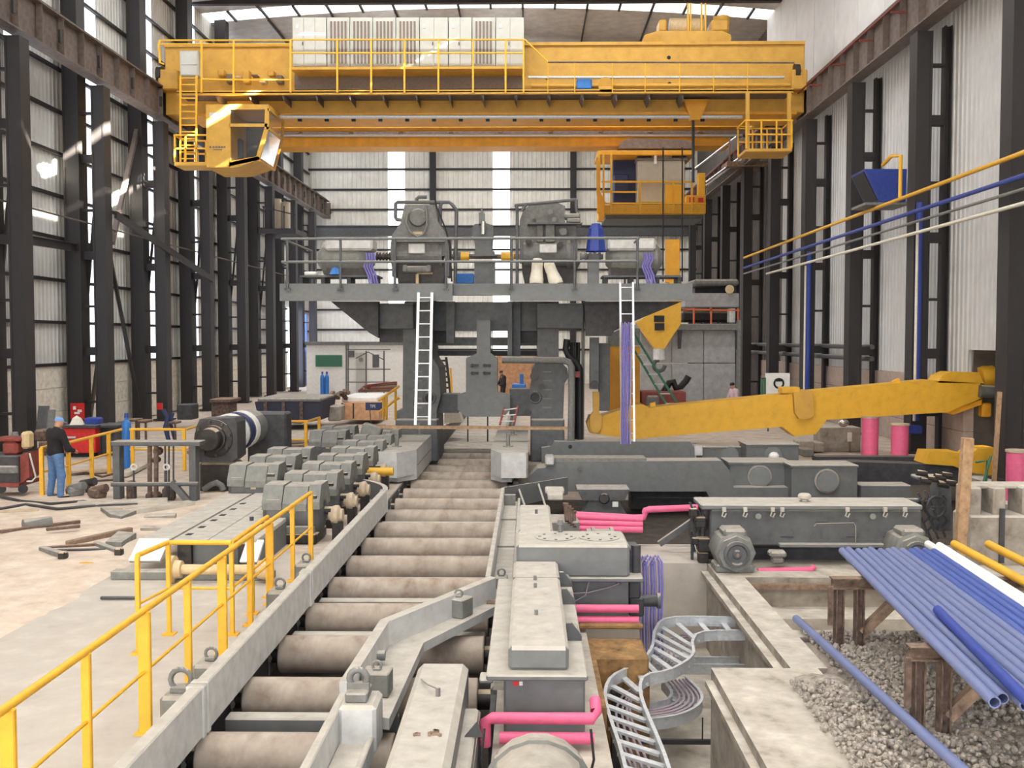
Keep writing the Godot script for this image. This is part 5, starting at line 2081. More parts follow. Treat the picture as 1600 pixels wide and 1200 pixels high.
		q.cyl(o + Vector3(0, 0, 0.06), o + Vector3(0, 0, 0.09), 0.025, -1, 8)
		ob("shaft_end", q, "rust_light", m)
		q = g()
		q.box(o + Vector3(0, 0.28, -0.3), Vector3(0.34, 0.12, 0.4), 0.04)
		ob("top_box", q, "grey_motor", m)
		q = g()
		q.box(o + Vector3(0, -0.24, -0.3), Vector3(0.56, 0.12, 0.4), 0.02)
		ob("foot", q, "grey_motor", m)
	q = g()
	fb(q, 1203, 862, 1230, 872, 15.0, 0.2, 0.04)
	fb(q, 1206, 872, 1226, 882, 15.05, 0.15, 0.03)
	one("terminal_box", "small dusty terminal box between the round motor and the gearbox plinth", "junction box", q, "grey_motor")
	pink_pipe(pts([[1184, 892], [1268, 890], [1273, 884]], 15.0), 0.045, "short pink pipe lying along the foot of the long gearbox")
	var vs := th("valve_stand", "dark stand of valves and hoses at the left end of the long gearbox", "valves", P(1088, 880, 15.6))
	for i in 7:
		q = g()
		var x := 1078.0 + (i * 7) % 24
		q.tube(pts([[x, 785 + i * 6], [x + 6, 800 + i * 7], [x - 2, 822 + i * 5], [x + 4, 850 + i * 3]], 15.5 + i * 0.05), 0.02, 6)
		ob("hose", q, "grey_deep", vs)
	for p in [[1083, 800, 7], [1094, 815, 9], [1100, 850, 12], [1086, 845, 6], [1098, 870, 9]]:
		q = g()
		q.box(P(p[0], p[1], 15.5), Vector3.ONE * p[2] * 0.017, 0.01)
		ob("valve_body", q, "oily", vs)
	q = g()
	fb(q, 1096, 790, 1100, 885, 15.6, 0.06)
	fb(q, 1080, 830, 1084, 885, 15.7, 0.06)
	ob("frame", q, "grey_deep", vs)
	q = g()
	q.bar(P(1030, 850, 16.3), P(1085, 812, 16.3), 0.09, 0.09)
	one("prop_bar", "dark steel bar propped slantwise in front of the pink pipes", "bar", q, "grey_dark")
	vs = th("valve_stand", "dark cluster of valves, pipes and a handwheel at the right end of the long gearbox", "valves", P(1465, 830, 16.5))
	q = g()
	fb(q, 1467, 752, 1487, 830, 16.8, 0.4, 0.01)
	ob("cabinet", q, "grey_dark", vs)
	q = g()
	q.ring(P(1463, 792, 16.3), Vector3(0.3, 0, 1), 0.17, 0.02, 18)
	q.bar(P(1449, 792, 16.3), P(1477, 792, 16.3), 0.02, 0.02)
	q.bar(P(1463, 776, 16.3), P(1463, 808, 16.3), 0.02, 0.02)
	ob("handwheel", q, "grey_deep", vs)
	for i in 20:
		q = g()
		var x := 1432.0 + (i * 13) % 50
		var y := 738.0 + (i * 29) % 84
		if i % 3 == 0:
			q.cyl(P(x, y, 16.5), P(x + 16, y + 3, 16.5), 0.05, -1, 10)
			ob("valve_body", q, "oily", vs)
		else:
			q.tube(pts([[x, y], [x + 5, y + 9], [x - 4, y + 18], [x + 2, y + 34]], 16.4 + 0.03 * i), 0.022, 6)
			ob("hose", q, "grey_deep", vs)
	q = g()
	fb(q, 1433, 744, 1470, 750, 16.6, 0.3, 0.02)
	ob("cover", q, "grey_motor", vs)
	# ---- manipulator racks, in line with the guide heads
	t = th("manipulator_rack", "front grey manipulator beam running right from the guide head, stepped at its left end", "beam", P(1000, 768, 24.6), "manipulator beams")
	q = g()
	fp(q, [[826, 768], [826, 745], [840, 732], [852, 731], [866, 721], [1128, 720], [1140, 735], [1146, 762], [1240, 762], [1240, 786], [1112, 786], [1104, 768]], 24.6, 0.7)
	ob("beam", q, "grey_paint", t)
	q = g()
	fb(q, 866, 716, 1010, 721, 24.62, 0.66, 0.0)
	ob("top_strip", q, "grey_motor", t)
	q = g()
	q.cyl(P(906, 733, 24.6), P(906, 733, 24.57), 0.06, -1, 12)
	ob("bore_cap", q, "grey_dark", t)
	q = g()
	fb(q, 852, 713, 866, 727, 24.4, 0.5, 0.03)
	ob("end_cap", q, "grey_pale", t)
	var boxes := [[1140, 722, 1237, 762, 25.0, 1187, 745, "front left"], [1237, 727, 1340, 786, 24.3, 1292, 752, "front right"]]
	for b in boxes:
		var bx := th("rack_housing", "grey manipulator pinion housing with a round bolted cover, %s of the group" % b[7], "housing", P((b[0] + b[2]) * 0.5, b[3], b[4]), "manipulator housings")
		q = g()
		fb(q, b[0], b[1] + 4, b[2], b[3], b[4], 0.9, 0.02)
		ob("body", q, "grey_paint", bx)
		q = g()
		fb(q, b[0] - 2, b[1], b[2] + 2, b[1] + 4, b[4] - 0.05, 1.0, 0.01)
		ob("lid", q, "grey_paint", bx)
		q = g()
		q.cyl(P(b[5], b[6], b[4]), P(b[5], b[6], b[4] - 0.1), 0.25, -1, 20)
		ob("round_cover", q, "grey_paint", bx)
		q = g()
		q.ring(P(b[5], b[6], b[4] - 0.03), Vector3.BACK, 0.27, 0.03, 20)
		ob("cover_rim", q, "dust_grey", bx)
	t = th("manipulator_rack", "rear grey manipulator beam, higher in the picture, ending behind a small pale block", "beam", P(970, 722, 28.0), "manipulator beams")
	q = g()
	fp(q, [[846, 724], [846, 700], [860, 698], [866, 690], [1078, 690], [1085, 700], [1086, 724]], 28.0, 0.7)
	ob("beam", q, "grey_paint", t)
	q = g()
	q.cyl(P(891, 698, 28.0), P(891, 698, 27.98), 0.055, -1, 12)
	ob("bore", q, "black", t)
	q = g()
	fb(q, 1085, 696, 1098, 712, 28.0, 0.4, 0.02)
	ob("end_block", q, "grey_pale", t)
	boxes = [[1096, 698, 1176, 722, 28.3, 1140, 711, "rear left"], [1166, 694, 1248, 724, 27.6, 1208, 712, "rear right, with a white helmet shape in front"]]
	for b in boxes:
		var bx := th("rack_housing", "grey manipulator pinion housing with a round cover, %s" % b[7].replace(", with a white helmet shape in front", ""), "housing", P((b[0] + b[2]) * 0.5, b[3], b[4]), "manipulator housings")
		q = g()
		fb(q, b[0], b[1] + 3, b[2], b[3], b[4], 0.9, 0.02)
		ob("body", q, "grey_paint", bx)
		q = g()
		fb(q, b[0] - 1, b[1], b[2] + 1, b[1] + 3, b[4] - 0.05, 1.0, 0.01)
		ob("lid", q, "grey_paint", bx)
		q = g()
		q.cyl(P(b[5], b[6], b[4]), P(b[5], b[6], b[4] - 0.08), 0.24, -1, 18)
		ob("round_cover", q, "grey_paint", bx)
	q = g()
	q.lathe(P(1209, 717, 27.2), Vector3.UP, [Vector2(0.19, 0), Vector2(0.15, 0.01), Vector2(0.14, 0.1), Vector2(0.08, 0.17), Vector2(0, 0.19)], 14)
	one("hard_hat", "white hard hat resting on the front left pinion housing", "helmet", q, "white")
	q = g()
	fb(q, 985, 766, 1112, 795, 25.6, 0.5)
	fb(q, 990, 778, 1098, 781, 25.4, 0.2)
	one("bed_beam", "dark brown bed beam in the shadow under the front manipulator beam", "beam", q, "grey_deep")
	t = th("pedestal", "grey trapezoid pedestal with a bearing, carrying the front manipulator beam", "pedestal", P(943, 806, 22.6))
	q = g()
	fb(q, 902, 765, 984, 768, 22.5, 0.8)
	fp(q, [[903, 768], [983, 768], [976, 782], [910, 782]], 22.5, 0.5)
	fp(q, [[920, 782], [966, 782], [984, 812], [906, 812]], 22.55, 0.5)
	ob("body", q, "grey_dark", t)
	q = g()
	q.cyl(P(944, 779, 22.5), P(944, 779, 22.4), 0.12, 0.1, 14)
	ob("bearing", q, "oily", t)
	q = g()
	fb(q, 957, 784, 966, 792, 22.4, 0.02)
	ob("paper_tag", q, "white", t)
	q = g()
	fb(q, 1344, 758, 1424, 786, 24.8, 0.6, 0.02)
	one("rack_cover", "low grey cover box to the right of the front pinion housings", "cover", q, "grey_paint")
	q = g()
	fp(q, [[1262, 724], [1340, 722], [1490, 727], [1520, 738], [1520, 758], [1262, 758]], 26.4, 0.6)
	fb(q, 1275, 714, 1450, 721, 27.3, 0.4)
	one("dark_beam", "long dark grey beam with a sloping right end, behind the pinion housings", "beam", q, "grey_deep")
	# ---- yellow pusher arm
	t = th("pusher_arm", "huge yellow box-section arm sloping up from the mill to the doorway in the right wall", "arm", P(1240, 690, 29.0))
	q = g()
	fp(q, [[917, 662], [922, 650], [940, 650], [971, 640], [985, 640], [986, 632], [1005, 632], [1015, 637], [1220, 617], [1270, 611], [1455, 594], [1532, 599], [1535, 622], [1482, 644], [1415, 648], [1292, 656], [1275, 678], [1242, 682], [1222, 667], [1095, 677], [990, 686], [922, 677]], 29.0, 0.8)
	ob("beam", q, "yellow", t)
	q = g()
	fp(q, [[1240, 613], [1270, 611], [1272, 645], [1268, 653], [1258, 656], [1248, 654], [1242, 645]], 28.85, 1.1)
	ob("saddle", q, "yellow_crane", t)
	q = g()
	fb(q, 1222, 605, 1250, 615, 28.95, 0.5, 0.02)
	ob("top_block", q, "yellow", t)
	q = g()
	fp(q, [[1465, 598], [1472, 587], [1487, 581], [1530, 582], [1538, 599]], 29.0, 0.8)
	ob("gear_hood", q, "yellow", t)
	q = g()
	q.cyl(P(1531, 590, 29.3), P(1552, 587, 29.3), 0.3, -1, 16)
	fb(q, 1536, 572, 1554, 602, 29.2, 0.3, 0.03)
	ob("end_flange", q, "yellow", t)
	q = g()
	q.cyl(P(1531, 611, 28.9), P(1560, 613, 28.9), 0.18, -1, 14)
	ob("motor", q, "grey_dark", t)
	q = g()
	fp(q, [[1474, 644], [1535, 624], [1534, 632], [1490, 648]], 29.05, 0.7)
	fb(q, 1535, 630, 1550, 652, 29.1, 0.3, 0.04)
	ob("lower_shield", q, "orange_crane", t)
	q = g()
	fp(q, [[926, 612], [937, 612], [936, 643], [940, 650], [940, 668], [935, 676], [927, 676], [922, 668], [922, 650], [927, 643]], 28.8, 0.15)
	ob("pin_link", q, "yellow_crane", t)
	q = g()
	fp(q, [[1016, 630], [1024, 628], [1025, 636], [1016, 637]], 29.2, 0.15)
	fp(q, [[1395, 596], [1405, 591], [1408, 599], [1396, 600]], 29.2, 0.15)
	ob("lifting_lug", q, "yellow", t)
	q = g()
	fp(q, [[1446, 725], [1452, 706], [1500, 707], [1515, 712], [1528, 701], [1558, 700], [1558, 745], [1515, 738], [1490, 728]], 26.3, 0.8)
	one("yellow_hood", "yellow drive hood at the right end of the long dark beam, below the pusher arm", "hood", q, "yellow")
	# ---- round pink drums, sign, timber post, foundation block
	var pos := [[9.66, 29.0, 1.2, "left of the pair of pink drums behind the pusher arm"], [10.25, 28.3, 1.05, "right of the pair of pink drums behind the pusher arm"], [10.3, 21.6, 1.05, "pink drum behind the concrete foundation, at the right edge of the photograph"]]
	for p in pos:
		var dr := th("pink_drum", p[3], "drum", V(p[0], 0, p[1]), "pink drums")
		q = g()
		q.cyl(V(p[0], 0.0, p[1]), V(p[0], p[2], p[1]), 0.23, -1, 20)
		ob("shell", q, "pink", dr)
		q = g()
		q.cyl(V(p[0], p[2] - 0.02, p[1]), V(p[0], p[2] + 0.03, p[1]), 0.25, -1, 20)
		ob("lid", q, "dust_tan", dr)
	q = g()
	q.box(P(1505, 785, 15.0), Vector3(0.15, 1.9, 0.13), 0.01, Basis(Vector3.BACK, -0.05))
	one("timber_post", "weathered upright timber post in front of the concrete foundation block", "post", q, "wood")
	t = th("foundation_block", "big stained concrete foundation block with a notched top at the right edge of the photograph", "foundation", P(1560, 900, 15.8))
	q = g()
	fb(q, 1513, 806, 1700, 905, 15.4, 0.6, 0.03)
	ob("base_block", q, "concrete_grey", t)
	for s in [[1514, 762, 1534], [1552, 762, 1572], [1598, 762, 1700]]:
		q = g()
		fb(q, s[0], s[1], s[2], 806, 15.5, 0.5, 0.02)
		ob("pier", q, "concrete_grey", t)
	q = g()
	fb(q, 1514, 757, 1700, 764, 15.7, 0.35, 0.02)
	ob("cap_slab", q, "concrete", t)
	q = g()
	fb(q, 1562, 795, 1570, 880, 15.36, 0.03)
	ob("water_stain_strip", q, "grey_deep", t)
	t = th("lock_sign", "white square board with a dark ring round a white square, standing behind the pusher arm", "sign", P(1215, 640, 35))
	q = g()
	fb(q, 1196, 583, 1234, 617, 35.0, 0.04)
	ob("board", q, "white", t)
	q = g()
	q.ring(P(1217, 599, 34.97), Vector3.BACK, 0.155, 0.032, 24)
	ob("symbol_ring", q, "black", t)
	q = g()
	fb(q, 1211, 592.5, 1223, 596, 34.97, 0.04)
	ob("symbol_bar", q, "black", t)
	q = g()
	q.bar(P(1200, 617, 35.02), P(1200, 674, 35.02), 0.05, 0.05)
	q.bar(P(1230, 617, 35.02), P(1230, 674, 35.02), 0.05, 0.05)
	ob("leg", q, "grey_dark", t)
	q = g()
	q.tube(pts([[1190, 640], [1190, 592], [1195, 590], [1195, 640]], 33.0), 0.04, 6)
	one("green_hoop", "small green tube hoop left of the white square sign board", "hoop", q, "green")
	# ---- blue air duct on the right wall, pipes along the columns
	t = th("air_duct", "blue slanting sheet-metal air duct opening on the right wall between two columns", "duct", P(1385, 322, 33))
	q = g()
	fp(q, [[1351, 264], [1417, 264], [1415, 315], [1376, 315]], 33.0, 1.4)
	ob("casing", q, "blue", t)
	q = g()
	q.ext([Vector2(0.06, 0.06), Vector2(1.1, 0.06), Vector2(1.1, 0.94), Vector2(0.06, 0.94)], P(1351, 264, 33) + Vector3(-0.01, 0, -0.1), Vector3(0, 0, -1.1), P(1376, 315, 33) - P(1351, 264, 33), Vector3(-0.01, -0.006, 0))
	ob("mouth", q, "black", t)
	q = g()
	fb(q, 1352, 316, 1420, 320, 33.0, 1.4)
	ob("sill", q, "grey_motor", t)
	var along_pipes := [["yellow_rail", 7.58, 0.06, 53, "yellow service pipe, topmost of the pipes running along the right columns"], ["blue", 7.06, 0.06, 53, "blue service pipe running below the yellow one along the right columns"], ["grey_motor", 6.76, 0.04, 53, "thin grey pipe running between the blue and the white pipe along the right columns"], ["cloth_white", 6.44, 0.05, 48, "white service pipe, lowest of the pipes along the right columns"]]
	for p in along_pipes:
		q = g()
		q.tube([V(11.1, p[1], p[3]), V(11.1, p[1], 33.6), V(11.1, p[1], 12.0)], p[2], 8)
		one("service_pipe", p[4], "pipe", q, p[0], "service pipes on the right columns")
	q = g()
	q.tube([V(11.08, 7.6, 30.9), V(11.08, 8.85, 30.9), V(11.02, 8.95, 31.5), V(11.0, 8.8, 32.2)], 0.06, 8)
	one("pipe_riser", "yellow pipe riser in front of the blue air duct", "pipe", q, "yellow_rail")
	for s in [[1263, 42.4, 7.0], [1434, 30.4, 7.4]]:
		q = g()
		q.cyl(Vector3(P(s[0], 500, s[1]).x, 1.0, -s[1]), Vector3(P(s[0], 500, s[1]).x, s[2], -s[1]), 0.1, -1, 10)
		one("blue_downpipe", "blue vertical pipe on the %s right-hand column" % ["fourth", "second"][0 if s[1] > 40 else 1], "pipe", q, "blue", "vertical pipes on the right columns")
		q = g()
		q.cyl(Vector3(P(s[0] - 8, 500, s[1]).x, 1.0, -s[1] + 0.25), Vector3(P(s[0] - 8, 500, s[1]).x, s[2] - 0.6, -s[1] + 0.25), 0.04, -1, 8)
		one("thin_downpipe", "thin cream vertical pipe beside the blue one on the %s right-hand column" % ["fourth", "second"][0 if s[1] > 40 else 1], "pipe", q, "cloth_white", "vertical pipes on the right columns")
	for i in 2:
		q = g()
		q.cyl(V(XR - 0.3, 3.12 - 0.42 * i, 36.5), V(XR - 0.3, 3.12 - 0.42 * i, 60), 0.09, -1, 8)
		one("wall_pipe", ["upper", "lower"][i] + " grey pipe running along the right wall above the block dado", "pipe", q, "grey_dark", "pipes along the right wall")
	# odd things against the right wall
	var ob1 := [[1282, 668, 1345, 706, 31.0, "concrete_grey", "low concrete plinth wall behind the pusher arm, left of the pink drums", "plinth"], [1250, 690, 1272, 706, 30.5, "concrete", "small square concrete kerb left of the plinth wall", "kerb"], [1272, 692, 1288, 706, 30.6, "concrete", "narrow concrete kerb touching the plinth wall", "kerb"], [1255, 702, 1272, 714, 29.6, "grey_motor", "pale blue-grey box on the floor before the concrete kerbs", "box"]]
	for o in ob1:
		q = g()
		fb(q, o[0], o[1], o[2], o[3], o[4], 0.8, 0.02)
		one("kerb_block" if o[7] != "box" else "grey_box", o[6], o[7], q, o[5])
	t = th("extinguisher_post", "thin post with a white tag in front of the plinth wall", "post", P(1328, 706, 30.8))
	q = g()
	q.cyl(P(1328, 708, 30.8), P(1328, 676, 30.8), 0.025, -1, 6)
	ob("post", q, "grey_motor", t)
	q = g()
	fb(q, 1325, 676, 1331, 690, 30.7, 0.05)
	ob("tag", q, "white", t)
	t.name = "tag_post"
	for i in 4:
		q = g()
		fb(q, 1400, 682 + i * 6, 1414, 686 + i * 6, 30.0, 0.1)
		one("stacked_bar", "pale %s bar of the small stack beside the right pink drum" % ["topmost", "second", "third", "lowest"][i], "bar", q, "cloth_white" if i % 2 else "pink", "bars beside the pink drums")
	q = g()
	fb(q, 1418, 665, 1442, 678, 29.9, 0.3, 0.03)
	one("blue_crate", "small blue crate at the foot of the second right-hand column", "crate", q, "blue")
	q = g()
	q.ball(P(1318, 661, 31), Vector3(0.17, 0.12, 0.14), 12)
	one("shiny_bowl", "shiny metal bowl standing on the concrete plinth wall", "bowl", q, "chrome")
	q = g()
	q.bar(P(1562, 612, 24.0), P(1553, 755, 23.8), 0.1, 0.05)
	one("timber_batten", "thin upright timber batten leaning beside the nearest right column", "batten", q, "wood")
	q = g()
	q.tube(pts([[1525, 722], [1543, 720], [1540, 760]], 22.5), 0.03, 6)
	q.tube(pts([[1548, 712], [1535, 762]], 22.4), 0.03, 6)
	one("green_trestle", "thin green steel trestle in front of the yellow drive hood", "trestle", q, "green")


func left_side() -> void:
	# ---- yellow railing beside the table
	var t := th("yellow_railing", "long yellow tube railing running along the left side of the roller table", "railing", V(-3.3, 0, 10.5))
	var posts := [[6.35, 0.05], [7.5, 0.036], [8.66, 0.055], [9.78, 0.036], [10.9, 0.05], [12.0, 0.032], [12.95, 0.045], [14.2, 0.032], [15.4, 0.036]]
	for p in posts:
		var q := g()
		q.box(V(-3.3, 0.53, p[0]), Vector3(p[1] * 2.0, 1.06, 0.045), 0.008)
		ob("post", q, "yellow_rail", t)
		q = g()
		q.box(V(-3.3, 0.008, p[0]), Vector3(0.16, 0.016, 0.14))
		ob("foot_plate", q, "yellow_rail", t)
	var q := g()
	q.cyl(V(-3.3, 1.07, 4.6), V(-3.3, 1.07, 15.42), 0.03, -1, 12)
	ob("top_rail", q, "yellow_rail", t)
	q = g()
	q.cyl(V(-3.3, 0.54, 4.6), V(-3.3, 0.54, 15.4), 0.016, -1, 8)
	ob("mid_rail", q, "yellow_rail", t)
	t = th("yellow_railing", "short yellow railing with a corner, enclosing the floor behind the long railing", "railing", V(-3.9, 0, 11.5))
	var corner := [Vector2(-4.21, 10.88), Vector2(-4.13, 11.6), Vector2(-3.4, 11.6), Vector2(-3.42, 13.3)]
	for p in [Vector2(-4.21, 10.88), Vector2(-4.13, 11.6), Vector2(-3.4, 11.6), Vector2(-3.41, 12.5), Vector2(-3.42, 13.3)]:
		q = g()
		q.box(V(p.x, 0.53, p.y), Vector3(0.05, 1.06, 0.05), 0.006)
		ob("post", q, "yellow_rail", t)
		q = g()
		q.box(V(p.x, 0.008, p.y), Vector3(0.14, 0.016, 0.14))
		ob("foot_plate", q, "yellow_rail", t)
	for y in [1.07, 0.54]:
		for i in 3:
			q = g()
			q.cyl(V(corner[i].x, y, corner[i].y), V(corner[i + 1].x, y, corner[i + 1].y), 0.028 if y > 1 else 0.016, -1, 10)
			ob("top_rail" if y > 1 else "mid_rail", q, "yellow_rail", t)
	# ---- shaft and machine bed
	t = th("flanged_shaft", "dusty tan flanged shaft lying on the floor behind the corner railing", "shaft", V(-4.2, 0, 14.2))
	q = g()
	q.lathe(V(-4.98, 0.19, 14.1), Vector3.RIGHT, [Vector2(0, 0), Vector2(0.19, 0), Vector2(0.19, 0.05), Vector2(0.13, 0.06), Vector2(0.12, 0.15), Vector2(0.07, 0.16), Vector2(0.07, 1.22), Vector2(0.12, 1.22), Vector2(0.14, 1.3), Vector2(0.14, 1.36), Vector2(0, 1.36)], 18)
	ob("shaft", q, "tan_paint", t)
	t = th("machine_bed", "low dusty machine bed of long plates with bolt holes, left of the drive motors", "machine bed", V(-4.9, 0, 17))
	q = g()
	q.span(V(-5.24, 0.38, 14.9), V(-4.72, 0.45, 19.6), 0.008)
	ob("top_plate", q, "dust", t)
	q = g()
	q.span(V(-4.705, 0.38, 14.9), V(-4.0, 0.45, 18.4), 0.008)
	ob("top_plate", q, "dust", t)
	q = g()
	q.ext([Vector2(14.55, 0.2), Vector2(14.95, 0.44), Vector2(20.4, 0.44), Vector2(20.4, 0.4), Vector2(14.97, 0.4), Vector2(14.6, 0.17)], V(-5.75, 0, 0), Vector3.FORWARD, Vector3.UP, Vector3(0.45, 0, 0))
	ob("edge_plate", q, "dust", t)
	q = g()
	q.ext([Vector2(14.55, 0.2), Vector2(14.95, 0.44), Vector2(14.97, 0.4), Vector2(14.6, 0.17)], V(-4.15, 0, 0), Vector3.FORWARD, Vector3.UP, Vector3(0.25, 0, 0))
	ob("bright_lip", q, "white", t)
	q = g()
	q.ext([Vector2(14.53, 0.215), Vector2(14.94, 0.455), Vector2(14.95, 0.445), Vector2(14.55, 0.2)], V(-5.75, 0, 0), Vector3.FORWARD, Vector3.UP, Vector3(0.45, 0, 0))
	ob("bright_lip", q, "white", t)
	q = g()
	q.span(V(-5.2, 0.0, 15.1), V(-4.0, 0.38, 18.2))
	ob("base", q, "grey_paint", t)
	for x in [-5.2, -4.3]:
		q = g()
		q.span(V(x, 0.05, 15.0), V(x + 0.2, 0.38, 15.1))
		ob("rib", q, "oily", t)
	for p in [[15.3, 0], [15.9, 0], [16.5, 0], [17.0, 0], [17.6, 0], [18.2, 0]]:
		q = g()
		q.box(V(-5.12, 0.452, p[0]), Vector3(0.09, 0.008, 0.14))
		ob("bolt_hole", q, "black", t)
	for p in [[-4.5, 16.5], [-4.25, 16.2]]:
		q = g()
		q.cyl(V(p[0], 0.45, p[1]), V(p[0], 0.51, p[1]), 0.035, -1, 8)
		ob("stud", q, "grey_deep", t)
	q = g()
	q.span(V(-5.9, 0.0, 14.25), V(-3.6, 0.12, 14.45), 0.01)
	one("steel_flat", "long grey flat steel bar lying on the floor in front of the machine bed", "bar", q, "grey_motor")
	# ---- drive motors of the rolls, in two staggered rows
	var proto: Node3D = null
	var near_row := ["nearest of the right-hand row, beside the guard", "second of the right-hand row", "third of the right-hand row", "fourth of the right-hand row", "fifth of the right-hand row", "sixth of the right-hand row", "seventh of the right-hand row", "eighth of the right-hand row", "farthest of the right-hand row"]
	for i in 9:
		var d := 17.2 + 1.452 * i
		var x := -3.9
		var label: String = "dusty grey roll drive motor, " + near_row[i]
		if proto == null:
			proto = roll_motor(label, V(x, 0, d))
		else:
			dup(proto, V(x, 0, d) - V(-3.9, 0, 17.2), label)
	var far_row := [[19.9, "nearest of the left-hand row, with a small yellow plate"], [21.35, "second of the left-hand row"], [22.8, "third of the left-hand row"], [27.2, "fourth of the left-hand row, on a dark base"], [28.6, "fifth of the left-hand row"]]
	for f in far_row:
		dup(proto, V(-5.27, 0, f[0]) - V(-3.9, 0, 17.2), "dusty grey roll drive motor, " + f[1])
	for i in 5:
		var d := 17.2 + 1.452 * i
		t = th("roll_coupling", "rusty-tan coupling joining a drive motor to its roll, %s" % ORD[i], "coupling", V(-3.2, 0, d), "couplings of the rolls")
		q = g()
		q.lathe(V(-3.37, 0.42, d), Vector3.RIGHT, [Vector2(0, 0), Vector2(0.09, 0), Vector2(0.09, 0.05), Vector2(0.15, 0.05), Vector2(0.17, 0.1), Vector2(0.17, 0.16), Vector2(0.11, 0.2), Vector2(0.11, 0.24), Vector2(0, 0.24)], 14)
		ob("coupling_drum", q, "dust_tan", t)
		q = g()
		q.span(V(-3.3, 0.0, d - 0.12), V(-3.15, 0.34, d + 0.12))
		ob("pedestal", q, "oily", t)
	q = g()
	q.box(V(-4.05, 0.98, 26.3), Vector3(0.5, 0.42, 0.4), 0.03, Basis(Vector3.BACK, -0.3))
	one("tilted_lid", "grey motor lid standing tilted between the two rows of motors", "lid", q, "grey_motor")
	q = g()
	q.cyl(V(-3.75, 0.5, 22.3), V(-2.95, 0.5, 22.3), 0.09, -1, 12)
	one("yellow_shaft", "short yellow shaft lying behind the curved end of the left guard", "shaft", q, "yellow")
	# ---- roll chock with its striped roll, and the portal frame
	t = th("roll_assembly", "big oily work roll in its dark chocks, standing on the left floor", "roll", V(-6.75, 0, 24))
	q = g()
	fp(q, [[306, 668], [312, 655], [366, 653], [370, 660], [371, 715], [362, 722], [310, 722], [304, 700]], 22.4, 0.7)
	ob("chock", q, "grey_deep", t)
	q = g()
	q.lathe(P(334, 685, 22.4), Vector3.BACK, [Vector2(0.42, 0), Vector2(0.42, 0.05), Vector2(0.3, 0.07), Vector2(0.3, 0.16), Vector2(0.26, 0.17), Vector2(0.24, 0.4), Vector2(0.22, 0.42), Vector2(0, 0.42)], 24)
	ob("roll_neck", q, "oily", t)
	for i in 8:
		q = g()
		var a := TAU * i / 8 + 0.2
		var o := P(334, 685, 22.38) + Vector3(cos(a), sin(a), 0) * 0.37
		q.cyl(o, o + Vector3(0, 0, 0.1), 0.035, -1, 6)
		ob("bolt", q, "grey_deep", t)
	q = g()
	q.cyl(P(334, 685, 23.1), P(334, 685, 23.1) + V(0.15, 0.05, 2.6), 0.44, -1, 24)
	ob("roll_barrel", q, "grey_motor", t)
	for s in [[0.3, "aluminium"], [0.9, "white"], [1.3, "print_navy"], [1.7, "white"]]:
		q = g()
		var o: Vector3 = P(334, 685, 23.1) + V(0.15, 0.05, 2.6) * (s[0] / 2.6)
		q.cyl(o, o + V(0.02, 0.005, 0.22), 0.47, -1, 24)
		ob("wrapping_band", q, s[1], t)
	q = g()
	q.span(V(-7.1, 0.2, 25.7), V(-6.1, 1.55, 26.3), 0.05)
	ob("chock", q, "grey_deep", t)
	q = g()
	fb(q, 311, 722, 370, 772, 22.6, 0.6, 0.06)
	ob("stand", q, "oily", t)
	q = g()
	q.span(V(-7.0, 0, 25.7), V(-6.2, 0.5, 26.2))
	ob("stand", q, "oily", t)
	q = g()
	q.tube(pts([[318, 765], [330, 757], [338, 754], [346, 758], [349, 766]], 22.3), 0.07, 6)
	ob("loose_strap", q, "grey_worn", t)
	t = th("portal_frame", "grey steel portal frame with hanging rods, standing left of the oily roll", "rack", P(238, 783, 21.1))
	q = g()
	fb(q, 172, 690, 312, 697, 21.1, 0.4, 0.01)
	ob("top_beam", q, "grey_dark", t)
	for x in [176, 295]:
		q = g()
		fb(q, x, 697, x + 11, 784, 21.15, 0.25, 0.01)
		ob("post", q, "grey_dark", t)
	q = g()
	q.cyl(P(174, 757, 21.0), P(310, 756, 21.0), 0.045, -1, 8)
	ob("cross_tube", q, "grey_dark", t)
	for x in [234, 244, 258, 264, 271]:
		q = g()
		q.cyl(P(x, 697, 21.2), P(x, 782, 21.2), 0.05 if x < 250 else 0.02, -1, 8)
		ob("hanging_rod", q, "rust" if x < 250 else "grey_deep", t)
	for s in [[196, 752, 208, 784], [226, 770, 248, 784], [252, 762, 270, 784], [238, 700, 250, 712], [236, 715, 246, 724]]:
		q = g()
		fb(q, s[0], s[1], s[2], s[3], 21.2, 0.25, 0.05)
		ob("tackle", q, "rust", t)
	for p in [[209, 730], [260, 730]]:
		q = g()
		q.ring(P(p[0], p[1], 21.1), Vector3.BACK, 0.06, 0.02, 12)
		ob("eye_bolt", q, "grey_pale", t)
		q = g()
		q.cyl(P(p[0], p[1] + 4, 21.1), P(p[0], 784, 21.1), 0.02, -1, 6)
		ob("rod", q, "grey_deep", t)
	q = g()
	q.box(P(283, 770, 21.0), Vector3(0.12, 0.6, 0.12), 0.0, Basis(Vector3.BACK, 0.7))
	ob("prop", q, "grey_dark", t)
	# ---- welder and his gear
	person("person in black jumper, jeans and pale blue cap, head bent by the yellow fence", V(-10.08, 0, 21.6), PI - 0.55, 0.018, "black_cloth", "denim", "cap_blue")
	t = th("welding_cart", "dark welding machine on a red cart at the left edge of the photograph", "cart", P(18, 768, 22))
	q = g()
	fb(q, -25, 712, 28, 758, 21.8, 0.7, 0.03)
	ob("machine", q, "grey_deep", t)
	q = g()
	fb(q, -25, 755, 30, 761, 21.7, 0.9)
	ob("tray", q, "red_brown", t)
	q = g()
	fp(q, [[29, 712], [44, 706], [46, 745], [30, 758]], 21.9, 0.5)
	ob("side_panel", q, "red_brown", t)
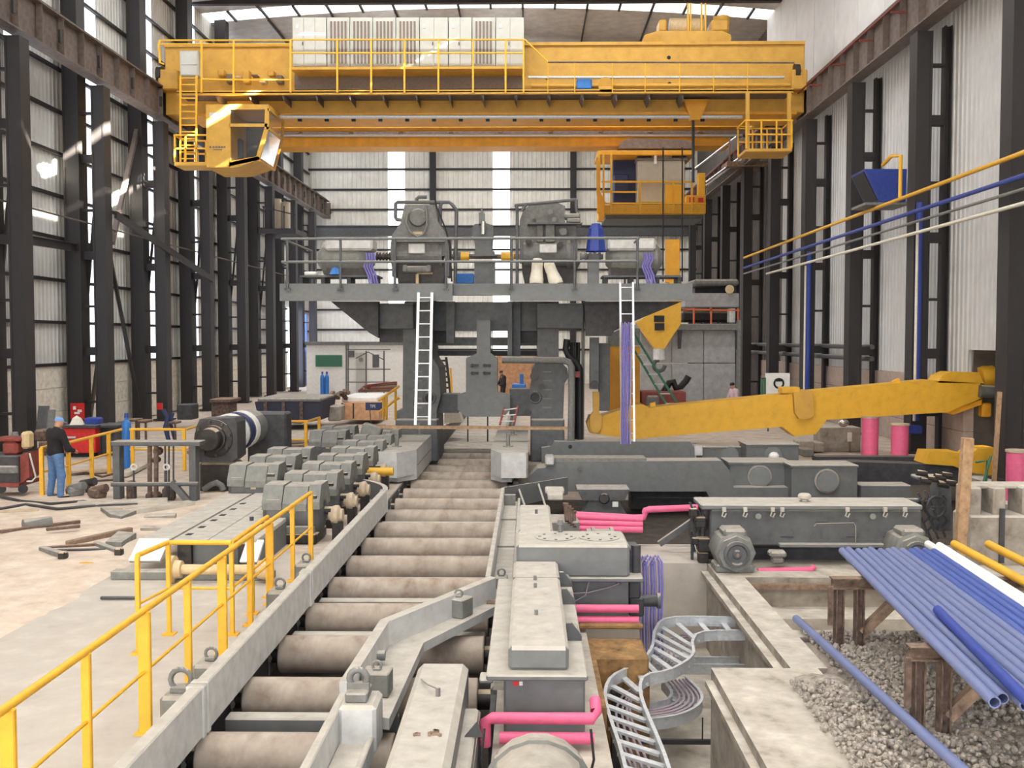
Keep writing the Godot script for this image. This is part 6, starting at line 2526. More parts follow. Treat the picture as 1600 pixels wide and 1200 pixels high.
	for x in [2, 36]:
		q = g()
		q.cyl(P(x, 764, 21.9), P(x, 764, 21.7), 0.1, -1, 14)
		ob("wheel", q, "black", t)
	q = g()
	fb(q, -20, 728, 26, 741, 21.75, 0.1, 0.03)
	ob("grey_shelf", q, "grey_worn", t)
	q = g()
	fb(q, -10, 684, 30, 690, 21.9, 0.5, 0.02)
	fb(q, 2, 690, 26, 712, 21.9, 0.4, 0.06)
	ob("bundle", q, "red_brown", t)
	q = g()
	fb(q, 31, 675, 44, 702, 22.0, 0.3, 0.05)
	ob("cream_can", q, "tan_paint", t)
	q = g()
	q.tube(pts([[46, 708], [56, 745], [50, 752], [42, 752]], 21.9), 0.02, 6)
	ob("handle", q, "grey_pale", t)
	gas("grey gas cylinder with a rounded shoulder behind the welding cart", P(24, 712, 23.5), 0.16, 1.25, "grey_motor")
	gas("bright blue gas cylinder with a blue valve cap behind the yellow fence", V(-10.6, 0, 26.8), 0.12, 1.45, "blue_bright")
	# ---- yellow fences
	fence("yellow fence angling away behind the person in the black jumper", [Vector2(-10.45, 21.75), Vector2(-10.36, 22.6), Vector2(-10.42, 24.2), Vector2(-10.5, 26.2)], [0.0, 0.25, 0.55, 0.8])
	fence("yellow fence with two posts between the blue gas cylinder and the oily roll", [Vector2(-10.3, 26.25), Vector2(-8.85, 26.25), Vector2(-8.9, 28.0)], [0.02, 0.44, 0.97])
	fence("yellow fence behind the oily roll, open to the motor field", [Vector2(-7.65, 28.9), Vector2(-6.25, 28.9), Vector2(-6.2, 30.3)], [0.02, 0.48, 0.98])
	# ---- things along the left wall
	t = th("red_cabinet", "wide red steel cabinet with a dark top behind the person in the black jumper", "cabinet", P(125, 712, 29.5))
	q = g()
	fb(q, 97, 669, 149, 708, 29.4, 0.8, 0.02)
	ob("body", q, "red", t)
	q = g()
	fb(q, 96, 665, 150, 669, 29.3, 0.9)
	ob("top", q, "grey_deep", t)
	q = g()
	fb(q, 102, 682, 118, 685, 29.35, 0.04)
	ob("handle", q, "grey_pale", t)
	q = g()
	fb(q, 100, 708, 148, 713, 29.5, 0.7)
	ob("plinth", q, "black", t)
	q = g()
	fb(q, 150, 664, 184, 669, 29.6, 0.9, 0.02)
	for x in [152, 178]:
		fb(q, x, 669, x + 5, 714, 29.7, 0.6)
	fb(q, 152, 680, 183, 708, 29.8, 0.6)
	one("work_bench", "dark work bench beside the red cabinet", "bench", q, "grey_deep")
	q = g()
	fb(q, 131, 653, 153, 665, 29.8, 0.4, 0.04)
	one("blue_tool_box", "blue tool box standing on the work bench near the red cabinet", "box", q, "blue")
	q = g()
	folds(q, P(120, 665, 29.7), [Vector2(0, 0.3), Vector2(0.12, 0.22), Vector2(0.2, 0.06), Vector2(0.24, 0.0)], 9, 0.06)
	one("cloth_heap", "heap of pale cloth on the red cabinet", "cloth", q, "cloth_white")
	t = th("fire_point", "red fire-point board with white marks on the second left column", "board", P(120, 655, 36.1))
	q = g()
	fb(q, 110, 630, 131, 655, 36.2, 0.08)
	ob("board", q, "red", t)
	for p in [[114, 635, 4, 5], [121, 640, 6, 4], [116, 644, 8, 3]]:
		q = g()
		fb(q, p[0], p[1], p[0] + p[2], p[1] + p[3], 36.16, 0.04)
		ob("white_mark", q, "white", t)
	q = g()
	fb(q, 245, 630, 253, 640, 41.0, 0.1)
	one("red_notice", "small red notice board on the third left column", "board", q, "red")
	for s in [[58, 634, 74, 672, 31.0, "grey_dark", 0.25, "dark grey steel plate leaning against the left wall behind the person", "plate"], [74, 640, 84, 672, 30.8, "grey_motor", 0.3, "narrow grey plate leaning beside the dark one on the left wall", "plate"]]:
		q = g()
		var a := P(s[0], s[3], s[4])
		var b := P(s[2], s[1], s[4])
		q.box((a + b) * 0.5 + Vector3(0, -0.15, 0), Vector3(b.x - a.x, b.y - a.y + 0.3, 0.05), 0.0, Basis(Vector3.RIGHT, -0.25))
		one("leaning_plate", s[7], s[8], q, s[5])
	q = g()
	fb(q, 60, 690, 96, 712, 29.8, 0.8, 0.03)
	fb(q, 52, 672, 70, 690, 29.9, 0.6, 0.05)
	one("scrap_crate", "brown crate heaped with scrap between the welding cart and the red cabinet", "crate", q, "rust")
	for i in 3:
		q = g()
		var x: float = [207, 222, 268][i]
		fb(q, x - 8, 655 + i * 2, x + 6, 659 + i * 2, 33.0, 0.6, 0.02)
		for k in [-7, 4]:
			fb(q, x + k, 659 + i * 2, x + k + 2, 688, 33.0, 0.1)
		one("trestle_table", "small brown steel trestle by the left wall, %s" % ["left of the third column", "at the foot of the third column", "right of the third column"][i], "trestle", q, "rust")
	q = g()
	q.tube(pts([[255, 640], [262, 652], [258, 668], [264, 690]], 33.0), 0.07, 6)
	q.tube(pts([[270, 645], [266, 660], [274, 690]], 33.2), 0.06, 6)
	one("hose_bundle", "dark bundle of hoses hanging on the fourth left column", "hoses", q, "print_navy")
	q = g()
	fb(q, 330, 628, 357, 655, 40.0, 1.2, 0.03)
	fb(q, 327, 624, 360, 629, 39.8, 1.5, 0.02)
	one("brown_locker", "brown locker with an overhanging top by the fifth left column", "locker", q, "rust")
	q = g()
	fb(q, 276, 632, 300, 656, 39.0, 0.8, 0.03)
	one("dark_locker", "dark locker in the shade between the fourth and fifth left columns", "locker", q, "grey_deep")
	# ---- scrap on the sand
	var bars := [[0, 831, 125, 815, 0.05, 0.035, "rust", "long thin rusty rod lying on the sand at the left edge"], [65, 858, 103, 869, 0.05, 0.05, "grey_worn", "short steel bar forming the near corner of the bent rods on the sand"], [65, 857, 150, 851, 0.05, 0.03, "rust", "thin rod lying flat across the bent rods on the sand"], [150, 850, 190, 864, 0.05, 0.045, "grey_worn", "steel bar at the right end of the bent rods on the sand"], [105, 850, 205, 828, 0.06, 0.05, "rust_light", "brown rod behind the bent rods on the sand"], [72, 860, 165, 858, 0.05, 0.02, "grey_deep", "thinnest wire rod among the bent rods on the sand"], [157, 934, 214, 934, 0.03, 0.02, "grey_deep", "dark thin flat bar on the path by the corner railing"], [72, 827, 125, 822, 0.1, 0.03, "rust", "rusty angle iron beside the round sleeve on the sand"]]
	for b in bars:
		q = g()
		q.bar(PY(b[0], b[1], b[4]), PY(b[2], b[3], b[4]), b[5] * 2, b[5] * 2, 0.01)
		one("steel_bar", b[7], "bar", q, b[6], "scrap bars on the sand")
	q = g()
	q.cyl(PY(36, 820, 0.11), PY(80, 815, 0.11), 0.1, -1, 12)
	one("round_sleeve", "round rusty-grey sleeve on the long rod lying on the sand", "sleeve", q, "grey_worn")
	for p in [[98, 868], [186, 862]]:
		q = g()
		q.box(PY(p[0], p[1], 0.08), Vector3(0.12, 0.13, 0.12), 0.02)
		one("end_nut", "dark block nut at the %s end of the bent rods" % ("near" if p[0] < 100 else "right"), "nut", q, "oily")
	q = g()
	var c := [PY(165, 850, 0.08), PY(190, 851, 0.08), PY(213, 836, 0.08), PY(185, 833, 0.08)]
	q.ext([Vector2(c[0].x, -c[0].z), Vector2(c[1].x, -c[1].z), Vector2(c[2].x, -c[2].z), Vector2(c[3].x, -c[3].z)], V(0, 0.02, 0), Vector3.RIGHT, Vector3.FORWARD, Vector3(0, 0.1, 0))
	one("steel_plate", "grey steel plate lying on the sand beside the bent rods", "plate", q, "grey_motor")
	c = [PY(157, 797, 0.03), PY(218, 800, 0.03), PY(190, 812, 0.03), PY(172, 808, 0.03)]
	q = g()
	q.ext([Vector2(c[0].x, -c[0].z), Vector2(c[1].x, -c[1].z), Vector2(c[2].x, -c[2].z), Vector2(c[3].x, -c[3].z)], V(0, 0.0, 0), Vector3.RIGHT, Vector3.FORWARD, Vector3(0, 0.09, 0))
	one("floor_cover", "dusty grey sheet covering a hole in the left floor", "plate", q, "grey_motor")
	var cables := [[[0, 795], [40, 788], [90, 795], [150, 790], [215, 788]], [[0, 776], [35, 783], [80, 787], [130, 783], [170, 789]], [[105, 760], [140, 752], [175, 750], [190, 742]], [[110, 742], [135, 738], [160, 745], [185, 738]]]
	for i in 4:
		q = g()
		var line := []
		for p in cables[i]:
			line.append(PY(p[0], p[1], 0.05))
		q.tube(line, 0.03, 6)
		one("floor_cable", ["nearest dark cable snaking over the left floor", "dark cable running past the person's feet", "brown hose behind the fence posts", "farthest hose lying before the red cabinet"][i], "cable", q, "grey_deep" if i < 2 else "rust", "cables on the left floor")
	# low kerbs, planks and an open trench cover on the floor between the sand and the machines
	var lows := [[120, 789, 262, 783, 0.12, 0.3, "concrete", "low pale concrete kerb in front of the portal frame", "kerb"], [196, 800, 300, 787, 0.12, 0.26, "concrete", "low concrete kerb beside the machine bed, nearest the sand", "kerb"], [222, 826, 262, 826, 0.08, 0.2, "concrete_grey", "near edge of the shallow trench beside the machine bed", "kerb"], [226, 808, 275, 806, 0.08, 0.25, "concrete_grey", "far edge of the shallow trench beside the machine bed", "kerb"], [105, 738, 175, 734, 0.1, 0.25, "dust_tan", "dusty plank lying behind the yellow fence posts", "plank"], [330, 722, 300, 706, 0.1, 0.3, "rust_light", "brown plank lying behind the oily roll", "plank"], [192, 742, 225, 726, 0.1, 0.25, "concrete", "pale concrete strip behind the portal frame", "kerb"], [395, 700, 480, 697, 0.12, 0.3, "rust_light", "brown plank on the floor under the yellow fence behind the roll", "plank"], [440, 690, 490, 687, 0.12, 0.3, "concrete_grey", "grey slab under the far end of the motor field fence", "slab"], [0, 800, 60, 797, 0.06, 0.12, "dust_tan", "dusty batten on the floor at the left edge, beyond the long rod", "batten"]]
	for b in lows:
		q = g()
		q.bar(PY(b[0], b[1], b[4] * 0.5), PY(b[2], b[3], b[4] * 0.5), b[5], b[4], 0.012)
		one("floor_" + b[8], b[7], b[8], q, b[6])
	var junk := [[135, 765, "grey_deep", "dark block lying before the portal frame's left post"], [152, 776, "rust", "rusty lump beside the portal frame's left post"], [118, 772, "grey_worn", "grey casting on the floor right of the person's feet"], [325, 700, "rust", "rusty offcut in the gap right of the oily roll's stand"], [412, 690, "rust_light", "tan casting lying among the left-hand motors"], [485, 704, "dust_tan", "pale broken casting between the two motor rows"], [490, 722, "rust_light", "tan coupling half dropped between the two motor rows"], [520, 640, "rust", "rusty clump at the back of the motor rows"]]
	for j in junk:
		q = g()
		var o := PY(j[0], j[1] + 5, 0.0)
		q.box(o + Vector3(0, 0.14, 0), Vector3(0.36, 0.22, 0.3), 0.06, Basis.from_euler(Vector3(0.2, rng.randf() * 3.0, 0.15)))
		q.cyl(o + Vector3(-0.1, 0.2, 0), o + Vector3(0.24, 0.27, 0.1), 0.09, -1, 10)
		one("cast_piece", j[3], "casting", q, j[2], "loose castings on the floor")
	q = g()
	q.ball(PY(135, 881, 0.03), Vector3(0.14, 0.03, 0.06), 8)
	one("orange_rag", "small orange rag lying on the sand", "rag", q, "orange_crane")


func roll_motor(label: String, at: Vector3) -> Node3D:
	var t := th("roll_drive_motor", label, "motor", at, "roll drive motors")
	var q := g()
	var a := at + Vector3(-0.52, 0.5, 0)
	q.lathe(a, Vector3.RIGHT, [Vector2(0, 0), Vector2(0.3, 0), Vector2(0.4, 0.06), Vector2(0.44, 0.1), Vector2(0.44, 0.86), Vector2(0.36, 0.94), Vector2(0.2, 0.98), Vector2(0, 0.98)], 16)
	ob("casing", q, "grey_dark", t)
	q = g()
	var hood := [Vector2(-0.455, 0.58), Vector2(-0.455, 0.7), Vector2(-0.27, 0.97), Vector2(0.27, 0.97), Vector2(0.455, 0.7), Vector2(0.455, 0.58)]
	q.ext(hood, at + Vector3(-0.5, 0, 0), Vector3.BACK, Vector3.UP, Vector3(0.33, 0, 0))
	ob("cooling_hood", q, "grey_motor", t)
	q = g()
	q.ext(hood, at + Vector3(-0.155, -0.02, 0), Vector3.BACK, Vector3.UP, Vector3(0.4, 0, 0))
	ob("top_cover", q, "grey_motor", t)
	q = g()
	q.ext(hood, at + Vector3(0.26, 0.01, 0), Vector3.BACK, Vector3.UP, Vector3(0.2, 0, 0))
	ob("end_hood", q, "grey_motor", t)
	q = g()
	q.box(at + Vector3(0.33, 0.74, 0.36), Vector3(0.16, 0.16, 0.12), 0.01)
	ob("vent_box", q, "oily", t)
	q = g()
	q.box(at + Vector3(-0.32, 0.66, 0.4), Vector3(0.26, 0.2, 0.06), 0.02)
	ob("hatch", q, "grey_motor", t)
	q = g()
	q.box(at + Vector3(0.0, 0.56, 0.435), Vector3(0.1, 0.07, 0.012))
	ob("name_plate", q, "tan_paint", t)
	q = g()
	q.box(at + Vector3(0, 0.09, 0), Vector3(0.8, 0.18, 0.86), 0.02)
	ob("base", q, "oily", t)
	for s in [-1, 1]:
		q = g()
		q.box(at + Vector3(0, 0.24, s * 0.33), Vector3(0.72, 0.14, 0.2), 0.02)
		ob("foot", q, "grey_motor", t)
	q = g()
	q.cyl(at + Vector3(0.44, 0.5, 0), at + Vector3(0.6, 0.5, 0), 0.07, -1, 10)
	ob("shaft", q, "oily", t)
	return t

func gas(label: String, at: Vector3, r: float, h: float, m: String) -> void:
	var t := th("gas_cylinder", label, "gas cylinder", Vector3(at.x, 0, at.z), "")
	var q := g()
	q.lathe(Vector3(at.x, 0, at.z), Vector3.UP, [Vector2(0, 0), Vector2(r, 0), Vector2(r, h * 0.75), Vector2(r * 0.8, h * 0.84), Vector2(r * 0.4, h * 0.88), Vector2(r * 0.36, h * 0.92), Vector2(0, h * 0.92)], 16)
	ob("bottle", q, m, t)
	q = g()
	q.cyl(Vector3(at.x, h * 0.92, at.z), Vector3(at.x, h, at.z), r * 0.5, r * 0.4, 10)
	ob("valve_cap", q, "blue" if m == "blue_bright" else m, t)

func fence(label: String, line: Array, spots: Array) -> void:
	var t := th("yellow_fence", label, "fence", V(line[0].x, 0, line[0].y), "yellow fences on the left floor")
	for u in spots:
		var p := along(line, u)
		var q := g()
		q.box(V(p.x, 0.53, p.y), Vector3(0.09, 1.06, 0.07), 0.008)
		ob("post", q, "yellow_rail", t)
	for y in [1.07, 0.55]:
		for i in line.size() - 1:
			var q := g()
			q.cyl(V(line[i].x, y, line[i].y), V(line[i + 1].x, y, line[i + 1].y), 0.035 if y > 1 else 0.024, -1, 8)
			ob("top_rail" if y > 1 else "mid_rail", q, "yellow_rail", t)


func cranes() -> void:
	near_crane()
	far_crane()


func near_crane() -> void:
	var c := th("bridge_crane", "big yellow overhead crane carrying a row of cream electrical cabinets and a driver's cab", "crane", P(750, 180, 43))
	var q := g()
	fb(q, 258, 70, 1257, 178, 43.0, 2.0, 0.03)
	ob("main_girder", q, "yellow_crane", c)
	q = g()
	fb(q, 256, 66, 1258, 71, 42.9, 2.2)
	ob("top_flange", q, "yellow_crane", c)
	q = g()
	fb(q, 290, 176, 1245, 180, 42.85, 2.3)
	ob("bottom_flange", q, "orange_crane", c)
	q = g()
	fb(q, 275, 145, 1250, 172, 48.0, 1.6)
	ob("rear_girder", q, "orange_crane", c)
	for x in [[246, 278], [1238, 1262]]:
		q = g()
		fb(q, x[0], 108, x[1], 140, 42.5, 8.0, 0.05)
		ob("end_carriage", q, "yellow_crane", c)
		for k in 4:
			q = g()
			var o := P((x[0] + x[1]) * 0.5 - 12, 148, 43.0)
			q.cyl(Vector3(o.x, 14.35, -42.8 - 2.2 * k), Vector3(o.x + 0.2, 14.35, -42.8 - 2.2 * k), 0.36, -1, 14)
			ob("wheel", q, "oily", c)
	# walkway in front of the girder
	q = g()
	fb(q, 276, 140, 1240, 147, 41.6, 0.15, 0.01)
	ob("walkway_edge", q, "yellow_crane", c)
	q = g()
	fb(q, 276, 142, 1240, 144, 41.6, 1.4)
	ob("walkway_floor", q, "steel_brown", c)
	for i in 15:
		q = g()
		var x := 335.0 + i * 52.0
		fp(q, [[x, 147], [x + 5, 147], [x + 5, 158]], 41.7, 1.3)
		ob("walkway_bracket", q, "steel_brown", c)
	# railings
	for x in [315, 365, 454, 527, 580, 632, 685, 739, 790, 818]:
		q = g()
		q.bar(P(x, 145, 41.55), P(x, 63, 41.55), 0.07, 0.07)
		ob("railing_post", q, "yellow_rail", c)
	for s in [[250, 63, 455, 63], [250, 69, 455, 69], [315, 124, 455, 125], [455, 62, 820, 62], [455, 83, 820, 83], [820, 62, 856, 97], [856, 97, 1241, 98]]:
		q = g()
		q.cyl(P(s[0], s[1], 41.55), P(s[2], s[3], 41.55), 0.035, -1, 6)
		ob("railing_tube", q, "yellow_rail" if s[0] != 856 else "steel_brown", c)
	for x in [856, 898, 957, 1008, 1062, 1115, 1168]:
		q = g()
		q.cyl(P(x, 145, 41.55), P(x, 97, 41.55), 0.02, -1, 6)
		ob("railing_post", q, "yellow_rail", c)
	q = g()
	q.tube(pts([[250, 63], [248, 70], [250, 98], [256, 100]], 41.55), 0.05, 6)
	ob("railing_end", q, "yellow_rail", c)
	q = g()
	q.cyl(P(825, 121, 42.7), P(1225, 121, 42.7), 0.06, -1, 8)
	ob("cable_conduit", q, "galvanised", c)
	q = g()
	q.cyl(P(830, 134, 42.5), P(1235, 133, 42.5), 0.08, -1, 8)
	ob("drive_shaft", q, "yellow_crane", c)
	q = g()
	fb(q, 901, 123, 925, 139, 42.0, 0.6, 0.05)
	ob("blue_motor", q, "blue_bright", c)
	q = g()
	q.cyl(P(946, 132, 42.3), P(946, 132, 41.7), 0.3, -1, 14)
	fb(q, 936, 135, 957, 145, 41.6, 0.6, 0.03)
	ob("drive_gearbox", q, "yellow_crane", c)
	for p in [[1045, 90], [1046, 131], [855, 122]]:
		q = g()
		q.cyl(P(p[0], p[1], 43.0), P(p[0], p[1], 42.98), 0.08, -1, 12)
		ob("inspection_hole", q, "black", c)
	for i in 8:
		q = g()
		fb(q, 340 + i * 13, 108 + (i * 7) % 20, 350 + i * 13, 118 + (i * 11) % 22, 42.6, 0.4, 0.03)
		ob("drive_part", q, ["yellow_crane", "vent_brown", "tan_paint"][i % 3], c)
	q = g()
	fp(q, [[1068, 155], [1108, 155], [1094, 187], [1080, 187]], 42.6, 0.5)
	ob("cable_funnel", q, "orange_crane", c)
	q = g()
	q.cyl(P(1083, 187, 42.8), P(1083, 285, 42.8), 0.06, -1, 8)
	ob("hanging_rod", q, "steel_black", c)
	# electrical cabinets on their shelf
	q = g()
	fb(q, 455, 104, 820, 108, 41.7, 1.4)
	ob("cabinet_shelf", q, "yellow_crane", c)
	q = g()
	fb(q, 460, 108, 818, 139, 42.9, 0.15)
	ob("recess_panel", q, "vent_brown", c)
	var cabs := [[457, 510, 3], [511, 546, 0], [547, 582, 0], [583, 618, 0], [619, 655, 0], [656, 700, 2], [701, 737, 2], [738, 774, 0], [775, 819, 2]]
	for b in cabs:
		var bx := g()
		fb(bx, b[0], 27, b[1], 104, 41.9, 1.0, 0.02)
		var body := ob("electrical_cabinet", bx, "cabinet", c)
		if b[2] == 0:
			q = g()
			fb(q, b[0] + 2.5, 31, b[1] - 2.5, 101, 41.87, 0.05)
			ob("door", q, "cabinet", body)
			for i in 5:
				q = g()
				var x: float = b[0] + 5.0 + i * 5.6
				fb(q, x, 33, x + 3, 99, 41.84, 0.03)
				ob("vent_grille", q, "vent_brown", body)
		else:
			var w: float = float(b[1] - b[0]) / b[2]
			for i in b[2]:
				q = g()
				fb(q, b[0] + w * i + 0.5, 28, b[0] + w * (i + 1) - 0.5, 103, 41.87, 0.05, 0.008)
				ob("door", q, "cabinet", body)
			q = g()
			fb(q, b[0] + w - 2.5, 65, b[0] + w - 1.5, 70, 41.82, 0.05)
			ob("handle", q, "black", body)
			q = g()
			fb(q, b[0] + 5, 37, b[0] + 9, 44, 41.85, 0.03)
			ob("vent_hood", q, "grey_pale", body)
	# left end: cupboard, ladder, basket and cab
	q = g()
	fb(q, 281, 79, 310, 118, 41.7, 0.6, 0.02)
	var lc := ob("electrical_cabinet", q, "cabinet", c)
	q = g()
	fb(q, 283, 81, 308, 101, 41.67, 0.04, 0.01)
	ob("door", q, "cabinet", lc)
	q = g()
	fb(q, 283, 103, 308, 117, 41.67, 0.04, 0.01)
	ob("door", q, "cabinet", lc)
	for x in [282, 307]:
		q = g()
		q.bar(P(x, 118, 41.3), P(x, 258, 41.3), 0.07, 0.07)
		ob("ladder_rail", q, "yellow_rail", c)
	for i in 13:
		q = g()
		q.cyl(P(282, 122 + i * 10.5, 41.3), P(307, 122 + i * 10.5, 41.3), 0.03, -1, 6)
		ob("ladder_rung", q, "yellow_rail", c)
	basket(c, 272, 325, 211, 253, 259, 41.2, 1.2)
	basket(c, 1165, 1238, 188, 232, 237, 41.2, 1.6)
	for x in [1168, 1233]:
		q = g()
		q.bar(P(x, 143, 41.3), P(x, 234, 41.3), 0.14, 0.14)
		ob("hanger_post", q, "yellow_crane", c)
	q = g()
	fb(q, 322, 163, 360, 262, 41.0, 2.4, 0.02)
	var cab := ob("driver_cab", q, "yellow_crane", c)
	q = g()
	fp(q, [[358, 163], [420, 163], [420, 171], [358, 171]], 41.0, 2.4)
	fp(q, [[358, 193], [418, 193], [417, 198], [358, 198]], 41.0, 0.1)
	fp(q, [[414, 171], [420, 171], [420, 200], [405, 250], [358, 260], [358, 254], [400, 245], [413, 200]], 41.0, 0.1)
	fp(q, [[358, 252], [402, 244], [408, 248], [372, 261], [358, 262]], 41.0, 2.4)
	ob("window_frame", q, "yellow_crane", cab)
	q = g()
	fp(q, [[359, 170], [415, 170], [413, 200], [401, 246], [359, 254]], 41.04, 0.02)
	ob("front_pane", q, "glass", cab)
	q = g()
	var a := P(420, 171, 41.0)
	var b := P(418, 200, 41.0)
	var d := P(405, 250, 41.0)
	q.quad(a, b, b - Vector3(0, 0, 2.4), a - Vector3(0, 0, 2.4), Vector3.RIGHT)
	ob("side_pane", q, "glass", cab)
	q = g()
	q.quad(b, d, d - Vector3(0, 0, 2.4), b - Vector3(0, 0, 2.4), Vector3(0.8, -0.6, 0).normalized())
	ob("foot_pane", q, "glass", cab)
	q = g()
	for line in [[420, 171], [418, 200], [405, 250]]:
		var e := P(line[0], line[1], 41.0)
		q.bar(e, e + Vector3(0, 0, -2.4), 0.1, 0.1)
	q.bar(P(420, 171, 41.0) - Vector3(0, 0, 2.4), P(418, 200, 41.0) - Vector3(0, 0, 2.4), 0.1, 0.1)
	q.bar(P(405, 250, 41.0) - Vector3(0, 0, 2.4), P(418, 200, 41.0) - Vector3(0, 0, 2.4), 0.1, 0.1)
	ob("side_frame", q, "yellow_crane", cab)
	q = g()
	fb(q, 360, 215, 376, 250, 42.0, 0.5, 0.05)
	fb(q, 358, 170, 420, 252, 43.3, 0.08)
	ob("seat_and_back_wall", q, "grey_dark", cab)
	q = g()
	fp(q, [[327, 176], [352, 176], [352, 182], [327, 182]], 40.99, 0.02)
	ob("faded_lettering", q, "grey_pale", cab)
	for w in [[327, 330], [332, 335], [336, 340], [341, 344], [345, 348], [349, 352]]:      # a line of lettering too blurred to read
		q = g()
		fb(q, w[0], 228.5, w[1], 231, 40.985, 0.02)
		ob("blurred_lettering", q, "steel_brown", cab)
	q = g()
	fb(q, 333, 233, 347, 234.5, 40.985, 0.02)
	ob("blurred_lettering", q, "vent_brown", cab)
	# the trolley on top of the bridge
	var tr := th("crane_trolley", "small yellow hoist trolley standing on top of the near crane bridge", "trolley", P(1073, 66, 44))
	q = g()
	fp(q, [[1004, 65], [1007, 55], [1028, 48], [1128, 48], [1142, 54], [1140, 64]], 43.2, 2.4)
	ob("frame", q, "yellow_crane", tr)
	for x in [1012, 1024, 1126, 1136]:
		q = g()
		q.cyl(P(x, 60, 43.15), P(x, 60, 43.0), 0.18, -1, 12)
		ob("wheel", q, "yellow_crane", tr)
	q = g()
	q.cyl(P(1046, 42, 44.0), P(1100, 42, 44.0), 0.35, -1, 14)
	ob("rope_drum", q, "tan_paint", tr)
	q = g()
	fb(q, 1112, 28, 1140, 50, 43.4, 1.2, 0.1)
	q.cyl(P(1127, 27, 44.0), P(1127, 40, 44.0), 0.35, -1, 12)
	ob("hoist_gearbox", q, "yellow_crane", tr)
	q = g()
	fb(q, 1030, 30, 1042, 48, 43.4, 1.0, 0.05)
	ob("hoist_motor", q, "yellow_crane", tr)
	for x in [1075, 1079, 1096, 1102]:
		q = g()
		q.bar(P(x, 48, 43.6), P(x, 5, 43.6), 0.07, 0.07)
		ob("mast_post", q, "yellow_rail", tr)


func text_on(parent: Node, words: String, at: Vector3, size: float, m: String) -> void:
	var tm := TextMesh.new()
	var f := SystemFont.new()
	f.font_names = PackedStringArray(["Droid Sans"])
	tm.font = f
	tm.text = words
	tm.font_size = 32
	tm.pixel_size = size / 32.0
	tm.depth = 0.01
	var o := MeshInstance3D.new()
	o.mesh = tm
	o.material_override = M[m]
	o.name = numbered(parent, "lettering")
	o.position = at - base.get(parent, Vector3.ZERO)
	parent.add_child(o, true)


func basket(c: Node3D, x0: float, x1: float, y0: float, y1: float, y2: float, d: float, deep: float) -> void:
	var q := g()
	fb(q, x0, y1, x1, y2, d, deep, 0.02)
	ob("basket_floor", q, "yellow_crane", c)
	for z in [0.0, deep]:
		for i in 4:
			var x := lerpf(x0 + 1, x1 - 1, i / 3.0)
			q = g()
			q.bar(P(x, y1, d) - Vector3(0, 0, z), P(x, y0, d) - Vector3(0, 0, z), 0.06, 0.06)
			ob("basket_post", q, "yellow_rail", c)
		for y in [y0, lerpf(y0, y1, 0.5)]:
			q = g()
			q.bar(P(x0, y, d) - Vector3(0, 0, z), P(x1, y, d) - Vector3(0, 0, z), 0.06, 0.06)
			ob("basket_rail", q, "yellow_rail", c)
	for x in [x0, x1]:
		q = g()
		q.bar(P(x, y0, d), P(x, y0, d) - Vector3(0, 0, deep), 0.06, 0.06)
		ob("basket_rail", q, "yellow_rail", c)


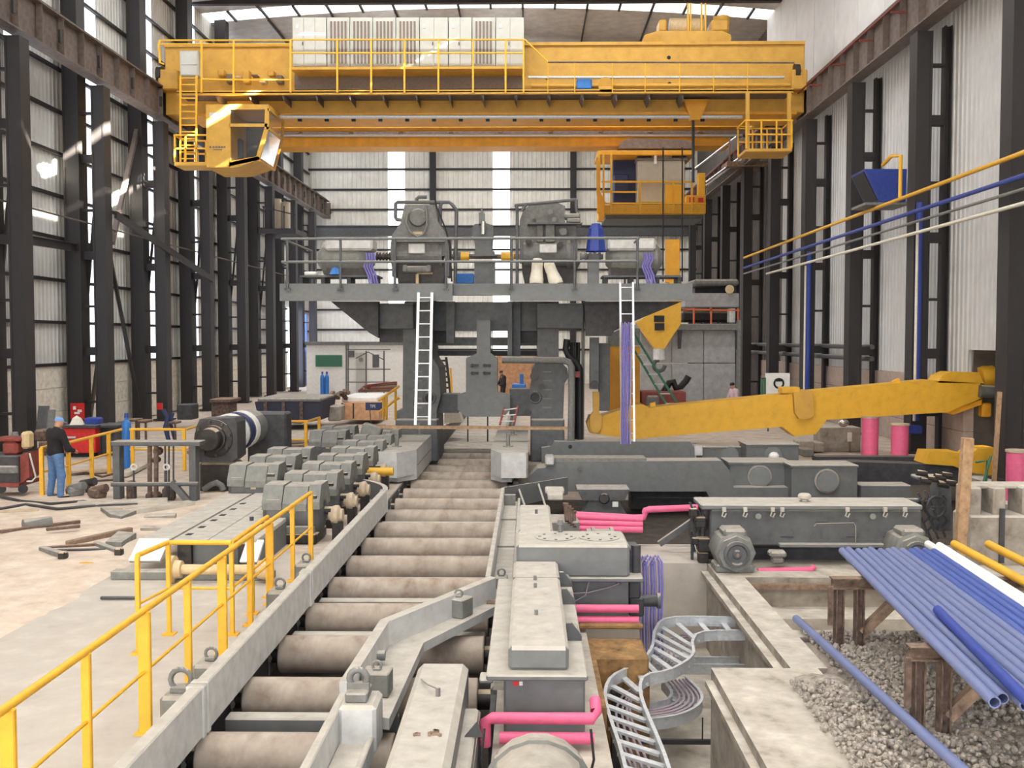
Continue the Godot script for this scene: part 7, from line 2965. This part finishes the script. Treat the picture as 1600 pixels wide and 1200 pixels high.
func far_crane() -> void:
	var c := th("bridge_crane", "second yellow overhead crane farther back, its two girders seen below the near bridge", "crane", P(800, 230, 58))
	var q := g()
	fb(q, 425, 184, 1190, 199, 57.0, 1.0)
	ob("front_girder", q, "orange_crane", c)
	q = g()
	fb(q, 420, 198, 1190, 211, 58.6, 1.0)
	ob("web_plate", q, "steel_brown", c)
	q = g()
	fb(q, 420, 213, 1140, 229, 58.0, 1.6)
	ob("rear_girder", q, "orange_crane", c)
	for s in [[182.5, 42.7], [211.5, 57.8]]:
		q = g()
		q.cyl(P(425, s[0], s[1]), P(1160, s[0], s[1]), 0.08, -1, 8)
		ob("festoon_rail", q, "galvanised", c)
	for i in 16:
		q = g()
		fb(q, 465 + i * 42, 185, 471 + i * 42, 189, 42.9, 0.15)
		ob("cable_carrier", q, "black", c)
	for i in 9:
		q = g()
		q.cyl(P(470 + i * 78, 202, 58.4), P(470 + i * 78, 207, 58.4), 0.12, 0.16, 8)
		ob("lamp_bowl", q, "grey_pale", c)
	# the machinery house hanging from it
	var t := th("hoist_house", "hanging yellow machinery house with white panels and railings under the far crane", "hoist", P(1020, 340, 56))
	q = g()
	fb(q, 940, 320, 1103, 334, 55.0, 4.0, 0.03)
	ob("floor_frame", q, "yellow", t)
	q = g()
	fb(q, 996, 243, 1070, 316, 56.2, 2.4, 0.03)
	ob("white_house", q, "cabinet", t)
	q = g()
	fb(q, 995, 240, 1075, 250, 56.0, 2.8, 0.02)
	ob("house_top", q, "grey_motor", t)
	for x in [996, 1050]:
		q = g()
		fb(q, x, 241, x + 22, 246, 55.9, 0.1)
		ob("vent_slot", q, "black", t)
	q = g()
	fp(q, [[966, 232], [970, 222], [985, 216], [1068, 218], [1082, 222], [1084, 232]], 56.5, 2.4)
	ob("arched_roof", q, "steel_brown", t)
	q = g()
	fb(q, 934, 235, 1086, 242, 55.6, 3.0, 0.02)
	ob("roof_frame", q, "orange_crane", t)
	q = g()
	fb(q, 958, 246, 994, 318, 57.2, 1.4, 0.05)
	fb(q, 960, 272, 982, 300, 56.6, 0.8, 0.05)
	ob("hoist_motor", q, "print_navy", t)
	q = g()
	fb(q, 1040, 288, 1068, 318, 55.9, 0.2)
	ob("yellow_panel", q, "yellow", t)
	q = g()
	fb(q, 1072, 305, 1103, 320, 55.2, 0.6, 0.02)
	fb(q, 1091, 270, 1102, 305, 55.4, 0.5, 0.02)
	ob("control_box", q, "yellow", t)
	for p in [[1081, 312], [1095, 313]]:
		q = g()
		fb(q, p[0] - 4, p[1] - 4, p[0] + 4, p[1] + 4, 55.15, 0.06)
		ob("warning_plate", q, "red", t)
	for x in [936, 943, 955, 1000, 1052, 1081]:
		q = g()
		q.bar(P(x, 334, 54.9), P(x, 240 if x < 960 else 284, 54.9), 0.1, 0.1)
		ob("railing_post", q, "yellow", t)
	for s in [[940, 284, 1086, 284], [940, 300, 996, 300], [934, 255, 934, 334], [945, 318, 1103, 318]]:
		q = g()
		q.bar(P(s[0], s[1], 54.9), P(s[2], s[3], 54.9), 0.09, 0.09)
		ob("railing_tube", q, "yellow_rail", t)
	q = g()
	fp(q, [[932, 250], [938, 250], [938, 300], [946, 316], [943, 345], [936, 345], [932, 300]], 54.8, 0.1)
	ob("ladder_cage", q, "orange_crane", t)
	q = g()
	fb(q, 946, 336, 1098, 342, 55.5, 3.0)
	ob("under_frame", q, "grey_dark", t)
	q = g()
	fb(q, 1022, 242, 1026, 256, 55.7, 0.05)
	ob("lamp_tube", q, "white", t)
	# stair from the house up to the right-hand gallery
	var st := th("crane_stair", "steep silver-railed stair climbing from the hanging house to the right gallery", "stair", P(1130, 300, 55))
	for s in [[1103, 285, 1160, 243], [1103, 290, 1160, 248], [1080, 268, 1150, 214]]:
		q = g()
		q.cyl(P(s[0], s[1], 55), P(s[2], s[3], 55), 0.06, -1, 6)
		ob("hand_rail", q, "aluminium", st)
	q = g()
	fp(q, [[1104, 303], [1104, 295], [1136, 260], [1158, 260]], 55.2, 0.8)
	ob("stair_flight", q, "grey_worn", st)
	q = g()
	fb(q, 1136, 252, 1200, 260, 54.5, 1.6)
	ob("landing", q, "rust_light", st)
	for x in [1140, 1160, 1180, 1200]:
		q = g()
		q.bar(P(x, 252, 54.5), P(x, 214, 54.5), 0.07, 0.07)
		ob("landing_post", q, "rust_light", st)
	# the hook block below
	var hb := th("hook_block", "yellow triangular crane hook block hanging behind the right end of the gantry", "hook block", P(1035, 560, 44))
	q = g()
	fp(q, [[994, 504], [1046, 472], [1046, 440], [1064, 440], [1064, 506], [1038, 545], [1023, 545]], 44.0, 0.5)
	ob("cheek_plate", q, "yellow", hb)
	for s in [[1022, 493, 1038, 503], [1023, 505, 1038, 516]]:
		q = g()
		fb(q, s[0], s[1], s[2], s[3], 43.95, 0.1)
		ob("window_slot", q, "black", hb)
	q = g()
	fb(q, 1041, 374, 1062, 441, 44.1, 0.5)
	ob("upper_frame", q, "orange_crane", hb)
	q = g()
	q.cyl(P(1030, 545, 44.2), P(1030, 562, 44.2), 0.26, -1, 14)
	ob("shank", q, "grey_pale", hb)
	q = g()
	q.ring(P(1030, 571, 44.2), Vector3.BACK, 0.24, 0.09, 14, 0.75, 1.6)
	ob("hook", q, "grey_dark", hb)
	for x in [1036, 1066]:
		q = g()
		q.cyl(P(x, 230, 44.4), P(x, 440, 44.4), 0.03, -1, 6)
		ob("rope", q, "black", hb)


func background() -> void:
	# ---- left far corner: open doorway and blue doors
	var q := g()
	q.span(V(XL + 0.06, 0.2, 66.6), V(XL + 0.2, 5.6, 68.6))
	ob("window_20", q, "strip_light", self, "", "", "", "structure")
	q = g()
	q.span(V(XL + 0.06, 0.1, 71.0), V(XL + 0.2, 5.6, 74.0))
	ob("window_21", q, "strip_light", self, "", "", "", "structure")
	lamp(V(XL + 0.4, 3.0, 72.5), Vector2(3.0, 5.0), Vector3.RIGHT, STRIP_POWER * 2.0, col(200, 215, 255))
	for s in [[456, 466, 491, 600, 75.5, "left"], [470, 480, 491, 600, 75.8, "right"]]:
		q = g()
		fb(q, s[0], s[2], s[1], s[3], s[4], 0.15, 0.01)
		ob("door_%d" % (2 if s[5] == "left" else 3), q, "blue_door", self, "", "", "", "structure")
	# ---- office hut before the far wall
	var t := th("site_hut", "long white site hut with rusty streaks standing before the far wall, left of the mill", "hut", P(555, 620, 62))
	q = g()
	fb(q, 479, 538, 640, 640, 62.0, 2.5)
	ob("wall", q, "white", t)
	q = g()
	fb(q, 476, 534, 650, 539, 61.8, 3.0)
	ob("roof_edge", q, "grey_worn", t)
	q = g()
	fb(q, 493, 555, 534, 573, 61.9, 0.1)
	ob("green_board", q, "green", t)
	q = g()
	fb(q, 543, 548, 552, 558, 61.6, 0.4)
	ob("air_conditioner", q, "grey_dark", t)
	q = g()
	fb(q, 556, 551, 573, 615, 61.9, 0.08)
	ob("door", q, "cabinet", t)
	q = g()
	q.cyl(P(564, 562, 61.9), P(564, 562, 61.75), 0.14, -1, 14)
	ob("round_window", q, "grey_motor", t)
	q = g()
	fb(q, 582, 554, 592, 574, 61.9, 0.1)
	ob("window", q, "grey_dark", t)
	t = th("scaffold", "light tube scaffold in front of the white site hut", "scaffold", P(560, 640, 58))
	for x in [541, 544, 572, 600]:
		q = g()
		q.cyl(P(x, 534 if x < 550 else 548, 58), P(x, 645, 58), 0.04, -1, 6)
		ob("pole", q, "grey_dark", t)
	for s in [[541, 546, 610, 546], [541, 577, 610, 577], [541, 597, 610, 597], [556, 560, 575, 550], [575, 550, 600, 562]]:
		q = g()
		q.cyl(P(s[0], s[1], 58), P(s[2], s[3], 58), 0.03, -1, 6)
		ob("ledger", q, "grey_dark", t)
	for i in 2:
		gas("slim blue gas cylinder before the white site hut, %s of the pair" % ["left", "right"][i], P(504 + i * 7, 620, 60), 0.13, 1.5, "blue_bright")
	# ---- dark tub, piles and crates between the columns and the motors
	t = th("steel_tub", "big dark steel tub with a dusty rim behind the left row of motors", "tub", P(455, 660, 40))
	q = g()
	fp(q, [[398, 628], [505, 627], [502, 656], [470, 662], [405, 660]], 38.5, 2.5)
	ob("shell", q, "tub_navy", t)
	q = g()
	fb(q, 402, 622, 502, 628, 38.4, 2.8, 0.05)
	ob("rim", q, "grey_worn", t)
	q = g()
	for x in [412, 440, 468]:
		fb(q, x, 628, x + 5, 660, 38.4, 0.2)
	ob("rib", q, "rust", t)
	for i in 7:
		q = g()
		q.bar(P(508 + i * 5, 628 - i * 3, 41), P(521 + i * 4, 612 + (i * 5) % 14, 41.5), 0.14, 0.12)
		one("scrap_piece", "rusty offcut in the scrap heap between the tub and the crate, %s from the left" % ["first", "second", "third", "fourth", "fifth", "sixth", "seventh"][i], "scrap", q, "rust" if i % 2 else "rust_light", "scrap heap behind the motors")
	q = g()
	fb(q, 512, 634, 532, 658, 40.0, 1.0, 0.05)
	one("concrete_pier", "short concrete pier under the scrap heap", "pier", q, "concrete_grey")
	t = th("wooden_crate", "pale wooden crate with a bluish white top, left of the yellow stair rail", "crate", P(562, 655, 42))
	q = g()
	fb(q, 533, 629, 592, 656, 41.0, 2.2)
	ob("body", q, "brick_tan", t)
	q = g()
	fb(q, 534, 620, 590, 629, 41.5, 3.0, 0.05)
	ob("sheet", q, "white", t)
	for x in [534, 551]:
		q = g()
		fb(q, x, 630, x + 2, 654, 40.95, 0.06)
		ob("batten", q, "oily", t)
	t = th("navy_sign", "small navy sign with pale letters on a thin stake before the wooden crate", "sign", P(579, 660, 39))
	q = g()
	fb(q, 571, 629, 598, 641, 39.0, 0.04)
	ob("board", q, "print_navy", t)
	text_on(t, "TPI", P(582.5, 635, 38.97), 0.15, "white")
	q = g()
	q.bar(P(578, 641, 39.02), P(580, 672, 39.02), 0.03, 0.03)
	ob("stake", q, "oily", t)
	t = th("stair_rail", "yellow stair railing beside the left foot of the mill", "railing", P(607, 655, 33))
	for x in [599, 604, 618]:
		q = g()
		q.cyl(P(x, 656, 33), P(x, 622 - (x - 599) * 0.7, 33), 0.04, -1, 8)
		ob("post", q, "yellow_rail", t)
	for y in [0, 18]:
		q = g()
		q.cyl(P(592, 626 + y, 33), P(624, 603 + y, 33), 0.04, -1, 8)
		ob("hand_rail", q, "yellow_rail", t)
	for i in 5:
		q = g()
		q.bar(P(560 + i * 3, 611 - i * 2, 47), P(618, 610 - i * 3, 47.5 + i * 0.3), 0.2, 0.12)
		one("steel_section", "rusty steel section in the pile left of the mill, %s" % ["lowest", "second from below", "middle", "second from above", "topmost"][i], "beam", q, ["rust", "red_brown", "rust_light"][i % 3], "pile of steel sections")
	# ---- seen through the mill windows
	q = g()
	fb(q, 684, 550, 730, 640, 57.0, 0.5)
	one("white_partition", "white partition wall seen through the left window of the mill", "wall panel", q, "white")
	q = g()
	fb(q, 776, 556, 850, 640, 57.0, 0.5)
	one("brick_partition", "tan partition wall seen through the right window of the mill", "wall panel", q, "brick_tan")
	t = th("steel_stair", "dark open steel stair seen through the left window of the mill", "stair", P(694, 615, 52))
	for s in [[684, 558, 688, 615], [697, 558, 704, 615]]:
		q = g()
		q.bar(P(s[0], s[1], 52), P(s[2], s[3], 52), 0.12, 0.2)
		ob("stringer", q, "oily", t)
	for i in 6:
		q = g()
		fb(q, 684 + i, 562 + i * 8.5, 698 + i, 565 + i * 8.5, 52.0, 0.25)
		ob("tread", q, "oily", t)
	q = g()
	q.bar(P(704, 575, 51.5), P(706, 613, 51.5), 0.1, 0.1)
	one("yellow_post", "thin yellow post beside the dark open stair", "post", q, "yellow_rail")
	person("distant person in dark work clothes standing before the tan partition, seen through the mill", V(-1.3, 0, 53.5), -1.2, 0.03, "black", "black", "black", 1.75)
	q = g()
	fb(q, 800, 600, 822, 618, 50, 0.8, 0.05)
	fb(q, 812, 584, 818, 602, 50.3, 0.4, 0.04)
	one("blue_machine", "small blue and grey machine before the tan partition, seen through the mill", "machine", q, "blue_bright")
	q = g()
	fp(q, [[694, 644], [716, 642], [722, 660], [694, 662]], 34.0, 1.0)
	one("folded_tarpaulin", "crumpled pale tarpaulin lying on the left of the exit table", "tarpaulin", q, "cloth_white")
	# ---- right of the mill: yellow cupboard, ladder, control house
	t = th("yellow_cupboard", "tall yellow cupboard with a slanting grey top behind the violet cables", "cupboard", P(962, 640, 33))
	q = g()
	fb(q, 952, 540, 1000, 650, 33.0, 0.8)
	ob("body", q, "orange_crane", t)
	q = g()
	fp(q, [[950, 541], [950, 523], [972, 513], [1000, 513], [1000, 541]], 32.95, 0.9)
	ob("top", q, "grey_motor", t)
	ladder("green and grey ladder leaning at a slant behind the yellow pusher arm", P(1046, 640, 30.2), P(1064, 640, 30.2), P(975, 520, 31.5), P(990, 520, 31.5), 8, "green", "grey_pale", 0.08)
	t = th("red_flatbed", "red-brown trolley behind the yellow pusher arm", "trolley", P(1037, 640, 33))
	q = g()
	fb(q, 1002, 612, 1072, 640, 33.0, 1.2, 0.03)
	ob("body", q, "red_brown", t)
	q = g()
	fb(q, 1010, 618, 1030, 640, 32.9, 0.4, 0.05)
	ob("grey_drum", q, "grey_motor", t)
	q = g()
	q.tube(pts([[1036, 614], [1046, 598], [1052, 596], [1056, 606], [1064, 604], [1072, 595], [1076, 588]], 33.5), 0.11, 8)
	one("bent_hook", "dark bent steel hook sticking up from the red-brown trolley", "hook", q, "black")
	person("person in a pale pink shirt, half hidden behind the yellow pusher arm", V(8.05, 0, 40.0), -1.2, 0.03, "shirt_pink", "print_navy", "black", 1.7)
	t = th("control_house", "grey sheet-clad control house with a gallery of machinery on top, right of the mill", "building", P(1075, 640, 46))
	for i in 3:
		q = g()
		fb(q, 1000 + i * 50, 516, 1049 + i * 50, 567, 46.0, 0.2, 0.02)
		ob("wall_panel", q, "grey_panel", t)
		q = g()
		fb(q, 1000 + i * 50, 568, 1049 + i * 50, 650, 46.0, 0.2, 0.02)
		ob("wall_panel", q, "grey_panel", t)
	q = g()
	fb(q, 998, 506, 1154, 516, 45.6, 5.0, 0.02)
	ob("gallery_floor", q, "grey_motor", t)
	q = g()
	fb(q, 1152, 500, 1157, 645, 45.5, 0.3)
	ob("corner_post", q, "grey_motor", t)
	for x in [1060, 1150]:
		q = g()
		fp(q, [[x, 516], [x + 6, 516], [x + 4, 545], [x, 545]], 45.6, 0.2)
		ob("bracket", q, "grey_deep", t)
	q = g()
	fb(q, 1070, 458, 1155, 480, 46.5, 3.0, 0.03)
	ob("upper_box", q, "grey_panel", t)
	q = g()
	fb(q, 1085, 436, 1155, 446, 46.5, 3.0, 0.1)
	ob("roof_slab", q, "grey_worn", t)
	q = g()
	fb(q, 1086, 447, 1150, 458, 48.5, 1.0)
	ob("dark_recess", q, "grey_deep", t)
	q = g()
	q.cyl(P(1140, 452, 46.6), P(1140, 452, 46.2), 0.2, -1, 14)
	ob("round_end", q, "tan_paint", t)
	q = g()
	fb(q, 1066, 486, 1140, 503, 48.0, 1.5, 0.1)
	ob("machinery", q, "oily", t)
	q = g()
	fb(q, 1140, 482, 1149, 504, 46.3, 0.6, 0.03)
	ob("junction_box", q, "grey_pale", t)
	for x in [1084, 1111, 1153]:
		q = g()
		q.bar(P(x, 506, 45.7), P(x, 481, 45.7), 0.07, 0.07)
		ob("railing_post", q, "orange_rail", t)
	q = g()
	q.bar(P(1066, 483, 45.7), P(1155, 485, 45.7), 0.07, 0.07)
	ob("railing_tube", q, "orange_rail", t)
	# ---- gallery with white drums high on the left columns
	t = th("wall_gallery", "small railed gallery bracketed high on the far left columns", "gallery", P(435, 365, 60))
	q = g()
	fb(q, 404, 357, 462, 365, 60.0, 3.0)
	ob("floor", q, "steel_black", t)
	for x in [412, 428, 444, 460]:
		q = g()
		q.bar(P(x, 357, 60), P(x, 322, 60), 0.06, 0.06)
		ob("post", q, "steel_black", t)
	q = g()
	q.bar(P(410, 323, 60), P(462, 336, 60), 0.06, 0.06)
	ob("rail", q, "steel_black", t)
	for i in 2:
		q = g()
		q.cyl(P(433 + i * 14, 357, 62.2), P(433 + i * 14, 311 + i * 5, 62.2), 0.26, -1, 14)
		one("white_drum", "white tall drum on the railed gallery, %s of the two" % ["left", "right"][i], "drum", q, "cloth_white", "drums on the gallery")
